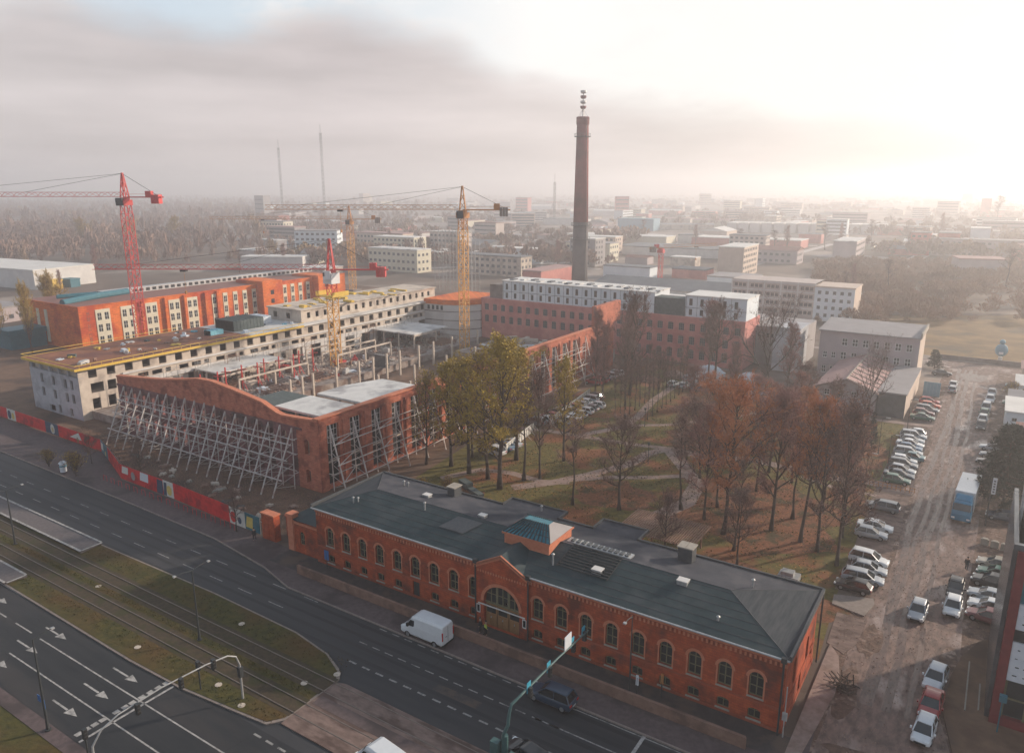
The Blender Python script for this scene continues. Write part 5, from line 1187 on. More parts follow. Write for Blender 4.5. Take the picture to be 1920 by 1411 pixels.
for k in range(5):
    for z in (10.0, 7.2, 4.4, 1.6): ops += [(.9 + k * 5.8 + j * 1.5, 2.1 + k * 5.8 + j * 1.5, z, z + 1.2) for j in range(3)]
facade(b, (-72, 217), 0, 29, 0, 12.6, ops, .3); b.poly([(-72, 231, 0), (-72, 217, 0), (-72, 217, 12.6), (-72, 231, 12.6)]); b.poly([(-43, 231, 0), (-72, 231, 0), (-72, 231, 12.6), (-43, 231, 12.6)]); b.poly([(-72, 217, 12.6), (-43, 217, 12.6), (-43, 231, 12.6), (-72, 231, 12.6)]); part('wall', b, 'office_pink', of)
for op in ops:
    b = MB(); b.box(-72 + op[0], 217.25, op[2], -72 + op[1], 217.28, op[3]); part('window', b, 'glass_grey', of)
b = MB()
for k in range(6): b.box(-72 + k * 5.8 - .2, 216.8, 0, -72 + k * 5.8 + .2, 216.998, 12.6)
for z in (3.4, 6.2, 9.0, 11.8): b.box(-72, 216.82, z, -43, 216.997, z + .4)
part('facade_grid', b, 'plaster_white', of)
b = MB(); ops = []
for k in range(5):
    for z in (9.2, 6.6, 4.0, 1.4): ops.append((1.0 + k * 2.4, 2.1 + k * 2.4, z, z + 1.2))
facade(b, (-42.98, 216.4), 0, 12.8, 0, 11.6, ops, .3); b.poly([(-42.98, 230, 11.6), (-42.98, 216.4, 11.6), (-30.2, 216.4, 11.6), (-30.2, 230, 11.6)]); es = part('end_section', b, 'panel_white', of)
b = MB(); b.poly([(-30.2, 216.4, 0), (-30.2, 230, 0), (-30.2, 230, 11.6), (-30.2, 216.4, 11.6)]); b.box(-43.2, 216.1, 11.61, -29.9, 230.2, 12.0); part('end_wall', b, 'school_end', es)
for op in ops:
    b = MB(); b.box(-42.98 + op[0], 216.62, op[2], -42.98 + op[1], 216.65, op[3]); part('window', b, 'glass_grey', es)
hl = thing('long_hall', 'wide low hall with dark grey roof between the chimney and the office block', 'building', (-102, 235, 0))
b = MB(); b.prism([(-131, 221), (-75, 221), (-75, 251), (-131, 251)], 0, 6.0); part('wall', b, 'plaster_white', hl)
b = MB(); b.poly([(-132, 220.5, 6.0), (-74.5, 220.5, 6.0), (-74.5, 236, 8.6), (-132, 236, 8.6)]); b.poly([(-132, 236, 8.6), (-74.5, 236, 8.6), (-74.5, 251.5, 6.0), (-132, 251.5, 6.0)]); b.poly([(-74.5, 220.5, 6), (-74.5, 251.5, 6), (-74.5, 236, 8.6)]); b.poly([(-132, 251.5, 6), (-132, 220.5, 6), (-132, 236, 8.6)]); part('roof', b, 'roof_dark', hl)
b = MB(); b.box(-131, 205, 0, -76, 216, 5.0); b.box(-131.3, 204.6, 5.0, -75.7, 216.3, 5.3); single('low_shed', b, 'roof_bright', 'long low bright roofed shed just behind the white rooftop storeys', 'building', loc=(-103, 210, 0))
# ================================================================ HOARDING ALONG THE SITE
def hoard(p, q, label, cols, h=2.2, deco=None, side=0):
    t_ = thing('hoarding_panel', label, 'hoarding', (p[0], p[1], 0), 'painted hoarding along the building site')
    P_, Q_ = Vector((*p, 0)), Vector((*q, 0)); d = (Q_ - P_); L = d.length; d.normalize(); nrm = Vector((d.y, -d.x, 0))
    b = MB(); n = max(1, int(L / 1.2))
    for i in range(n):
        a0 = P_ + d * (L * i / n + .01); a1 = P_ + d * (L * (i + 1) / n - .01)
        for k, off in ((0, 0), (1, -.06)): pass
        q4 = [a0, a1, a1 - nrm * .06, a0 - nrm * .06]; b.prism([(v.x, v.y) for v in q4], .14, .14 + h)
    part('boards', b, cols, t_)
    b = MB()
    for i in range(n + 1):
        a0 = P_ + d * (L * i / n) - nrm * .1; b.beam(a0 + Vector((0, 0, .13)), a0 + Vector((0, 0, h)), .08); 
    for i in range(0, n + 1, 2):
        a0 = P_ + d * (L * i / n) - nrm * .1; b.beam(a0 + Vector((0, 0, h - .3)), a0 - nrm * 1.4 + Vector((0, 0, .05)), .07)
    b.beam(P_ - nrm * .1 + Vector((0, 0, h - .1)), Q_ - nrm * .1 + Vector((0, 0, h - .1)), .08)
    part('posts', b, 'galvanised', t_)
    for (s0, s1, z0_, z1_, m, kind) in (deco or []):
        b = MB(); c = lambda s, z: tuple(P_ + d * s + nrm * .03 + Vector((0, 0, z)))
        if kind == 'disc':
            cs0, cz, r = (s0 + s1) / 2, (z0_ + z1_) / 2, (z1_ - z0_) / 2
            b.poly([c(cs0 + r * .8 * math.cos(a_ * math.pi / 10), cz + r * math.sin(a_ * math.pi / 10)) for a_ in range(20)])
        elif kind == 'tri': b.poly([c(s0, z0_), c(s1, z0_), c(s1 - .2 * (s1 - s0), z1_)])
        else: b.poly([c(s0, z0_), c(s1, z0_), c(s1 + .2, z1_), c(s0 + .3, z1_)])
        part('painted_figure', b, m, t_)
    return t_
hoard((-172, 7.9), (-152, 7.7), 'red hoarding run at the far left end of the pavement', 'hoard_red')
hoard((-152, 7.7), (-148.6, 7.7), 'short pale hoarding with dark grey drawing between two red runs at far left', 'hoard_white', deco=[(.4, 1.6, .3, 2.1, 'hoard_navy', 'disc'), (1.8, 3, .4, 1.8, 'hoard_yellow', 'disc')])
hoard((-148.6, 7.7), (-136.8, 7.55), 'red hoarding run before the blue grey end of the concrete building', 'hoard_red')
hoard((-136.8, 7.55), (-132.0, 7.5), 'dark hoarding with cream round figure before the corner of the concrete building', 'hoard_navy', deco=[(1.6, 3.8, .3, 2.2, 'hoard_white', 'disc'), (2.1, 3.3, .6, 1.6, 'hoard_yellow', 'disc')])
hoard((-132.0, 7.5), (-117.4, 7.3), 'long red hoarding with white triangle and brown figure left of the pavement corner', 'hoard_red', deco=[(4.0, 8.2, .9, 2.2, 'hoard_white', 'tri'), (6, 7.6, .2, 1.3, 'wood_door', 'disc')])
hoard((-117.4, 7.3), (-112.2, 5.6), 'teal and white sprayed hoarding at the pavement corner', 'metal_teal', deco=[(.3, 2.0, .8, 2.1, 'hoard_white', 'sl'), (2.6, 4.6, .3, 1.2, 'hoard_yellow', 'disc')])
hoard((-112.2, 5.6), (-102.4, 2.1), 'faded red hoarding turning the corner behind the bare street tree', 'hoard_red', h=2.3)
hoard((-102.4, 2.1), (-97.2, 2.0), 'white topped red hoarding with pale round shape behind the street tree', 'hoard_red', h=2.4, deco=[(.4, 2.2, 1.2, 2.4, 'hoard_white', 'sl'), (2.8, 4.4, .6, 2.0, 'roof_grey', 'disc')])
hoard((-97.2, 2.0), (-90.6, 1.85), 'red hoarding with light blue patch and dark drawing in mid pavement', 'hoard_red', h=2.4, deco=[(.3, 2.6, 1.1, 2.5, 'sign_white', 'sl'), (4.8, 6.4, .2, 2.4, 'hoard_navy', 'sl')])
hoard((-90.6, 1.85), (-88.0, 1.8), 'short hoarding with yellow star like figure on navy and white', 'hoard_white', h=2.4, deco=[(.9, 2.2, .4, 2.0, 'hoard_yellow', 'disc'), (0, .8, .2, 2.3, 'hoard_navy', 'sl')])
hoard((-88.0, 1.8), (-74.2, 1.15), 'longest bright red hoarding run towards the brick gate pier', 'hoard_red', h=2.5)
hoard((-74.2, 1.15), (-70.8, 1.05), 'pink and white lettered hoarding piece near the small bare tree', 'hoard_white', h=2.4, deco=[(.3, 1.4, .4, 2.0, 'hoard_red', 'disc'), (1.7, 2.8, .5, 1.5, 'hoard_navy', 'disc')])
hoard((-70.8, 1.05), (-67.7, .95), 'yellow and teal hoarding piece beside the brick gate pier', 'metal_teal', h=2.4, deco=[(.2, 1.6, .5, 2.1, 'hoard_yellow', 'sl')])
# ================================================================ VEHICLES (heading: local +x is the front)
def wheelset(t_, xs, hw, r, wd=.22):
    for x in xs:
        for s in (-1, 1):
            b = MB(); b.tube([(x, s * (hw - wd), r), (x, s * hw, r)], [r, r], 16); o = bpy.data.objects.new('wheel', b.mesh('wheel', 'rubber')); COL.objects.link(o); o.parent = t_
            b = MB(); b.tube([(x, s * (hw - .02), r), (x, s * (hw + .012), r)], [r * .62, r * .58], 12); q = bpy.data.objects.new('rim', b.mesh('rim', 'rim')); COL.objects.link(q); q.parent = o
def loft(b, st, mi=0, n=10):
    """st: (x, zb, zt, hw_bottom, hw_top) closed rings"""
    base = len(b.v)
    for x, zb, zt, hb, ht in st:
        m = (zb + zt) / 2
        ring = [(-hb * .88, zb), (hb * .88, zb), (hb, zb + .08 * (zt - zb) + .04), (max(hb, ht), m), (ht, zt - .1 * (zt - zb)), (ht * .86, zt), (-ht * .86, zt), (-ht, zt - .1 * (zt - zb)), (-max(hb, ht), m), (-hb, zb + .08 * (zt - zb) + .04)]
        b.v += [(x, y, z) for y, z in ring]
    for i in range(len(st) - 1):
        for k in range(n):
            k2 = (k + 1) % n; b.f.append((base + i * n + k, base + (i + 1) * n + k, base + (i + 1) * n + k2, base + i * n + k2)); b.m.append(mi)
    b.f.append(tuple(base + k for k in range(n))); b.m.append(mi); e = base + (len(st) - 1) * n; b.f.append(tuple(e + k for k in reversed(range(n)))); b.m.append(mi)
def make_car(kind, paint):
    L, W = dict(hatch=(4.0, .86), sedan=(4.5, .88), suv=(4.5, .92), estate=(4.6, .89), small=(3.6, .81))[kind]
    hz = dict(hatch=1.45, sedan=1.43, suv=1.68, estate=1.48, small=1.45)[kind]; bz = dict(suv=1.02).get(kind, .90)
    f = L / 2; t_ = thing('parked_car', 'x', 'car', (0, 0, 0))
    b = MB()
    loft(b, [(-f, .42, bz - .12, W * .82, W * .78), (-f + .12, .26, bz - .01, W * .95, W * .9), (-f + .6, .22, bz + .02, W, W * .95), (0, .20, bz, W, W * .94), (f - 1.25, .22, bz - .02, W, W * .92), (f - .55, .24, bz - .10, W * .98, W * .86), (f - .12, .28, bz - .22, W * .90, W * .76), (f, .38, bz - .34, W * .74, W * .66)])
    body = bpy.data.objects.new('body', b.mesh('body', [paint], smooth=False)); COL.objects.link(body); body.parent = t_
    bv = body.modifiers.new('bevel', 'BEVEL'); bv.width = .05; bv.segments = 2; bv.limit_method = 'ANGLE'; bv.angle_limit = R(25)
    xr = dict(hatch=(-f + .1, -f + .65), sedan=(-f + .75, -f + 1.45), suv=(-f + .12, -f + .5), estate=(-f + .12, -f + .55), small=(-f + .08, -f + .45))[kind]
    xf = (f - 1.95 if kind != 'small' else f - 1.65, f - 1.05 if kind != 'small' else f - .8)
    b = MB(); g0, g1 = W * .90, W * .70
    V = [(xr[0], bz - .03, g0), (xr[1], hz - .06, g1), (xf[0], hz - .06, g1), (xf[1], bz - .06, g0)]
    for s in (-1, 1):
        q = [(V[0][0], s * V[0][2], V[0][1]), (V[3][0], s * V[3][2], V[3][1]), (V[2][0], s * V[2][2], V[2][1]), (V[1][0], s * V[1][2], V[1][1])]; b.poly(q if s < 0 else q[::-1])
    b.poly([(V[0][0], -V[0][2], V[0][1]), (V[1][0], -V[1][2], V[1][1]), (V[1][0], V[1][2], V[1][1]), (V[0][0], V[0][2], V[0][1])]); b.poly([(V[3][0], V[3][2], V[3][1]), (V[2][0], V[2][2], V[2][1]), (V[2][0], -V[2][2], V[2][1]), (V[3][0], -V[3][2], V[3][1])])
    o = bpy.data.objects.new('windows', b.mesh('windows', 'car_glass')); COL.objects.link(o); o.parent = t_
    b = MB(); loft(b, [(xr[1] - .08, hz - .08, hz - .02, g1 * .97, g1 * .92), (xr[1] + .2, hz - .07, hz + .03, g1 * 1.02, g1 * .9), ((xr[1] + xf[0]) / 2, hz - .07, hz + .045, g1 * 1.03, g1 * .9), (xf[0] - .2, hz - .07, hz + .03, g1 * 1.02, g1 * .9), (xf[0] + .1, hz - .1, hz - .03, g1 * .98, g1 * .9)])
    for s in (-1, 1):   # pillars
        for (x0_, x1_, zt_) in ((xf[1] + .02, xf[0] + .05, 0), (xr[0] - .02, xr[1] - .05, 0)): b.beam((x0_, s * g0 * .985, bz - .04), (x1_, s * g1 * 1.0, hz - .05), .085)
        xm = (xf[1] + xr[0]) / 2 - .1; b.beam((xm, s * (g0 + .005), bz - .03), (xm, s * (g1 + .01), hz - .05), .07)
    o = bpy.data.objects.new('roof', b.mesh('roof', [paint])); COL.objects.link(o); o.parent = t_
    b = MB()
    for s in (-1, 1): b.box(xf[1] - .35, s * (W + .02), bz - .02, xf[1] - .15, s * (W + .16), bz + .13)
    o = bpy.data.objects.new('mirrors', b.mesh('mirrors', [paint])); COL.objects.link(o); o.parent = t_
    for s in (-1, 1):
        b = MB(); b.box(f - .28, s * W * .42, bz - .36, f - .02, s * W * .84, bz - .22); o = bpy.data.objects.new('headlight', b.mesh('headlight', 'lamp_clear')); COL.objects.link(o); o.parent = t_
        b = MB(); b.box(-f - .015, s * W * .5, bz - .3, -f + .1, s * W * .84, bz - .12); o = bpy.data.objects.new('taillight', b.mesh('taillight', 'lamp_red')); COL.objects.link(o); o.parent = t_
    b = MB(); b.box(f - .05, -.45, .3, f + .012, .45, .5); b.box(-f - .012, -.26, .5, -f + .02, .26, .62, 1); o = bpy.data.objects.new('grille_and_plate', b.mesh('grille', ['rubber', 'frame_white'])); COL.objects.link(o); o.parent = t_
    wheelset(t_, (-f + .78, f - .82), W * 1.0 - .01, .33 if kind != 'suv' else .37)
    return t_
CP = {}; used = set()
def car(kind, paint, x, y, hd, label, group, name='parked_car', z=.03, sc=1.0):
    key = (kind, paint)
    if key not in CP: CP[key] = make_car(kind, PAINT[paint])
    o = place(CP[key], used, (x, y, z), R(hd), sc, label, group); return o
g1_ = 'cars parked along the west side of the side street'; g2_ = 'cars parked on the east side of the side street'
# near bay row (nose to the street)
for k, (kind, p, x, y, lb) in enumerate([
    ('hatch', 'black', 1.0, 28.8, 'dark hatchback parked nearest the end gable of the brick building'),
    ('estate', 'silver', 1.6, 31.4, 'silver blue estate second from the brick building gable'),
    ('hatch', 'silver', 1.9, 34.0, 'silver hatchback between two other cars in the nearest bay row'),
    ('suv', 'white', 1.5, 36.6, 'white off-roader parked farthest in the nearest bay row'),
    ('hatch', 'silver', .6, 44.6, 'silver hatchback, nearer of the pair alone in the middle bay'),
    ('sedan', 'white', .7, 47.2, 'white saloon, farther of the pair alone in the middle bay'),
    ('estate', 'grey', .6, 55.0, 'single grey estate parked alone by the lawn and park path'),
    ('hatch', 'green', 1.0, 67.2, 'dark green hatchback at the near end of the long parked row'),
    ('sedan', 'navy', 1.0, 69.8, 'dark blue saloon second from the near end of the long row'),
    ('hatch', 'silver', 1.2, 72.4, 'silver hatchback third from the near end of the long row'),
    ('suv', 'grey', 1.0, 75.0, 'grey off-roader fourth from the near end of the long row'),
    ('hatch', 'white', .9, 77.6, 'white hatchback fifth in the long row beside the lamp post'),
    ('sedan', 'teal', 1.6, 80.0, 'teal saloon in the middle of the long parked row'),
    ('estate', 'silver', 1.0, 82.4, 'silver estate seventh from the near end of the long row'),
    ('hatch', 'blue', 1.0, 84.9, 'blue hatchback eighth from the near end of the long row'),
    ('sedan', 'white', .8, 87.4, 'white saloon fourth from the far end of the long row'),
    ('hatch', 'silver', .9, 89.9, 'silver hatchback third from the far end of the long row'),
    ('suv', 'silver', .8, 92.4, 'silver off-roader second from the far end of the long row'),
    ('hatch', 'white', .7, 94.9, 'white hatchback at the far end of the long parked row'),
    ('sedan', 'green', 1.0, 106.6, 'green saloon nearest in the row beside the grey annex'),
    ('hatch', 'maroon', .9, 110.2, 'dark red hatchback second in the row beside the grey annex'),
    ('estate', 'grey', 1.2, 113.4, 'grey estate in the middle of the row beside the annex'),
    ('hatch', 'orange', 1.6, 116.8, 'orange red hatchback fourth in the row beside the annex'),
    ('hatch', 'red', 1.1, 120.4, 'bright red hatchback farthest in the row beside the annex')]):
    car(kind, p, x, y, 3 if k % 3 else -4 if k % 2 else 177, lb, g1_)
for (kind, p, x, y, lb) in [
    ('hatch', 'silver', 4.6, 134.5, 'silver hatchback nearest the pair of cars by the blue panel fence'),
    ('hatch', 'white', 4.4, 139.8, 'white hatchback behind the silver one near the far street end'),
    ('sedan', 'black', 1.2, 150.5, 'black saloon by the small dark fir at the far street end')]:
    car(kind, p, x, y, 88 if y < 145 else 10, lb, g1_)
for (kind, p, x, y, hd, lb) in [
    ('hatch', 'silver', 7.8, 26.9, -93, 'silver hatchback driving down the middle of the wet street'),
    ('hatch', 'white', 10.9, 29.9, -92, 'white hatchback at the front of the pair stopped in the street'),
    ('hatch', 'black', 10.9, 34.6, -91, 'black hatchback with pale roof behind the stopped white one'),
    ('hatch', 'white', 10.4, 14.9, -97, 'white hatchback last of the three waiting at the near kerb'),
    ('sedan', 'red', 10.4, 10.6, -94, 'dark red saloon between two white hatchbacks at the near kerb'),
    ('small', 'white', 10.2, 6.4, -95, 'small white city car first of the three at the near kerb'),
    ('estate', 'maroon', 14.4, 29.6, 172, 'dark estate nearest in the row beside the red framed building'),
    ('hatch', 'white', 14.2, 32.1, 172, 'white hatchback second beside the red framed building'),
    ('sedan', 'silver', 14.3, 34.6, 172, 'silver saloon third beside the red framed building'),
    ('suv', 'black', 14.5, 38.2, 170, 'black off-roader fourth beside the red framed building'),
    ('hatch', 'green', 14.7, 41.0, 171, 'dark green hatchback fifth beside the red framed building'),
    ('estate', 'beige', 14.9, 43.6, 171, 'beige estate farthest beside the red framed building'),
    ('hatch', 'black', 11.0, 106.5, -92, 'black hatchback nearest in the line opposite the pale sheds'),
    ('hatch', 'white', 11.1, 111.4, -92, 'white hatchback second in the line opposite the pale sheds'),
    ('hatch', 'green', 11.2, 116.2, -92, 'green hatchback third in the line opposite the pale sheds'),
    ('suv', 'silver', 11.4, 121.2, -92, 'silver off-roader fourth in the line opposite the pale sheds'),
    ('hatch', 'white', 11.9, 129.4, -92, 'white hatchback fifth in the line opposite the pale sheds'),
    ('sedan', 'silver', 12.1, 136.0, -92, 'silver saloon farthest in the line opposite the pale sheds'),
    ('hatch', 'black', 13.0, 84.6, 175, 'black hatchback half hidden by the tall dark fir, nearest of three'),
    ('sedan', 'grey', 13.6, 88.5, 172, 'grey saloon beside the tall dark fir, middle of three'),
    ('hatch', 'silver', 13.2, 93.0, 172, 'silver hatchback farthest of three behind the tall dark fir'),
    ('sedan', 'navy', 15.3, 60.4, 178, 'dark blue saloon in the shade in front of the tall fir'),
    ('suv', 'green', 16.4, 128.5, 178, 'dark green off-roader behind the long pale shed'),
    ('estate', 'teal', 16.8, 146.0, 175, 'teal estate at the far right by the street end')]:
    car(kind, p, x, y, hd, lb, g2_)
car('suv', 'navy', -18.3, -6.9, 180, 'dark off-roader driving on the main road under the signal gantry', 'traffic on the main road')
car('estate', 'black', -16.2, -14.3, 168, 'dark car at the bottom edge beside the gantry foot', 'traffic on the main road')
# van (driving to -x)
def make_van(label, name='panel_van'):
    t_ = thing(name, label, 'van', (0, 0, 0)); pw_ = PAINT['white']
    def P_(nm, b, m, bev=0, par=None):
        o = bpy.data.objects.new(nm, b.mesh(nm, [m] if not isinstance(m, list) else m)); COL.objects.link(o); o.parent = par or t_
        if bev: q = o.modifiers.new('bevel', 'BEVEL'); q.width = bev; q.segments = 2; q.limit_method = 'ANGLE'; q.angle_limit = R(30)
        return o
    b = MB(); loft(b, [(-2.75, .45, 2.45, .92, .84), (-2.6, .35, 2.55, .99, .88), (-1, .33, 2.58, 1.0, .89), (.9, .33, 2.56, 1.0, .88), (1.25, .33, 2.42, 1.0, .86), (1.95, .33, 1.35, 1.0, .93), (2.45, .33, 1.15, .97, .88), (2.72, .38, .95, .90, .80)]); P_('body', b, pw_, .04)
    b = MB(); b.poly([(1.32, .80, 2.34), (1.32, -.80, 2.34), (2.02, -.86, 1.38), (2.02, .86, 1.38)]); b.v = [(x + .03, y, z + .02) for x, y, z in b.v]; P_('windscreen', b, 'car_glass')
    for s in (-1, 1):
        b = MB(); q = [(.85, s * .975, 1.45), (1.85, s * .985, 1.45), (1.30, s * .93, 2.12), (.85, s * .92, 2.12)]; b.poly(q if s < 0 else q[::-1]); b.v = [(x, y + s * .02, z) for x, y, z in b.v]; P_('side_window', b, 'car_glass')
        b = MB(); b.box(2.5, s * .5, .78, 2.74, s * .84, 1.0); P_('headlight', b, 'lamp_clear')
        b = MB(); b.box(-2.78, s * .8, 1.0, -2.7, s * .93, 1.9); P_('taillight', b, 'lamp_red')
        b = MB(); b.box(1.5, s * 1.02, 1.4, 1.72, s * 1.22, 1.75); P_('mirror', b, 'rubber')
    b = MB(); b.box(-2.79, -.01, .6, -2.74, .01, 2.3); b.box(-1.2, -1.02, .5, -1.17, -1.0, 2.3); b.box(.35, -1.02, .5, .38, -1.0, 2.3); b.box(-2.78, .15, 1.2, -2.75, .4, 1.28); P_('door_seams', b, 'frame_grey')
    b = MB(); b.box(-2.8, -.9, .35, -2.6, .9, .5); b.box(2.6, -.85, .33, 2.78, .85, .55); P_('bumper', b, 'rubber')
    wheelset(t_, (-1.75, 1.75), 1.0, .36)
    return t_
van = make_van('white panel van driving alone on the dark main road'); van.location = (-34.1, -5.3, .02); van.rotation_euler = (0, 0, R(180)); van['group'] = 'traffic on the main road'
van2 = copy_tree(van); van2['label'] = 'white van cut by the bottom edge on the tram crossing'; van2.location = (-24.9, -21.75, .12); van2.rotation_euler = (0, 0, R(172))
# lorry
tk = thing('box_lorry', 'blue cab lorry with white box body parked by the tall dark fir', 'lorry', (10.5, 60.8, .03), rz=R(-93))
def TP(nm, b, m, bev=0, par=None):
    o = bpy.data.objects.new(nm, b.mesh(nm, m)); COL.objects.link(o); o.parent = par or tk
    if bev: q = o.modifiers.new('bevel', 'BEVEL'); q.width = bev; q.segments = 2; q.limit_method = 'ANGLE'; q.angle_limit = R(30)
    return o
b = MB(); b.box(-6, -1.25, 1.1, 2.6, 1.25, 3.85); TP('box_body', b, 'paint_white', .04)
b = MB(); b.box(-5.9, -1.0, .75, 4.6, 1.0, 1.08); TP('chassis', b, 'rubber')
b = MB(); loft(b, [(3.0, .55, 3.35, 1.2, 1.08), (3.5, .5, 3.3, 1.22, 1.1), (4.7, .45, 2.95, 1.22, 1.12), (5.15, .45, 2.0, 1.2, 1.16), (5.3, .5, 1.4, 1.14, 1.1)]); cb = TP('cab', b, 'lorry_blue', .05)
b = MB(); b.poly([(4.82, 1.02, 2.82), (4.82, -1.02, 2.82), (5.22, -1.1, 1.95), (5.22, 1.1, 1.95)]); TP('windscreen', b, 'car_glass', par=cb)
for s in (-1, 1):
    b = MB(); q = [(3.8, s * 1.25, 1.9), (4.75, s * 1.25, 1.9), (4.55, s * 1.17, 2.7), (3.8, s * 1.17, 2.7)]; b.poly(q if s < 0 else q[::-1]); TP('side_window', b, 'car_glass', par=cb)
    b = MB(); b.box(5.22, s * .7, .75, 5.36, s * 1.1, .98); TP('headlight', b, 'lamp_clear', par=cb)
b = MB(); loft(b, [(2.75, 3.3, 3.6, 1.05, .95), (3.6, 3.25, 3.75, 1.05, .9), (4.3, 3.0, 3.2, .95, .8)]); TP('wind_deflector', b, 'lorry_blue', .03, par=cb)
wheelset(tk, (-4.2, -3.0, 4.1), 1.2, .5, .32)
# ================================================================ STREET FURNITURE
def signal_head(par, x, y, z, col='dark_metal'):
    b = MB(); b.box(x - .16, y - .16, z - .95, x + .16, y + .16, z); h = part('signal_head', b, col, par)
    b = MB()
    for k, m in enumerate((0, 1, 2)): b.cyl(x + .17, y, 0, 0, 0, n=3) if False else b.box(x + .161, y - .1, z - .28 - k * .31, x + .2, y + .1, z - .08 - k * .31)
    part('lens', b, 'rubber', h)
t_ = thing('signal_gantry', 'green curved signal gantry reaching over the upper carriageway with blue backed lights', 'traffic light', (-17.3, -14.9, 0))
b = MB(); pts = [(-18.0, -15.4, 0), (-17.9, -15.4, 2.6)] + [(-17.6, -15.3 + .9 * (1 - math.cos(a)), 2.6 + 2.6 * math.sin(a)) for a in (R(20), R(45), R(70))] + [(-17.4, -13.6, 5.3), (-17.2, -8, 5.5), (-17.0, -2.6, 5.4)]
b.tube(pts, [.16, .15, .14, .13, .12, .11, .09, .06], 8); part('mast_arm', b, 'pole_green', t_)
for y in (-12.6, -9.4, -5.2, -3.1): signal_head(t_, -17.15, y, 5.5); b = MB(); b.box(-17.3, y - .3, 5.0, -17.26, y + .3, 5.95); part('backboard', b, 'signal_blue', t_)
b = MB(); b.box(-17.16, -6.9, 5.6, -17.1, -5.7, 6.9); part('sign_plate', b, 'sign_white', t_)
b = MB(); b.cyl(-17.9, -15.2, 0, 2.4, .28, n=8); b.box(-18.9, -15.9, .1, -18.2, -15.3, 1.9); b.box(-17.2, -16.0, .1, -16.7, -15.4, 1.4); part('control_box', b, 'pole_green', t_)
t_ = thing('signal_gantry', 'arched signal portal crossing the lower carriageway and tram median', 'traffic light', (-42, -28, 0))
b = MB(); pts = [(-41.9, -21.9, .1), (-41.9, -21.9, 3.6), (-41.9, -22.2, 4.6), (-41.95, -23.0, 5.1), (-42.1, -25, 5.35), (-42.3, -29, 5.5), (-42.4, -32.6, 5.3), (-42.6, -33.9, 4.7), (-42.8, -34.6, 3.6), (-42.8, -34.7, .1)]
b.tube(pts, [.11, .09, .08, .07, .06, .06, .06, .07, .09, .11], 8); part('portal_arch', b, 'galvanised', t_)
for y in (-24.3, -27.4, -31.2): signal_head(t_, -42.1, y, 5.5)
b = MB(); b.box(-42.1, -22.1, 2.4, -41.7, -21.7, 3.4); part('signal_head', b, 'dark_metal', t_)
def lamp_post(x, y, H, label, cat='lamp post', arm=None, name='lamp_post', col='dark_metal', group=None, r=.11):
    t_ = thing(name, label, cat, (x, y, 0), group)
    b = MB(); b.tube([(x, y, 0), (x, y, 1.2), (x, y, H)], [r * 1.5, r, r * .55], 8); b.cyl(x, y, 0, .25, r * 2.4, n=10); part('pole', b, col, t_)
    for (dx, dy) in (arm or []):
        b = MB(); b.tube([(x, y, H - .1), (x + dx * .5, y + dy * .5, H + .12), (x + dx, y + dy, H + .15)], [.05, .045, .04], 6); part('arm', b, col, t_)
        b = MB(); b.box(x + dx - .14 + (-.2 if dx else 0), y + dy - .14, H + .08, x + dx + .14 + (.2 if dx else 0), y + dy + .14, H + .2); part('lantern', b, 'galvanised', t_)
    return t_
lamp_post(-92.0, -18.2, 7.6, 'tram line mast between the tracks beside the platforms', 'tram mast', [(0, 1.9), (0, -1.9)], 'tram_mast')
lamp_post(-53.2, -18.4, 8.0, 'tram line mast in the grass between the tracks', 'tram mast', [(0, 1.9), (0, -1.9)], 'tram_mast')
lamp_post(-52.4, -33.6, 8.9, 'tall dark lamp post with blue sign by the lower carriageway', arm=[(0, 1.6)])
lamp_post(-12.6, -2.9, 8.5, 'thin dark lamp post on the pavement before the brick facade', arm=[(0, -1.6)], r=.08)
b = MB(); b.box(-52.4 - .6, -33.75, 2.9, -52.4 - .12, -33.7, 3.5); b.cyl(-51.9, -33.72, 2.5, 3.4, .02, n=6); single('road_sign', b, 'sign_blue', 'small blue road sign fixed to the tall lamp post', 'sign', loc=(-52.8, -33.7, 2.5))
for (x, y, H, lb) in ((-46.0, -33.6, 2.6, 'short dark signal post at the lower kerb beside the arrows'), (-46.2, -23.2, 2.6, 'short dark signal post on the median by the stop line')):
    t_ = thing('signal_post', lb, 'traffic light', (x, y, 0)); b = MB(); b.cyl(x, y, 0, H, .07, n=8); part('pole', b, 'dark_metal', t_); signal_head(t_, x, y, H + .5)
for (x, y, lb) in ((-53.3, -.75, 'blue banner post standing before the left end of the brick facade'), (-12.0, -2.6, 'thin white board post in front of the right brick wing'), (-10.2, -1.2, 'short post with orange top before the right brick wing')):
    t_ = thing('info_post', lb, 'post', (x, y, 0)); b = MB(); b.cyl(x, y, 0.13, 2.4, .06, n=8); part('pole', b, 'dark_metal', t_)
    b = MB(); b.box(x - .35, y - .05, 1.3, x + .35, y + .05, 2.5) if x < -50 else b.box(x - .12, y - .05, 1.6, x + .12, y + .05, 2.6); part('board', b, 'sign_blue' if x < -50 else 'crane_rust' if x > -11 else 'sign_white', t_)
b = MB(); b.cyl(-113.2, -1.3, .13, 1.6, .5, .5, 16); b.cyl(-113.2, -1.3, 1.6, 1.9, .62, .3, 16)
t_ = thing('advert_drum', 'small round white kiosk drum among the bushes on the pavement', 'kiosk', (-113.2, -1.3, 0)); part('drum', b, 'sign_white', t_); b = MB(); b.cyl(-113.2, -1.3, 1.0, 1.25, .52, n=16); part('band', b, 'signal_blue', t_)
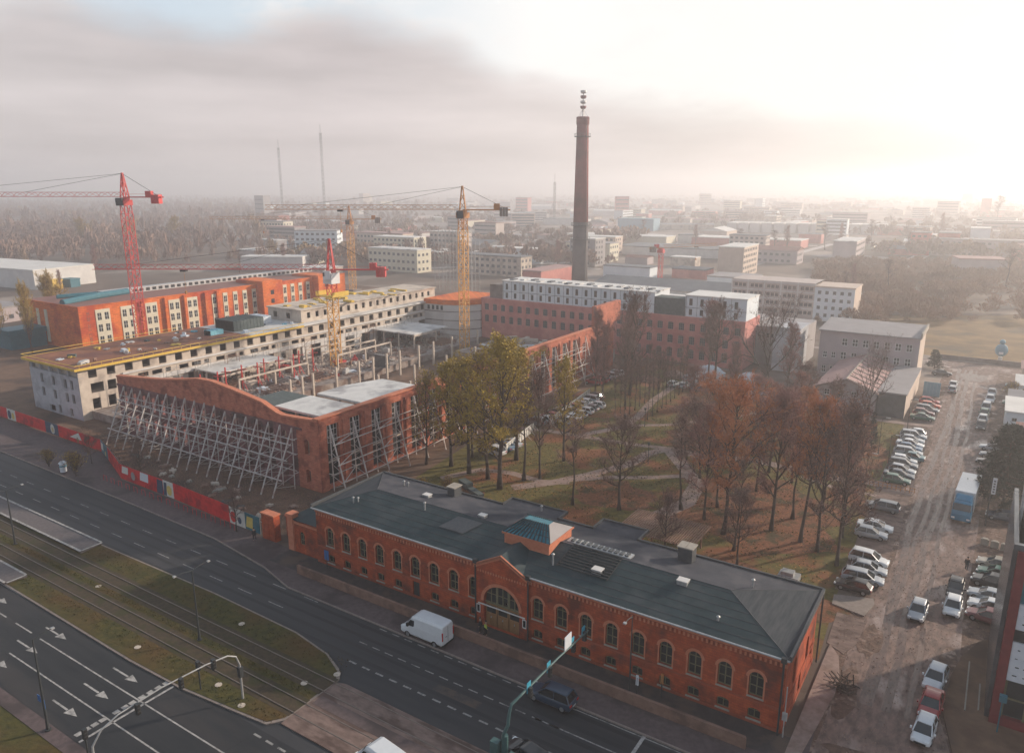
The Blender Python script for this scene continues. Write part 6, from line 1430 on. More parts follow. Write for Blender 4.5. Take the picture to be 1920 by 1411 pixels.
for k, (x, y) in enumerate([(-55.0, 64.8), (-43.5, 72.3), (-39.7, 56.9), (-34.9, 53.8), (-48, 90), (-51, 97), (-28, 60.5), (-16, 67), (-45, 66.5)]):
    t_ = thing('park_lamp', 'short black post lamp standing beside a park path', 'lamp post', (x, y, 0), 'black post lamps in the park')
    b = MB(); b.tube([(x, y, 0), (x, y, 3.4)], [.07, .045], 6); part('pole', b, 'dark_metal', t_); b = MB(); b.cyl(x, y, 3.4, 3.8, .16, .24, 8); b.cyl(x, y, 3.8, 3.9, .28, .1, 8); part('lantern', b, 'dark_metal', t_)
for k, (x, y, H) in enumerate([(-3.4, 80.4, 6.5), (-.9, 72.0, 6.2), (-2.9, 62.8, 5.5), (-.6, 96, 6.5)]):
    lamp_post(x, y, H, ['slim street lamp on the lawn beside the long parked row', 'slim street lamp standing among the parked row of cars', 'slim street lamp where the park path meets the street', 'slim street lamp at the far end of the long parked row'][k], arm=[(.9, 0)], r=.06)
b = MB()
for k in range(16): b.cyl(-5.5 + k * .62, 64.2 - k * .02, 0, .9, .05, n=6)
b.beam((-5.5, 64.2, .85), (4.0, 63.9, .85), .05); b.beam((-5.5, 64.2, .4), (4.0, 63.9, .4), .05)
single('railing', b, 'crane_rust', 'low rusty railing along the park path by the parking bays', 'railing', loc=(0, 64, 0))
for k in range(16):
    x = -104 + k * 2.1; y = .2 - k * .02
    b = MB(); b.tube([(x, y, .13), (x, y, 1.0), (x + .9, y, 1.0), (x + .9, y, .13)], .03, 5)
    single('bike_stand', b, 'hoard_red', ORD[k] + ' reddish hoop stand from the left on the pavement by the hoarding', 'stand', 'hoop stands on the north pavement', loc=(x + .45, y, .13))
# blue panel fence, sheds, red framed building on the right
b = MB()
for k in range(5): b.box(-.8 + k * .66, 127.4, 0, -.16 + k * .66, 127.5, 3.2)
single('panel_fence', b, 'metal_blue', 'light blue metal panel fence beside the flat roofed annex', 'fence', loc=(.7, 127.4, 0))
sh = thing('white_shed', 'long white and pale blue shed at the right beyond the tall fir', 'shed', (20, 108, 0))
b = MB(); facade(b, (14.6, 104), 0, 18, 0, 4.6, [(1.0, 1.8, 2.9, 3.6), (4.6, 5.8, 2.2, 3.7), (9, 10.2, 2.2, 3.7)], .2); b.poly([(14.6, 116, 0), (14.6, 104, 0), (14.6, 104, 4.6), (14.6, 116, 4.6)]); b.poly([(32.6, 104, 0), (32.6, 116, 0), (32.6, 116, 4.6), (32.6, 104, 4.6)]); part('wall', b, 'panel_white', sh)
b = MB(); b.box(14.3, 103.8, 4.603, 33, 116.3, 4.85); part('roof', b, 'roof_bright', sh)
b = MB(); b.box(14.55, 103.9, .05, 32.6, 103.997, 1.9); part('lower_cladding', b, 'metal_blue', sh)
for op in ((1.0, 1.8, 2.9, 3.6), (4.6, 5.8, 2.2, 3.7), (9, 10.2, 2.2, 3.7)): window(sh, (14.6, 104), 0, op, .2, 'frame_grey', 'glass', 2, 1, .08)
for (x0_, y0_, x1_, y1_, h_, m, r_, lb) in ((15.2, 122, 30, 126, 3.2, 'roof_grey', 'roof_grey', 'low grey shed behind the long white shed'), (16.5, 136, 34, 143, 3.0, 'panel_white', 'roof_bright', 'small white hut at the far right near the street end'), (16.5, 84, 34, 98, 3.6, 'net_dark', 'roof_brownred', 'dark green walled shed with reddish roof beside the tall fir'), (17.5, 150, 26, 155, 4.0, 'school_end', 'roof_pink', 'small pinkish hut at the far street corner')):
    t_ = thing('shed', lb, 'shed', ((x0_ + x1_) / 2, (y0_ + y1_) / 2, 0))
    b = MB(); b.prism([(x0_, y0_), (x1_, y0_), (x1_, y1_), (x0_, y1_)], 0, h_); part('wall', b, m, t_)
    b = MB(); b.poly([(x0_ - .4, y0_ - .4, h_ + .02), (x1_ + .4, y0_ - .4, h_ + .02), (x1_ + .4, y1_ + .4, h_ + .9), (x0_ - .4, y1_ + .4, h_ + .9)]); b.poly([(x0_ - .4, y0_ - .4, h_ + .02), (x0_ - .4, y1_ + .4, h_ + .02), (x0_ - .4, y1_ + .4, h_ + .9)]); part('roof', b, r_, t_)
    for k in range(3): b = MB(); b.box(x0_ + 1.2 + k * 3, y0_ - .04, 1.2, x0_ + 2.4 + k * 3, y0_ - .002, 2.2); part('window', b, 'glass', t_)
rf = thing('framed_building', 'tall dark red framed building with glass bands and pale boards at the right edge', 'building', (24, 18, 0))
BX0, BX1, BY0, BY1, BH = 14.75, 34.0, 11.3, 26, 16.2
b = MB(); b.box(BX0 + .5, BY0 + .5, 0, BX1, BY1, BH - .3); part('core', b, 'net_dark', rf)
b = MB(); b.box(BX0, BY0, 0, BX0 + .7, BY0 + .6, BH); b.box(BX0 + .7, BY0, BH - .7, BX1, BY0 + .6, BH); b.box(BX0 + .7, BY0, 0, BX1, BY0 + .5, .9)
for k in range(8): b.box(BX0 - .04, BY0 + .1, 1 + k * 1.9, BX0 - .002, BY0 + .5, 1.12 + k * 1.9)
part('frame', b, 'red_frame', rf)
b = MB(); b.box(BX0 - .35, BY0 + .7, 0, BX0, BY1, BH + .4); b.box(BX0 - .35, BY0 + .2, BH + .01, BX1, BY0 + .7, BH + .5); part('west_wall', b, 'glass_grey', rf)
for k in range(5):
    for j in range(2): b = MB(); b.box(BX0 + .9 + k * 1.6, BY0 + .3, 1.1 + j * 1.7, BX0 + 2.35 + k * 1.6, BY0 + .36, 2.6 + j * 1.7); part('window', b, 'glass', rf)
b = MB()
for k in range(6): b.box(BX0 + .7 + k * 1.6, BY0 + .26, .9, BX0 + .88 + k * 1.6, BY0 + .44, 4.4)
b.box(BX0 + .7, BY0 + .27, 2.62, BX1, BY0 + .43, 2.78); part('window_bars', b, 'frame_olive', rf)
for (z0_, z1_) in ((4.5, 8.1), (9.3, 11.6)):
    b = MB(); b.box(BX0 + .72, BY0 + .1, z0_, BX1, BY0 + .3, z1_); bd = part('sign_board', b, 'sign_white', rf)
    b = MB(); rq = random.Random(int(z0_ * 3))
    for k in range(4 if z0_ < 5 else 2):
        for j in range(9):
            x = BX0 + 1.1 + j * .62 + rq.uniform(-.1, .1); l = rq.uniform(.12, .42); z = z0_ + .5 + k * .8
            b.box(x, BY0 + .085, z, x + l, BY0 + .098, z + rq.uniform(.06, .13))
    part('board_writing', b, 'sign_ink', bd)
b = MB(); b.box(BX0 + .72, BY0 + .28, 8.12, BX1, BY0 + .4, 9.28); part('window_band', b, 'glass', rf)
b = MB(); b.box(BX0 + .72, BY0 + .28, 11.62, BX1, BY0 + .4, BH - .72); gb_ = part('window_band', b, 'glass_blue', rf)
b = MB(); b.tube([(BX0 + .2, BY0 + 9, 0), (BX0 + .2, BY0 + 9, BH + 4.5)], .16, 8); part('flue', b, 'light_metal', rf)
b = MB(); b.beam((15.4, 10.2, .1), (15.4, 10.2, 3.4), .1); b.box(15.15, 10.0, 3.1, 15.7, 10.4, 3.7); single('entrance_lamp', b, 'metal_teal', 'small teal lamp fixed at the foot of the red framed building', 'lamp', loc=(15.4, 10.2, 0))
for k, (x, y) in enumerate([(13.3, 50.2), (14.4, 50.0), (15.5, 49.8)]):
    b = MB(); b.box(x - .45, y - .2, .02, x + .45, y + .2, .85); b.box(x - .3, y - .25, .85, x + .3, y + .25, .95); single('concrete_block', b, 'stone', 'pale concrete block in the row before the red framed building', 'block', 'concrete blocks by the street', loc=(x, y, .02))
# tall sign post by the fir and the round blue sign in the field
t_ = thing('sign_pole', 'dark pole with white vertical board beside the lorry', 'sign', (13.2, 57, 0)); b = MB(); b.cyl(13.2, 57, 0, 7.2, .1, n=8); part('pole', b, 'dark_metal', t_); b = MB(); b.box(13.25, 56.9, 4.7, 13.75, 57.0, 7.0); bd = part('board', b, 'sign_white', t_)
b = MB()
for k in range(5): b.box(13.38, 56.885, 4.95 + k * .38, 13.62, 56.898, 5.15 + k * .38)
part('board_writing', b, 'sign_ink', bd)
t_ = thing('field_sign', 'pale blue and white rounded totem at the edge of the dry field', 'sign', (13.0, 175.5, 0)); b = MB(); b.cyl(13, 175.5, 0, 1.4, .5, n=12); part('base', b, 'plaster_white', t_); b = MB(); b.sphere((13, 175.5, 3.2), 1.5, 14, 8, sq=(1, .5, 1.15)); b.sphere((13, 175.5, 5.4), .7, 10, 6); part('body', b, 'metal_blue', t_); b = MB(); b.box(12.5, 174.6, 2.2, 13.5, 174.74, 2.8); part('panel', b, 'sign_white', t_)
# pile of branches by the gable, skip, white sheeted heaps, park props
b = MB(); rq = random.Random(31)
for k in range(46):
    a = rq.uniform(0, 6.3); r = rq.uniform(0, 1.0); p = Vector((3.4 + r * math.cos(a), 9.6 + 1.4 * r * math.sin(a), rq.uniform(.05, .4))); d = Vector((rq.uniform(-1, 1), rq.uniform(-1, 1), rq.uniform(-.1, .6))).normalized(); b.beam(p, p + d * rq.uniform(.6, 1.5), rq.uniform(.03, .09))
single('branch_pile', b, 'bark', 'heap of cut dark branches beside the gable footpath', 'branch pile', loc=(3.4, 9.6, .03))
b = MB(); b.box(-6.9, 26.3, 0, -4.6, 28.0, .75); b.box(-6.6, 26.5, .75, -5.2, 27.6, 1.2); single('garden_furniture', b, 'galvanised', 'stacked grey outdoor furniture under trees behind the brick building', 'furniture', loc=(-5.8, 27, 0))
b = MB(); b.box(-56, 28, .02, -50, 29, .5, rot=(-53, 28.5, R(-25))); b.box(-56, 27.9, .5, -53.5, 29.1, 1.0, rot=(-53, 28.5, R(-25))); single('long_planter', b, 'net_dark', 'long dark planter lying between ruin wall and brick building', 'planter', loc=(-53, 28.5, 0))
def heap(x, y, rx_, ry_, h, m, seed, label, cat='covered heap', group=None):
    q = random.Random(seed); b = MB(); n, mm = 18, 7; base = 0
    for i in range(mm + 1):
        f = i / mm
        for k in range(n):
            a = 2 * math.pi * k / n; r = math.cos(f * math.pi / 2) * q.uniform(.85, 1.12); b.v.append((x + rx_ * r * math.cos(a), y + ry_ * r * math.sin(a), h * math.sin(f * math.pi / 2) * q.uniform(.85, 1.1)))
    for i in range(mm):
        for k in range(n): k2 = (k + 1) % n; b.f.append((i * n + k, i * n + k2, (i + 1) * n + k2, (i + 1) * n + k)); b.m.append(0)
    return single('covered_heap', b, m, label, cat, group, loc=(x, y, 0))
for i, (x, y, a, c, h, m, lb) in enumerate([(-46.5, 119, 4, 2.4, 2.6, 'tarp_white', 'white sheeted heap right of the pink mill front'), (-53, 113, 3, 2, 1.6, 'rubble', 'pinkish rubble heap before the pink mill'), (-57, 106, 3, 2, 1.3, 'timber', 'brown board heap at the mill end of the park'), (-37, 120, 3, 2, 1.8, 'tarp_white', 'white sheeted heap between mill and grey block')]): heap(x, y, a, c, h, m, 200 + i, lb)
q_ = random.Random(44); kk = 0
for (x0_, y0_, dx, dy, n, hd, gl) in ((-50, 104.6, 2.5, -.05, 10, 90, 'far park edge'), (-24.6, 103.2, 2.4, 0, 2, 90, 'far park edge'), (-49, 111.5, 2.5, 0, 7, 88, 'yard before the pink mill'), (-61.8, 62, .15, 2.5, 10, 178, 'strip below the braced side wall'), (-57.6, 66, .1, 2.6, 6, 182, 'strip below the braced side wall'), (-59.3, 44, .1, 2.6, 3, 170, 'strip below the braced side wall'), (-66.5, 96, .1, 2.6, 5, 180, 'strip below the braced side wall')):
    for k in range(n):
        p_ = q_.choice(['white', 'silver', 'white', 'teal', 'grey', 'blue', 'silver', 'red', 'black']); kd = q_.choice(['hatch', 'sedan', 'estate', 'suv'])
        nm = {'hatch': 'hatchback', 'sedan': 'saloon', 'estate': 'estate', 'suv': 'off-roader'}[kd]
        car(kd, p_, x0_ + dx * k + q_.uniform(-.2, .2), y0_ + dy * k + q_.uniform(-.3, .3), hd + q_.uniform(-4, 4), '%s %s parked on the %s' % (p_, nm, gl), 'cars parked on the ' + gl, z=.06); kk += 1
hoard((-62.5, 86), (-58.8, 62), 'red and white banner fence on the park side below the braced wall', 'hoard_white', h=1.7, deco=[(2 + 5 * k, 4.5 + 5 * k, .2, 1.8, 'hoard_red', 'sl') for k in range(4)])
hoard((-60.0, 58), (-57.6, 45), 'white banner fence with red patches under the big yellow green tree', 'hoard_white', h=1.7, deco=[(2, 4.5, .2, 1.8, 'hoard_red', 'sl'), (7.5, 9.5, .2, 1.8, 'hoard_red', 'sl')])
b = MB(); b.prism([(-36, 38), (-30, 36.5), (-30.2, 36.2), (-36.2, 37.7)], 0, .3)
# ================================================================ PEOPLE
def person(label, x, y, z0_, hd, pose, top, legs_m='cloth_dark'):
    t_ = thing('person', label, 'person', (x, y, z0_), 'people on foot', rz=R(hd))
    J = dict(pel=(0, 0, .95), wst=(0, 0, 1.12), che=(.02, 0, 1.38), nek=(.02, 0, 1.52), hed=(.04, 0, 1.62), top=(.03, 0, 1.76),
             hl=(0, .1, .92), kl=(.10 if pose else .02, .11, .50), al=(-.02 if pose else 0, .11, .09), tl=(.14 if pose else .15, .12, .04), hr=(0, -.1, .92), kr=(-.02 if pose else .02, -.11, .5), ar=(-.26 if pose else 0, -.11, .12), tr=(-.12 if pose else .15, -.12, .05),
             sl=(0, .19, 1.42), el=(-.08 if pose else -.02, .25, 1.14), wl=(.06, .26, .90), fl=(.1, .26, .80), sr=(0, -.19, 1.42), er=(.06 if pose else 0, -.25, 1.14), wr=(.24 if pose else .08, -.24, .96), fr=(.3 if pose else .1, -.23, .88))
    rad = dict(pel=.15, wst=.135, che=.16, nek=.055, hed=.098, top=.07, hl=.09, kl=.06, al=.042, tl=.035, hr=.09, kr=.06, ar=.042, tr=.035, sl=.065, el=.046, wl=.03, fl=.035, sr=.065, er=.046, wr=.03, fr=.035)
    E = [('pel', 'wst'), ('wst', 'che'), ('che', 'nek'), ('nek', 'hed'), ('hed', 'top'), ('pel', 'hl'), ('hl', 'kl'), ('kl', 'al'), ('al', 'tl'), ('pel', 'hr'), ('hr', 'kr'), ('kr', 'ar'), ('ar', 'tr'), ('che', 'sl'), ('sl', 'el'), ('el', 'wl'), ('wl', 'fl'), ('che', 'sr'), ('sr', 'er'), ('er', 'wr'), ('wr', 'fr')]
    def skin(nm, keys, grow, m):
        ks = list(keys); me = bpy.data.meshes.new(nm); me.from_pydata([J[k] for k in ks], [(ks.index(a), ks.index(c)) for a, c in E if a in ks and c in ks], [])
        me.materials.append(MATS[m]); o = bpy.data.objects.new(nm, me); COL.objects.link(o); o.parent = t_
        md = o.modifiers.new('skin', 'SKIN'); md.use_smooth_shade = True
        for i, k in enumerate(ks): me.skin_vertices[0].data[i].radius = (rad[k] * grow,) * 2; me.skin_vertices[0].data[i].use_root = (i == 0)
        o.modifiers.new('sub', 'SUBSURF').levels = 1; return o
    skin('body', ['pel', 'wst', 'che', 'nek', 'hed', 'top', 'hl', 'kl', 'al', 'tl', 'hr', 'kr', 'ar', 'tr', 'sl', 'el', 'wl', 'fl', 'sr', 'er', 'wr', 'fr'], 1, 'skin')
    skin('trousers', ['pel', 'hl', 'kl', 'al', 'hr', 'kr', 'ar'], 1.22, legs_m); skin('jacket', ['wst', 'pel', 'che', 'sl', 'el', 'wl', 'sr', 'er', 'wr'], 1.22, top)
    b = MB(); b.sphere((.02, 0, 1.715), .118, 10, 6, sq=(1, .9, .8)); o = bpy.data.objects.new('hair', b.mesh('hair', 'hair')); COL.objects.link(o); o.parent = t_
    return t_
person('person in dark clothes standing left before the gabled portal', -29.9, -1.7, .14, 200, 0, 'cloth_dark')
person('person in dark clothes with yellow green vest before the gabled portal', -29.1, -1.9, .14, 20, 1, 'cloth_hi')
person('person in dark clothes walking on the muddy strip behind the stopped cars', 11.7, 41.2, .02, 80, 1, 'cloth_dark')
person('person in black walking on the pavement near the brick gate pier', -66.9, -.6, .14, 170, 1, 'cloth_dark')

# ---- ground litter that nobody could count
def scatter(name, n, fn, size, m, label, seed, up=0.0):
    q = np.random.RandomState(seed); P = np.array([fn(q) for _ in range(n)]); a = q.uniform(0, 6.283, n); L = size * q.uniform(.5, 1.6, n)
    V = np.empty((n * 3, 3)); dx, dy = np.cos(a) * L, np.sin(a) * L
    V[0::3] = P; V[1::3] = P + np.stack([dx, dy, np.full(n, .02) + up * L * q.uniform(0, 1, n)], 1); V[2::3] = P + np.stack([-dy * .8, dx * .8, np.full(n, .015) + up * L], 1)
    me = bpy.data.meshes.new(name); me.vertices.add(n * 3); me.vertices.foreach_set('co', V.ravel()); me.loops.add(n * 3); me.loops.foreach_set('vertex_index', np.arange(n * 3)); me.polygons.add(n)
    me.polygons.foreach_set('loop_start', np.arange(n) * 3); me.polygons.foreach_set('loop_total', np.full(n, 3)); me.materials.append(MATS[m]); me.update(calc_edges=True)
    o = bpy.data.objects.new(name, me); COL.objects.link(o); tag(o, label, 'ground cover', kind='stuff')
def clump(q, x0, x1, y0, y1, z, s=2.0):
    cx, cy_ = q.uniform(x0, x1), q.uniform(y0, y1); f = math.sin(cx * .9) + math.sin(cy_ * .7 + cx * .2)
    if f < -.3: cx, cy_ = q.uniform(x0, x1), q.uniform(y0, y1)
    return (cx, cy_, z)
scatter('fallen_leaves', 15000, lambda q: clump(q, -56, -1.8, 14, 98, .04), .13, 'leaf_rust', 'rusty fallen leaves strewn over the park lawns', 5)
scatter('lawn_grass', 14000, lambda q: clump(q, -62, -1.8, 16, 100, .04), .14, 'grass', 'tufts of dull green grass across the park', 6, up=.8)
scatter('median_tufts', 5000, lambda q: (-36.9 - 62 * q.uniform(0, 1) ** .9, (q.uniform(-15.0, -12.6) if q.uniform() < .35 else q.uniform(-23.1, -21.4) if q.uniform() < .5 else q.uniform(-18.6, -17.9)), .155), .09, 'grass', 'rough grass tufts on the tramway median', 7, up=.9)
scatter('gravel_and_rubbish', 9000, lambda q: (q.uniform(.9, 15), q.uniform(-3, 130), .035), .10, 'rubble', 'loose gravel and crumbs on the muddy side street', 8, up=.5)
scatter('site_rubble', 12000, lambda q: (q.uniform(-135, -60), q.uniform(3.2, 14.6), .02), .12, 'timber', 'loose rubble on the ground between hoarding and braces', 9, up=.7)
scatter('site_rubble', 9000, lambda q: (q.uniform(-136, -117), q.uniform(20, 117), 1.84), .30, 'concrete', 'pale rubble strewn on the courtyard deck', 10, up=.6)
# tyre-polished lanes and cracks in the asphalt
for (yy, xa, xb) in ((-5.0, -330, 20), (-8.0, -330, 20), (-11.0, -330, 20)):
    for s_ in (-.75, .75): sheet('tyre_band', [(xa, yy + s_ - .22), (xb, yy + s_ - .22), (xb, yy + s_ + .22), (xa, yy + s_ + .22)], .0165, 'asphalt_dark')
q = random.Random(3)
for k in range(20):
    x, y = q.uniform(-110, -4), q.choice([q.uniform(-11.5, -4), q.uniform(-32, -25)]); zc_ = .0245; b = MB(); a = q.choice([0, math.pi / 2]) + q.uniform(-.2, .2)
    for i in range(9):
        l = q.uniform(.4, 1.0); nx, ny = x + math.cos(a) * l, y + math.sin(a) * l
        if not (-32.5 < ny < -24.3 or -11.9 < ny < -3.5): break
        b.poly([(x - .02, y - .02, zc_), (nx - .02, ny - .02, zc_), (nx + .02, ny + .02, zc_), (x + .02, y + .02, zc_)]); x, y = nx, ny; a += q.uniform(-.5, .5)
    if b.v: struct('tar_seam', b, 'rubber')
# ================================================================ TREES
def grow(seed, H=16.0, start=.35, spread=5.0, nb=16, up=.55, form='round', trunk_r=.26, sub=6, subsub=5, twigs=5, droop=0.0, fork=False, twl=.9):
    """returns limbs [(p, q, r0, r1)] for trunk and boughs, and twig triangles"""
    q = random.Random(seed); limbs_t, limbs, tw = [], [], []
    def rv(s=1.0): return Vector((q.uniform(-s, s), q.uniform(-s, s), q.uniform(-s, s)))
    P = [Vector((0, 0, -.1))]; n = 9; lean = rv(.05); lean.z = 0
    top = H * (.92 if not fork else .62)
    for i in range(1, n + 1): P.append(Vector((P[-1].x, P[-1].y, top * i / n)) + rv(.10) * Vector((1, 1, 0)) + lean * (top / n))
    tr = [trunk_r * (1 - .86 * (i / n) ** .9) + (.10 if i == 0 else 0) for i in range(n + 1)]
    limbs_t = (P, tr)
    def at(f):
        f = min(max(f, 0), .999) * n; i = int(f); return P[i].lerp(P[i + 1], f - i), tr[i]
    def bough(p, d, L, r, lvl):
        pts = [p]; seg = 4 if lvl < 2 else 3
        dd = d.copy()
        for s in range(seg):
            dd = (dd + rv(.22) + Vector((0, 0, .16 * up if droop == 0 else -droop * (s + 1) / seg))).normalized(); pts.append(pts[-1] + dd * (L / seg))
        rad = [max(.012, r * (1 - .75 * i / seg)) for i in range(seg + 1)]
        if lvl < 2: limbs.append((pts, rad, lvl))
        else:
            for a, b_ in zip(pts[:-1], pts[1:]): tw.append((a, b_, .045))
        if lvl < 2:
            cnt = sub if lvl == 0 else subsub
            for k in range(cnt):
                f = .25 + .75 * (k + q.random()) / cnt; f = min(f, .99) * seg; i = int(f); pp = pts[i].lerp(pts[i + 1], f - i)
                nd = (dd * .8 + rv(.95) + Vector((0, 0, .35 * up))).normalized()
                bough(pp, nd, L * q.uniform(.36, .58), r * .5, lvl + 1)
        else:
            for k in range(twigs):
                f = q.uniform(.1, 1) * seg; i = min(int(f), seg - 1); pp = pts[i].lerp(pts[i + 1], f - i)
                nd = (dd * .6 + rv(1.0) + Vector((0, 0, .3 * up - droop))).normalized(); tw.append((pp, pp + nd * q.uniform(.5, 1.2) * twl, .032))
    for k in range(nb):
        f = (k + q.random()) / nb
        hh = start + (1 - start) * f; p, r = at(hh * H / top if hh * H < top else .995)
        a = k * 2.4 + q.uniform(-.5, .5)
        if form == 'round': L = spread * (math.sin(math.pi * min(1, .18 + .80 * f)) ** .6) * q.uniform(.75, 1.1); el_ = R(18 + 45 * f + 15 * up)
        elif form == 'vase': L = spread * q.uniform(.85, 1.15); el_ = R(48 + 22 * f)
        elif form == 'column': L = spread * (1 - .5 * f) * q.uniform(.8, 1.1); el_ = R(62)
        else: L = spread * (1 - .85 * f) * q.uniform(.85, 1.1) + .3; el_ = R(12 - 8 * (1 - f))
        bough(p, Vector((math.cos(a) * math.cos(el_), math.sin(a) * math.cos(el_), math.sin(el_))), L, r * .55 + .02, 0)
    return limbs_t, limbs, tw
def tri_mesh(name, tw, m, seed, leaves=0, leaf=.2, leaf_m=None, cr=None, wmul=1.0):
    q = np.random.RandomState(seed)
    A = np.array([t_[0] for t_ in tw]); B = np.array([t_[1] for t_ in tw]); W = np.array([t_[2] for t_ in tw])[:, None] * wmul
    d = B - A; s = np.cross(d, q.normal(size=d.shape)); s /= (np.linalg.norm(s, axis=1)[:, None] + 1e-9)
    n = len(A); V = np.empty((n * 3, 3)); V[0::3] = A - s * W / 2; V[1::3] = A + s * W / 2; V[2::3] = B
    nf = n; mi = np.zeros(n, int)
    if leaves:
        idx = q.randint(0, n, leaves); f = q.uniform(.2, 1.1, (leaves, 1)); C_ = A[idx] + d[idx] * f + q.normal(size=(leaves, 3)) * .12
        a = q.normal(size=(leaves, 3)); a /= np.linalg.norm(a, axis=1)[:, None]; b_ = np.cross(a, q.normal(size=(leaves, 3))); b_ /= np.linalg.norm(b_, axis=1)[:, None]
        sz = leaf * q.uniform(.6, 1.3, (leaves, 1)); V2 = np.empty((leaves * 3, 3)); V2[0::3] = C_ - a * sz * .5; V2[1::3] = C_ + a * sz * .5; V2[2::3] = C_ + b_ * sz
        V = np.vstack([V, V2]); nf += leaves; mi = np.concatenate([mi, np.ones(leaves, int)])
    me = bpy.data.meshes.new(name); me.vertices.add(len(V)); me.vertices.foreach_set('co', V.ravel()); me.loops.add(nf * 3); me.loops.foreach_set('vertex_index', np.arange(nf * 3))
    me.polygons.add(nf); me.polygons.foreach_set('loop_start', np.arange(nf) * 3); me.polygons.foreach_set('loop_total', np.full(nf, 3))
    me.materials.append(MATS[m]); 
    if leaves: me.materials.append(MATS[leaf_m])
    me.polygons.foreach_set('material_index', mi); me.update(calc_edges=True); return me
def tree_proto(kind, seed, bark='bark', twig='twig_brown', leaves=0, leaf=.2, leaf_m=None, wmul=1.0, name='bare_tree', **k):
    (P, tr), limbs, tw = grow(seed, **k)
    t_ = thing(name, 'x', 'tree', (0, 0, 0)); b = MB(); b.tube(P, tr, 8)
    o = bpy.data.objects.new('trunk', b.mesh('trunk', bark, smooth=True)); COL.objects.link(o); o.parent = t_
    b = MB()
    for pts, rad, lvl in limbs: b.tube(pts, rad, 5 if lvl == 0 else 3, cap=False)
    o = bpy.data.objects.new('branches', b.mesh('branches', bark)); COL.objects.link(o); o.parent = t_
    o = bpy.data.objects.new('crown', tri_mesh('crown', tw, twig, seed, leaves, leaf, leaf_m, wmul=wmul)); COL.objects.link(o); o.parent = t_
    return t_
PR = {}
for i in range(5): PR['rust', i] = tree_proto('rust', 40 + i, twig=('twig_rust', 'twig_pink', 'twig_rust', 'twig_brown', 'twig_pink')[i], H=18, start=(.3, .24, .36, .2, .28)[i], spread=(5.8, 5.0, 4.4, 6.2, 5.2)[i], nb=(20, 24, 16, 22, 18)[i], sub=7, subsub=6, twigs=6, form='round', up=(.6, .8, .5, .4, .7)[i], trunk_r=.26, wmul=2.2, leaves=(700, 0, 1500, 200, 1100)[i], leaf=.17, leaf_m='leaf_rust', name='rusty_tree')
for i in range(3): PR['bare', i] = tree_proto('bare', 60 + i, H=16, start=.28, spread=5.2, nb=18, sub=7, subsub=5, twigs=5, form='round', up=.7, trunk_r=.26, wmul=2.1, name='bare_tree')
for i in range(2): PR['vase', i] = tree_proto('vase', 70 + i, H=13, start=.22, spread=6.4, nb=13, sub=6, subsub=5, twigs=4, form='vase', up=.5, fork=True, trunk_r=.32, wmul=1.2, name='bare_tree')
for i in range(2): PR['pink', i] = tree_proto('pink', 80 + i, bark='bark_light', twig='twig_pink', H=17, start=.2, spread=4.0, nb=22, sub=7, subsub=5, twigs=5, form='column', up=.8, trunk_r=.22, wmul=2.2, name='bare_tree')
for i in range(2): PR['slim', i] = tree_proto('slim', 90 + i, H=11, start=.45, spread=1.7, nb=12, sub=5, subsub=4, twigs=3, form='column', trunk_r=.11, wmul=1.3, name='young_tree')
for i in range(3): PR['yg', i] = tree_proto('yg', 100 + i, twig=('leaf_yellowgreen', 'twig_brown', 'leaf_yellowgreen')[i], H=21, start=.2, spread=5.4, nb=20 + i * 2, sub=7, subsub=5, twigs=5, form='round', up=.9, trunk_r=.30, leaves=(5200, 2800, 4000)[i], leaf=.24, leaf_m='leaf_yellowgreen', name='leafy_tree', wmul=1.2)
PR['willow', 0] = tree_proto('willow', 110, bark='bark_light', twig='leaf_willow', H=15, start=.10, spread=7.5, nb=22, sub=7, subsub=6, twigs=6, form='column', up=.9, trunk_r=.3, wmul=3.0, name='willow_tree')
PR['fir', 0] = tree_proto('fir', 120, twig='needle_dark', H=12.5, start=.08, spread=3.0, nb=52, sub=7, subsub=5, twigs=6, form='cone', up=.15, trunk_r=.2, wmul=4.2, twl=.5, name='fir_tree')
PR['bush', 0] = tree_proto('bush', 130, twig='twig_brown', H=3.0, start=.03, spread=2.2, nb=22, sub=6, subsub=4, twigs=4, form='column', trunk_r=.07, twl=.4, leaves=900, leaf=.14, leaf_m='leaf_yellowgreen', name='bush')
BASEH = dict(rust=18, bare=16, vase=12, pink=17, slim=11, yg=21, willow=15, fir=12.5, bush=3.0)
rt = random.Random(77)
def tree(kind, i, x, y, h, label, group, zc=0.02, fat=1.0, cat='tree'):
    p = PR[kind, i % sum(1 for a in PR if a[0] == kind)]; s = h / BASEH[kind]
    o = place(p, used, (x, y, zc), rt.uniform(0, 6.28), (s * fat, s * fat, s), label, group); o['category'] = cat; return o
gp = 'trees in the park'
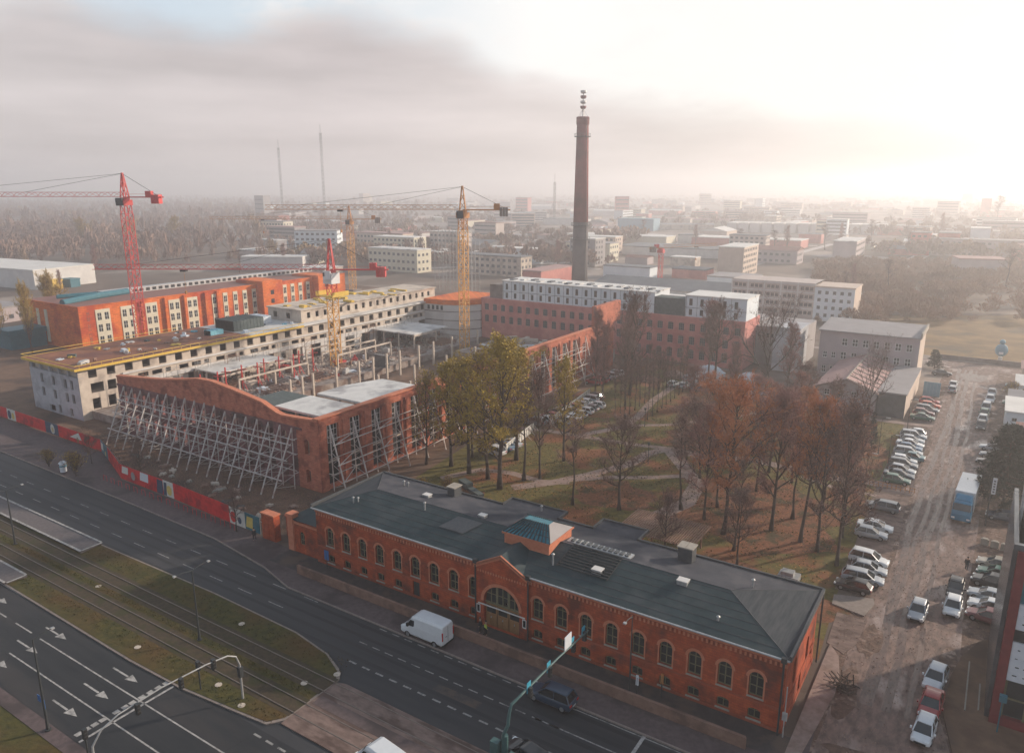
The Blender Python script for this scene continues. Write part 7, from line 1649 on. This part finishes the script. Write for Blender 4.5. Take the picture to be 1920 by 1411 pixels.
for args in [
    ('rust', 0, -16.1, 34.9, 19, 'broad rusty twigged tree behind the right wing of the brick building, largest of the clump', 1.1),
    ('rust', 1, -11.0, 39.5, 18, 'rusty tree just right of the broadest rusty tree', 1),
    ('rust', 2, -6.9, 38.1, 18.5, 'tall rusty tree with slender trunk in the middle of the rusty clump', .9),
    ('rust', 3, -1.7, 33.9, 19, 'rusty tree nearest the parked cars behind the building corner', .75),
    ('rust', 1, -2.6, 42.4, 15, 'rusty tree beside the pair of cars in the middle bay', .8),
    ('rust', 4, -6.5, 49.3, 14.5, 'rusty tree by the short path stub near the street', 1),
    ('bare', 0, -31.1, 34.4, 12.5, 'dark open crowned tree with low spreading limbs in leaf litter', 1.25),
    ('slim', 0, -37.6, 32.4, 12.5, 'slender tree with split trunk left of the low spreading tree', 1.4),
    ('slim', 1, -23.6, 39.3, 13.5, 'slim dark tree beside the wide path behind the pergola', 1.5),
    ('slim', 0, -48.5, 36.4, 16, 'slim tree by the path right of the big yellow green tree', 1.4),
    ('yg', 0, -49.8, 31.5, 22.0, 'tallest yellow green tree with forked trunk in front of the braced side wall', 1.3),
    ('yg', 1, -53.6, 33.8, 19.5, 'slender yellow green tree just left of the tallest one', 1.15),
    ('yg', 2, -57.6, 34.2, 18.0, 'yellow green tree second to the left of the tallest one', 1.3),
    ('yg', 0, -62.0, 35.2, 16.5, 'yellow green tree third to the left of the tallest one', 1.3),
    ('yg', 1, -66.0, 33.6, 14.5, 'small yellow green tree growing closest to the braced wall corner', 1.1),
    ('yg', 2, -54.5, 43.5, 18.5, 'yellow green tree directly behind the tallest one', 1.3),
    ('yg', 1, -59.5, 46.0, 18, 'sparse yellow green tree behind the row by the braced wall', 1.0),
    ('bare', 2, -46.8, 38.5, 16, 'bare dark tree right of the tallest yellow green tree', .8),
    ('yg', 0, -47.5, 47.5, 16.5, 'yellow green tree behind the crossing park paths', 1.0),
    ('bare', 0, -61.5, 40.5, 15, 'bare brown tree among the yellow green ones', .9),
    ('bare', 1, -42.4, 110.6, 17.5, 'wide dark bare tree before the pink mill right half', 1.15),
    ('pink', 0, -45.0, 113.5, 18, 'reddish bare tree rising behind the wide dark one', 1.1),
    ('vase', 0, -29.8, 107.5, 17, 'wide fan shaped bare tree before the grey block', 1.05),
    ('pink', 1, -26.0, 110.5, 15, 'reddish bare tree between fan shaped tree and annex', 1.2),
    ('bare', 2, -55.6, 92.0, 20.5, 'tallest bare tree near the end of the braced wall', .9),
    ('pink', 0, -58.5, 99.0, 18, 'tall pinkish bare tree by the end block of the brick wall', 1.0),
    ('pink', 1, -61.0, 86.0, 18, 'pinkish bare tree close to the braced wall', .9),
    ('pink', 0, -56.0, 79.3, 17, 'pinkish bare tree in the row before the braced wall, nearest one', .8),
    ('bare', 0, -52.7, 83.5, 15, 'thin bare tree beside the upper park path', .7),
    ('vase', 1, -7.6, 96.5, 12.2, 'bare fan shaped tree standing before the annex', .85),
    ('rust', 2, -22.5, 60.3, 12, 'rusty tree on the near side of the long cross path', 1.15),
    ('rust', 3, -28.2, 70.4, 10.5, 'rusty tree behind the junction of the park paths', 1.25),
    ('rust', 4, -19.2, 71.3, 11.5, 'rusty tree in the middle of the far rusty clump', 1.15),
    ('rust', 1, -24.8, 82.0, 10, 'rusty tree at the back of the park centre', 1.3),
    ('rust', 2, -13.2, 71.8, 11.5, 'rusty tree at the right of the far rusty clump', 1.2),
    ('rust', 3, -11.3, 81.1, 10.5, 'rusty tree standing before the annex lawn', 1.2),
    ('rust', 4, -18.0, 86.0, 10.5, 'rusty tree farthest back before the pinkish annex', 1.2),
    ('rust', 0, -33.5, 80.0, 9.5, 'small rusty tree left of the far rusty clump', 1.2),
    ('bare', 2, -16.5, 52.0, 13, 'thin bare tree between the rusty clump and long cross path', .8),
    ('bare', 1, -20.0, 24.0, 8, 'small dark bare tree growing beside the pergola', 1),
    ('bare', 0, -12.0, 27.5, 8.5, 'small dark bare tree behind the tall roof chimney', 1.1),
    ('slim', 1, -19.5, 43.0, 13, 'very slim tree left of the broadest rusty tree', 1.3),
    ('rust', 1, -19.8, 38.0, 15, 'brown twigged tree touching the left side of the broadest rusty tree', .9),
    ('bare', 1, -4.5, 36.5, 16, 'bare brown tree at the right end of the rusty clump', .9),
    ('rust', 3, -17.0, 61.0, 12, 'brown crowned tree on the long cross path', 1.2),
    ('slim', 0, -9.5, 45.0, 14, 'very slim tree inside the rusty clump', 1.3),
    ('yg', 1, -67.0, 45.0, 14.5, 'sparse olive tree farther along the braced wall', 1.2),
    ('rust', 3, -25.5, 52.5, 11.5, 'brown wide crowned tree left of the rusty clump beside the wide path', 1.25),
    ('rust', 4, -31.5, 62.0, 9, 'small rusty tree at the meeting of the park paths', 1.3),
    ('rust', 1, -38.0, 84.0, 10, 'pinkish brown tree right of the young tree rows', 1.2),
    ('rust', 0, -6.0, 58.0, 12, 'rusty tree by the railing and parking bays', 1.0),
    ('rust', 2, -12.8, 58.5, 12.5, 'rusty tree in the centre of the park right half', 1.1),
    ('rust', 3, -20.5, 97.0, 10, 'brown crowned tree beside the annex corner', 1.2),
    ('pink', 1, -34.5, 98.0, 12, 'pinkish bare tree before the far parked cars', 1.2),
    ('slim', 1, -13.5, 31.0, 12, 'very slim tree in front of the rusty clump', 1.3)]:
    kind, i, x, y, h, lb, fat = args; tree(kind, i, x, y, h, lb, gp, fat=fat)
# double row of young trees along the upper path
k = 0
for y in range(76, 104, 3):
    for dx in (-3.2, -1.4, 3.0):
        tree('slim', k, -47.9 + dx + (y - 76) * -.07, y + dx * .3, rt.uniform(8, 11), 'slim bare young tree in the rows flanking the upper park path', 'young trees along the upper park path', fat=.85); k += 1
tree('fir', 0, 15.0, 64.5, 12.5, 'tall dark fir beside the lorry, larger of the pair', 'firs beside the lorry', fat=1.15); tree('fir', 0, 15.4, 72.5, 11, 'dark fir standing right behind the tall one', 'firs beside the lorry', fat=1.3); tree('fir', 0, -.9, 157.6, 5, 'small dark fir at the end of the three storey building', 'firs beside the lorry', fat=1.4)
tree('fir', 0, -4.9, 83.0, 6.8, 'narrow dark conifer on the lawn before the annex', 'firs beside the lorry', fat=.5)
tree('willow', 0, -214, 41.5, 15.5, 'big yellow twigged willow at the end wall of the orange building', 'willows by the orange building', fat=.62); tree('willow', 0, -222, 37, 14, 'yellow twigged willow left of the teal canopy', 'willows by the orange building', fat=.6); tree('willow', 0, -241, 62, 15, 'yellow bush like crown rising behind the orange building', 'willows by the orange building', fat=1.0)
tree('bare', 1, -98.9, 3.4, 6.5, 'small dark bare street tree in front of the red hoarding', 'street trees', fat=1.1); tree('bare', 2, -71.0, -.2, 5.5, 'small dark bare street tree near the brick gate pier', 'street trees', fat=1.0); tree('bare', 0, -113.0, 3.2, 4.5, 'low dark bare tree at the pavement corner by the teal hoarding', 'street trees', fat=1.2)
for (x, y, h, lb) in ((-109.5, -1.2, 3.0, 'larger olive bush on the pavement by the road'), (-117.5, -1.4, 2.2, 'smaller olive bush left of the round kiosk'), (-60, 20, 2.0, 'bush at the foot of the braced wall corner'), (-57.3, 22, 2.4, 'bush behind the left end of the grey roof'), (-54.5, 24.5, 2.2, 'brownish bush beside the long planter'), (15.5, 133, 3, 'olive bush by the small white hut')):
    tree('bush', 0, x, y, h, lb, 'bushes', fat=1.25, cat='bush')
# ---- far woods: thousands of small crowns in one mass
def crowns(name, pts, m, label, seed, wmin=.25, blades=46):
    q = np.random.RandomState(seed); V = []
    for (x, y, h, r) in pts:
        n = blades; th = q.uniform(0, 6.283, n); ph = q.uniform(-.2, 1.5, n); rr_ = r * q.uniform(.5, 1.05, n)
        c = np.stack([x + rr_ * np.cos(th) * np.cos(ph) * .8, y + rr_ * np.sin(th) * np.cos(ph) * .8, h * .52 + rr_ * np.sin(ph) * h * .44 / r], 1)
        base = np.stack([x + q.normal(0, .12 * r, n), y + q.normal(0, .12 * r, n), np.full(n, h * .05) + q.uniform(0, h * .55, n)], 1)
        base = c * .35 + base * .65
        d = c - base; s = np.cross(d, q.normal(size=d.shape)); s /= np.linalg.norm(s, axis=1)[:, None] + 1e-9; w_ = wmin * q.uniform(.6, 1.6, (n, 1)) * r * .35
        W = np.empty((n * 3, 3)); W[0::3] = base - s * w_ * .3; W[1::3] = c + s * w_; W[2::3] = c - s * w_ + d * .1; V.append(W)
    V = np.vstack(V); nf = len(V) // 3
    me = bpy.data.meshes.new(name); me.vertices.add(len(V)); me.vertices.foreach_set('co', V.ravel()); me.loops.add(nf * 3); me.loops.foreach_set('vertex_index', np.arange(nf * 3)); me.polygons.add(nf)
    me.polygons.foreach_set('loop_start', np.arange(nf) * 3); me.polygons.foreach_set('loop_total', np.full(nf, 3)); me.materials.append(MATS[m]); me.update(calc_edges=True)
    o = bpy.data.objects.new(name, me); COL.objects.link(o); return tag(o, label, 'woodland' if 'scrub' not in name else 'scrub', kind='stuff')
def cam2s(X_, Y_):     # from a bearing frame looking over the camera to world axes
    a = R(YAW); return (10.7 + X_ * math.cos(a) - Y_ * math.sin(a), -58.2 + X_ * math.sin(a) + Y_ * math.cos(a))
q = random.Random(9); pts = []
while len(pts) < 3600:
    Y_ = 330 + 2300 * q.random() ** 1.5; X_ = q.uniform(-.86, -.12) * Y_
    if Y_ < 430: continue
    if -.46 < X_ / Y_ < -.22 and Y_ < 600 and q.random() < .6: continue
    if X_ / Y_ > -.30 and q.random() < .75: continue
    x, y = cam2s(X_, Y_)
    if -245 < x and y < 175: continue
    h = q.uniform(8, 15) * (1 + (q.random() < .05) * .5); pts.append((x, y, h, h * q.uniform(.28, .42)))
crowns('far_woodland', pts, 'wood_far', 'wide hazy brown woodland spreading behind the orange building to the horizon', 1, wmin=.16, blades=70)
pts = []
while len(pts) < 3400:
    Y_ = 430 + 3300 * q.random() ** 1.4; X_ = q.uniform(-.75, .85) * Y_; x, y = cam2s(X_, Y_); h = q.uniform(6, 13); cl = math.sin(x * .021 + 2) + math.sin(y * .027) + math.sin((x + y) * .011)
    if cl < .35: continue
    pts.append((x, y, h, h * .6))
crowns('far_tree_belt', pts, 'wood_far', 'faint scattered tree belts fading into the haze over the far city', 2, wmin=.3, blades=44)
pts = []
while len(pts) < 1100:
    Y_ = q.uniform(250, 450); X_ = q.uniform(.40, .80) * Y_; x, y = cam2s(X_, Y_)
    if (y < 176) or (9 < x < 60 and y < 186): continue
    if X_ / Y_ > .60 and q.random() < .75 and Y_ < 330: continue
    h = q.uniform(2, 7); pts.append((x, y, h, h * .75))
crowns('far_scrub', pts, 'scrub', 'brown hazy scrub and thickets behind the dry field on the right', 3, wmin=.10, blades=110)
# individual poplars and bare trees among the far houses
for k, (px_, Y_, h) in enumerate([(.655, 350, 17), (.675, 390, 15), (.445, 300, 12), (.452, 315, 13), (.50, 330, 14), (.06, 420, 15), (.345, 520, 16), (.36, 540, 17), (.30, 560, 15), (.24, 600, 15), (.41, 560, 18), (.43, 600, 16), (.47, 640, 18), (.52, 520, 14), (-.08, 520, 15), (-.16, 560, 14), (.02, 640, 14), (.12, 600, 13), (.17, 700, 16), (.56, 700, 20), (.63, 900, 34), (-.30, 430, 13), (-.36, 410, 12), (-.55, 400, 14), (-.62, 395, 13), (-.60, 330, 9), (-.50, 560, 22), (-.56, 600, 20), (-.44, 640, 20)]):
    x, y = cam2s(px_ * Y_, Y_)
    if k in (26, 27, 28): tree('willow', 0, x, y, 17, 'pale yellow rounded crown in the far woodland, %s' % ['largest one', 'left one', 'right one'][k - 26], 'far yellow crowns', fat=1.3); continue
    tree('pink' if k % 2 else 'slim', k, x, y, h, 'hazy upright bare tree among the distant low buildings', 'distant upright trees', fat=1.1 if k % 2 else 1.8)
# ================================================================ FAR BUILDINGS
def block(x, y, L, W, H, a, wm, rm, label, group=None, pitched=False, bands=0, name='far_building', bm='glass_grey', single_w=False):
    t_ = thing(name, label, 'building', (x, y, 0), group, rz=a)
    def P_(nm, b, m, par=None):
        o = bpy.data.objects.new(nm, b.mesh(nm, m)); COL.objects.link(o); o.parent = par or t_; return o
    b = MB(); b.box(-L / 2, -W / 2, 0, L / 2, W / 2, H); w_ = P_('wall', b, wm)
    b = MB()
    if pitched:
        b.poly([(-L / 2 - .4, -W / 2 - .4, H), (L / 2 + .4, -W / 2 - .4, H), (L / 2 + .4, 0, H + W * .13), (-L / 2 - .4, 0, H + W * .13)]); b.poly([(-L / 2 - .4, 0, H + W * .13), (L / 2 + .4, 0, H + W * .13), (L / 2 + .4, W / 2 + .4, H), (-L / 2 - .4, W / 2 + .4, H)])
        for s in (-1, 1): b.poly([(s * (L / 2 + .01), -W / 2, H), (s * (L / 2 + .01), 0, H + W * .13), (s * (L / 2 + .01), W / 2, H)])
    else: b.box(-L / 2 - .2, -W / 2 - .2, H + .002, L / 2 + .2, W / 2 + .2, H + .5)
    P_('roof', b, rm)
    fl = max(1, int(H / 3.0))
    for f in range(bands if bands else 0):
        z = 1.2 + f * (H - .6) / bands
        if single_w:
            for k in range(min(int(L / 3.4), 14)): b = MB(); b.box(-L / 2 + .8 + k * 3.4, -W / 2 - .06, z, -L / 2 + 2.6 + k * 3.4, -W / 2 - .002, z + 1.4); P_('window', b, bm)
            for k in range(int(W / 3.4)): b = MB(); b.box(L / 2 + .002, -W / 2 + .9 + k * 3.4, z, L / 2 + .06, -W / 2 + 2.5 + k * 3.4, z + 1.4); P_('window', b, bm)
        else:
            b = MB(); b.box(-L / 2 + .8, -W / 2 - .06, z, L / 2 - .8, -W / 2 - .002, z + 1.3); P_('window_band', b, bm)
    return t_
# singled-out ones
def blk(px_, Y_, *a, **k): x, y = cam2s(px_ * Y_, Y_); return block(x, y, *a, single_w=True, **k)
blk(-.66, 368, 78, 30, 8.5, R(8), 'plaster_white', 'roof_bright', 'large cream white warehouse at the far left beyond the willows', bands=0)
blk(-.74, 300, 30, 16, 4.5, R(5), 'plaster_white', 'roof_bright', 'low pale shed in front of the large white warehouse')
blk(-.70, 262, 26, 12, 5, R(10), 'school_wall', 'roof_grey', 'low grey house at the left edge behind the car park', bands=1)
blk(-.615, 345, 12, 5, 3.6, R(12), 'rail_yellow', 'rail_yellow', 'small bright yellow container near the orange building')
blk(-.585, 350, 6, 5, 3.4, R(12), 'metal_teal', 'metal_teal', 'small teal container beside the yellow one')
blk(-.147, 505, 34, 13, 13, R(2), 'cream', 'roof_bright', 'cream slab block with long window rows behind the yellow cranes', bands=4)
blk(-.31, 690, 34, 12, 15, R(6), 'cream', 'roof_grey', 'pale block with diamond patterned facade left of the cranes', bands=4)
blk(-.25, 590, 60, 14, 4, R(2), 'metal_blue', 'roof_bright', 'long low pale blue shed behind the orange building')
blk(-.05, 560, 44, 24, 5, R(-5), 'roof_grey', 'roof_dark', 'grey pitched depot roof between crane and chimney', pitched=True)
blk(.02, 470, 26, 12, 8, R(2), 'panel_white', 'roof_bright', 'white box building left of the chimney foot')
blk(.105, 480, 30, 14, 11, R(3), 'cream', 'roof_grey', 'cream block just right of the chimney', bands=3)
blk(.165, 820, 40, 20, 12, R(3), 'metal_blue', 'metal_blue', 'teal blue hall in the mid distance right of the chimney')
blk(.33, 470, 44, 16, 8, R(0), 'school_wall', 'roof_brownred', 'brown roofed block behind the pale office', bands=2, pitched=True)
blk(.615, 395, 22, 17, 9, R(14), 'school_wall', 'roof_pink', 'large pinkish tilted roof on the hill side at the right', pitched=False, bands=0)
blk(.60, 510, 70, 16, 11, R(2), 'school_wall', 'roof_grey', 'long grey terrace block at the far right', bands=3)
blk(.535, 520, 12, 12, 15, R(2), 'pink_brick', 'roof_grey', 'dull red tower like block left of the far grey terrace', bands=4)
blk(.68, 480, 16, 12, 9, R(20), 'pink_brick', 'roof_brownred', 'small red house at the right edge in the haze', pitched=True, bands=2)
blk(.22, 520, 76, 34, 5.5, R(2), 'plaster_white', 'roof_dark', 'wide low dark roofed shed right of the chimney')
blk(.31, 600, 84, 26, 6, R(0), 'pink_brick', 'roof_bright', 'wide low pale roofed shed behind the brown roofed block')
blk(.14, 640, 90, 24, 6, R(3), 'cream', 'roof_bright', 'long pale roofed shed in the haze right of the chimney')
blk(-.06, 470, 60, 22, 5.5, R(-8), 'cream', 'roof_bright', 'wide sunlit pale roof shed left of the chimney')
for k in range(13):      # saw-tooth roofs catching the light
    x, y = cam2s((.29 + k * .0135) * 800, 800 - k * 4); t_ = block(x, y, 9.5, 26, 9, R(2), 'plaster_white', 'roof_bright', 'sunlit saw-tooth bay in the bright row of factory roofs', 'bright saw-tooth factory bays', pitched=False)
# rows lining the far avenue and the rest of the city
RZ = [.02]
q = random.Random(21); cnt = 0; placed = [(*cam2s(a_ * b_, b_), c_) for a_, b_, c_ in ((.22, 520, 34), (.31, 600, 38), (.14, 640, 40), (-.06, 470, 30), (-.147, 505, 18), (.02, 470, 14), (.105, 480, 15), (.33, 470, 22))]
wallm = ['office_pink', 'plaster_white', 'school_wall', 'cream', 'roof_grey', 'pink_brick', 'school_end', 'panel_white', 'concrete']
roofm = ['roof_grey', 'roof_dark', 'roof_bright', 'roof_brownred', 'roof_pink', 'white_membrane', 'roof_bright']
tries = 0
while cnt < 290 and tries < 6000:
    tries += 1
    Y_ = 320 + 2100 * q.random() ** 2.5; pxr = q.uniform(-.33, .80); X_ = pxr * Y_
    if pxr < -.12 and Y_ > 900 and q.random() < .6: continue
    x, y = cam2s(X_, Y_)
    if (x > -255 and y < 200) or (-150 < x < -20 and y < 275) or (pxr > .30 and Y_ < 450) or (pxr > .5 and Y_ < 520) or (pxr < -.12 and x > -300 and y < 215): continue
    kindf = q.random()
    if kindf < .66: L, W, H = q.uniform(14, 60) * (.7 if Y_ < 700 else 1), q.uniform(10, 26) * (.7 if Y_ < 700 else 1), q.uniform(3.5, 7.5)
    elif kindf < .9: L, W, H = q.uniform(18, 46), q.uniform(10, 14), q.uniform(9, 15)
    else: L, W, H = q.uniform(14, 30), 13, q.uniform(18, 33) if Y_ > 1100 else q.uniform(14, 18)
    rr_ = max(L, W) * .62
    if any((x - a) ** 2 + (y - b_) ** 2 < (rr_ + c_) ** 2 for a, b_, c_ in placed): continue
    placed.append((x, y, rr_)); cnt += 1
    near = Y_ < 800
    low = H < 8.5
    wm, rm = q.choice(wallm), q.choice(roofm)
    cw_ = {'office_pink': 'pinkish', 'plaster_white': 'white', 'school_wall': 'mauve grey', 'cream': 'cream', 'roof_grey': 'grey', 'pink_brick': 'dull red', 'school_end': 'sandy', 'panel_white': 'bluish white', 'concrete': 'concrete grey'}[wm]
    cr_ = {'roof_grey': 'grey', 'roof_dark': 'dark', 'roof_bright': 'bright', 'roof_brownred': 'brownish', 'roof_pink': 'pink', 'white_membrane': 'white'}[rm]
    sec = 'far left' if pxr < -.2 else 'left of the chimney' if pxr < .07 else 'right of the chimney' if pxr < .3 else 'above the office block' if pxr < .5 else 'far right'
    block(x, y, L, W, H, R(q.choice([0, 0, 90, 3, 92, -6, 30])), wm, rm, '%s %s with %s roof in the %s, %s' % (cw_, 'low hall' if low else 'tall block' if H > 17 else 'storeyed block', cr_, 'middle distance' if near else 'far haze', sec),
          ('low halls in the middle distance' if low else 'blocks in the middle distance') if near else ('low halls in the far city' if low else 'blocks in the far city'), pitched=low and q.random() < .4, bands=0 if low else min(5, int(H / 3)), single_w=Y_ < 600)
# pale roads and yards of the far city
for (a0, b0, a1, b1, wd_) in ((-.36, 560, .02, 520, 7), (-.30, 640, -.02, 700, 6), (-.12, 430, .10, 470, 8), (.43, 300, .62, 1100, 9), (.10, 640, .40, 600, 6), (.30, 430, .42, 620, 6), (-.20, 760, .5, 880, 8), (.5, 520, .8, 560, 6), (-.05, 400, -.03, 620, 6)):
    p0, p1 = Vector((*cam2s(a0 * b0, b0), 0)), Vector((*cam2s(a1 * b1, b1), 0)); d = (p1 - p0).normalized(); n_ = Vector((-d.y, d.x, 0)) * wd_ / 2
    RZ[0] += .006; sheet('far_road', [tuple((p0 - n_).xy), tuple((p1 - n_).xy), tuple((p1 + n_).xy), tuple((p0 + n_).xy)], RZ[0], 'far_road')
for i in range(26):
    Y_ = 400 + 700 * q.random(); x, y = cam2s(q.uniform(-.3, .5) * Y_, Y_)
    if x > -260 and y < 265: continue
    RZ[0] += .004; sheet('far_yard', blob(x, y, q.uniform(14, 40), q.uniform(10, 26), i, 9), RZ[0], q.choice(['far_road', 'path', 'dry_field', 'roof_grey']))
# radio masts, scaffold tower, power poles
for (px_, Y_, H, lb) in ((-.2425, 1250, 128, 'tall faint lattice radio mast, right one of the far pair'), (-.297, 1300, 108, 'slightly shorter faint radio mast, left one of the far pair'), (.055, 1150, 52, 'faint mast on the horizon left of the chimney')):
    x, y = cam2s(px_ * Y_, Y_); t_ = thing('radio_mast', lb, 'mast', (x, y, 0)); b = MB(); lattice(b, (x, y, 0), (x, y, H), 2.4, 6, .16); part('mast', b, 'dark_metal', t_); b = MB(); b.beam((x, y, H), (x, y, H + 12), .35); part('aerial', b, 'dark_metal', t_)
x, y = cam2s(-.078 * 330, 330); t_ = thing('scaffold_tower', 'tall hazy open scaffold frame behind the yellow crane', 'scaffold', (x, y, 0)); b = MB()
for i in range(6):
    for j in range(3): b.beam((x - 10 + i * 4, y + j * 3, 0), (x - 10 + i * 4, y + j * 3, 27 - (i > 3) * 3), .14)
part('standards', b, 'galvanised', t_); b = MB()
for k in range(12):
    for j in range(3): b.beam((x - 10, y + j * 3, 3 + k * 2.1), (x + 10, y + j * 3, 3 + k * 2.1), .1)
part('ledgers', b, 'galvanised', t_)
# parked cars at the far left yard
for k, (kind, p, x, y, lb) in enumerate([('hatch', 'silver', -184, 33, 'silver hatchback in the yard left of the concrete building, nearest'), ('sedan', 'blue', -187, 36, 'blue saloon in the yard left of the concrete building'), ('hatch', 'white', -190, 39, 'white hatchback in the yard left of the concrete building'), ('estate', 'black', -193, 42, 'black estate farthest in the yard left of the concrete building')]):
    car(kind, p, x, y, 60, lb, 'cars in the left yard')
# ================================================================ HAZE
b = MB(); b.box(-4600, -320, -1.0, 4300, 4600, 88.0)
hz = bpy.data.materials.new('haze'); hz.use_nodes = True; t_ = hz.node_tree; t_.nodes.clear()
pv_ = t_.nodes.new('ShaderNodeVolumePrincipled'); oo = t_.nodes.new('ShaderNodeOutputMaterial'); t_.links.new(pv_.outputs[0], oo.inputs['Volume'])
pv_.inputs['Color'].default_value = (.97, .965, .99, 1); pv_.inputs['Density'].default_value = .00074; pv_.inputs['Anisotropy'].default_value = .56
MATS['haze'] = hz
o = bpy.data.objects.new('haze', b.mesh('haze', 'haze')); COL.objects.link(o); tag(o, 'pale winter haze filling the air over the whole site and city', 'haze', kind='stuff')
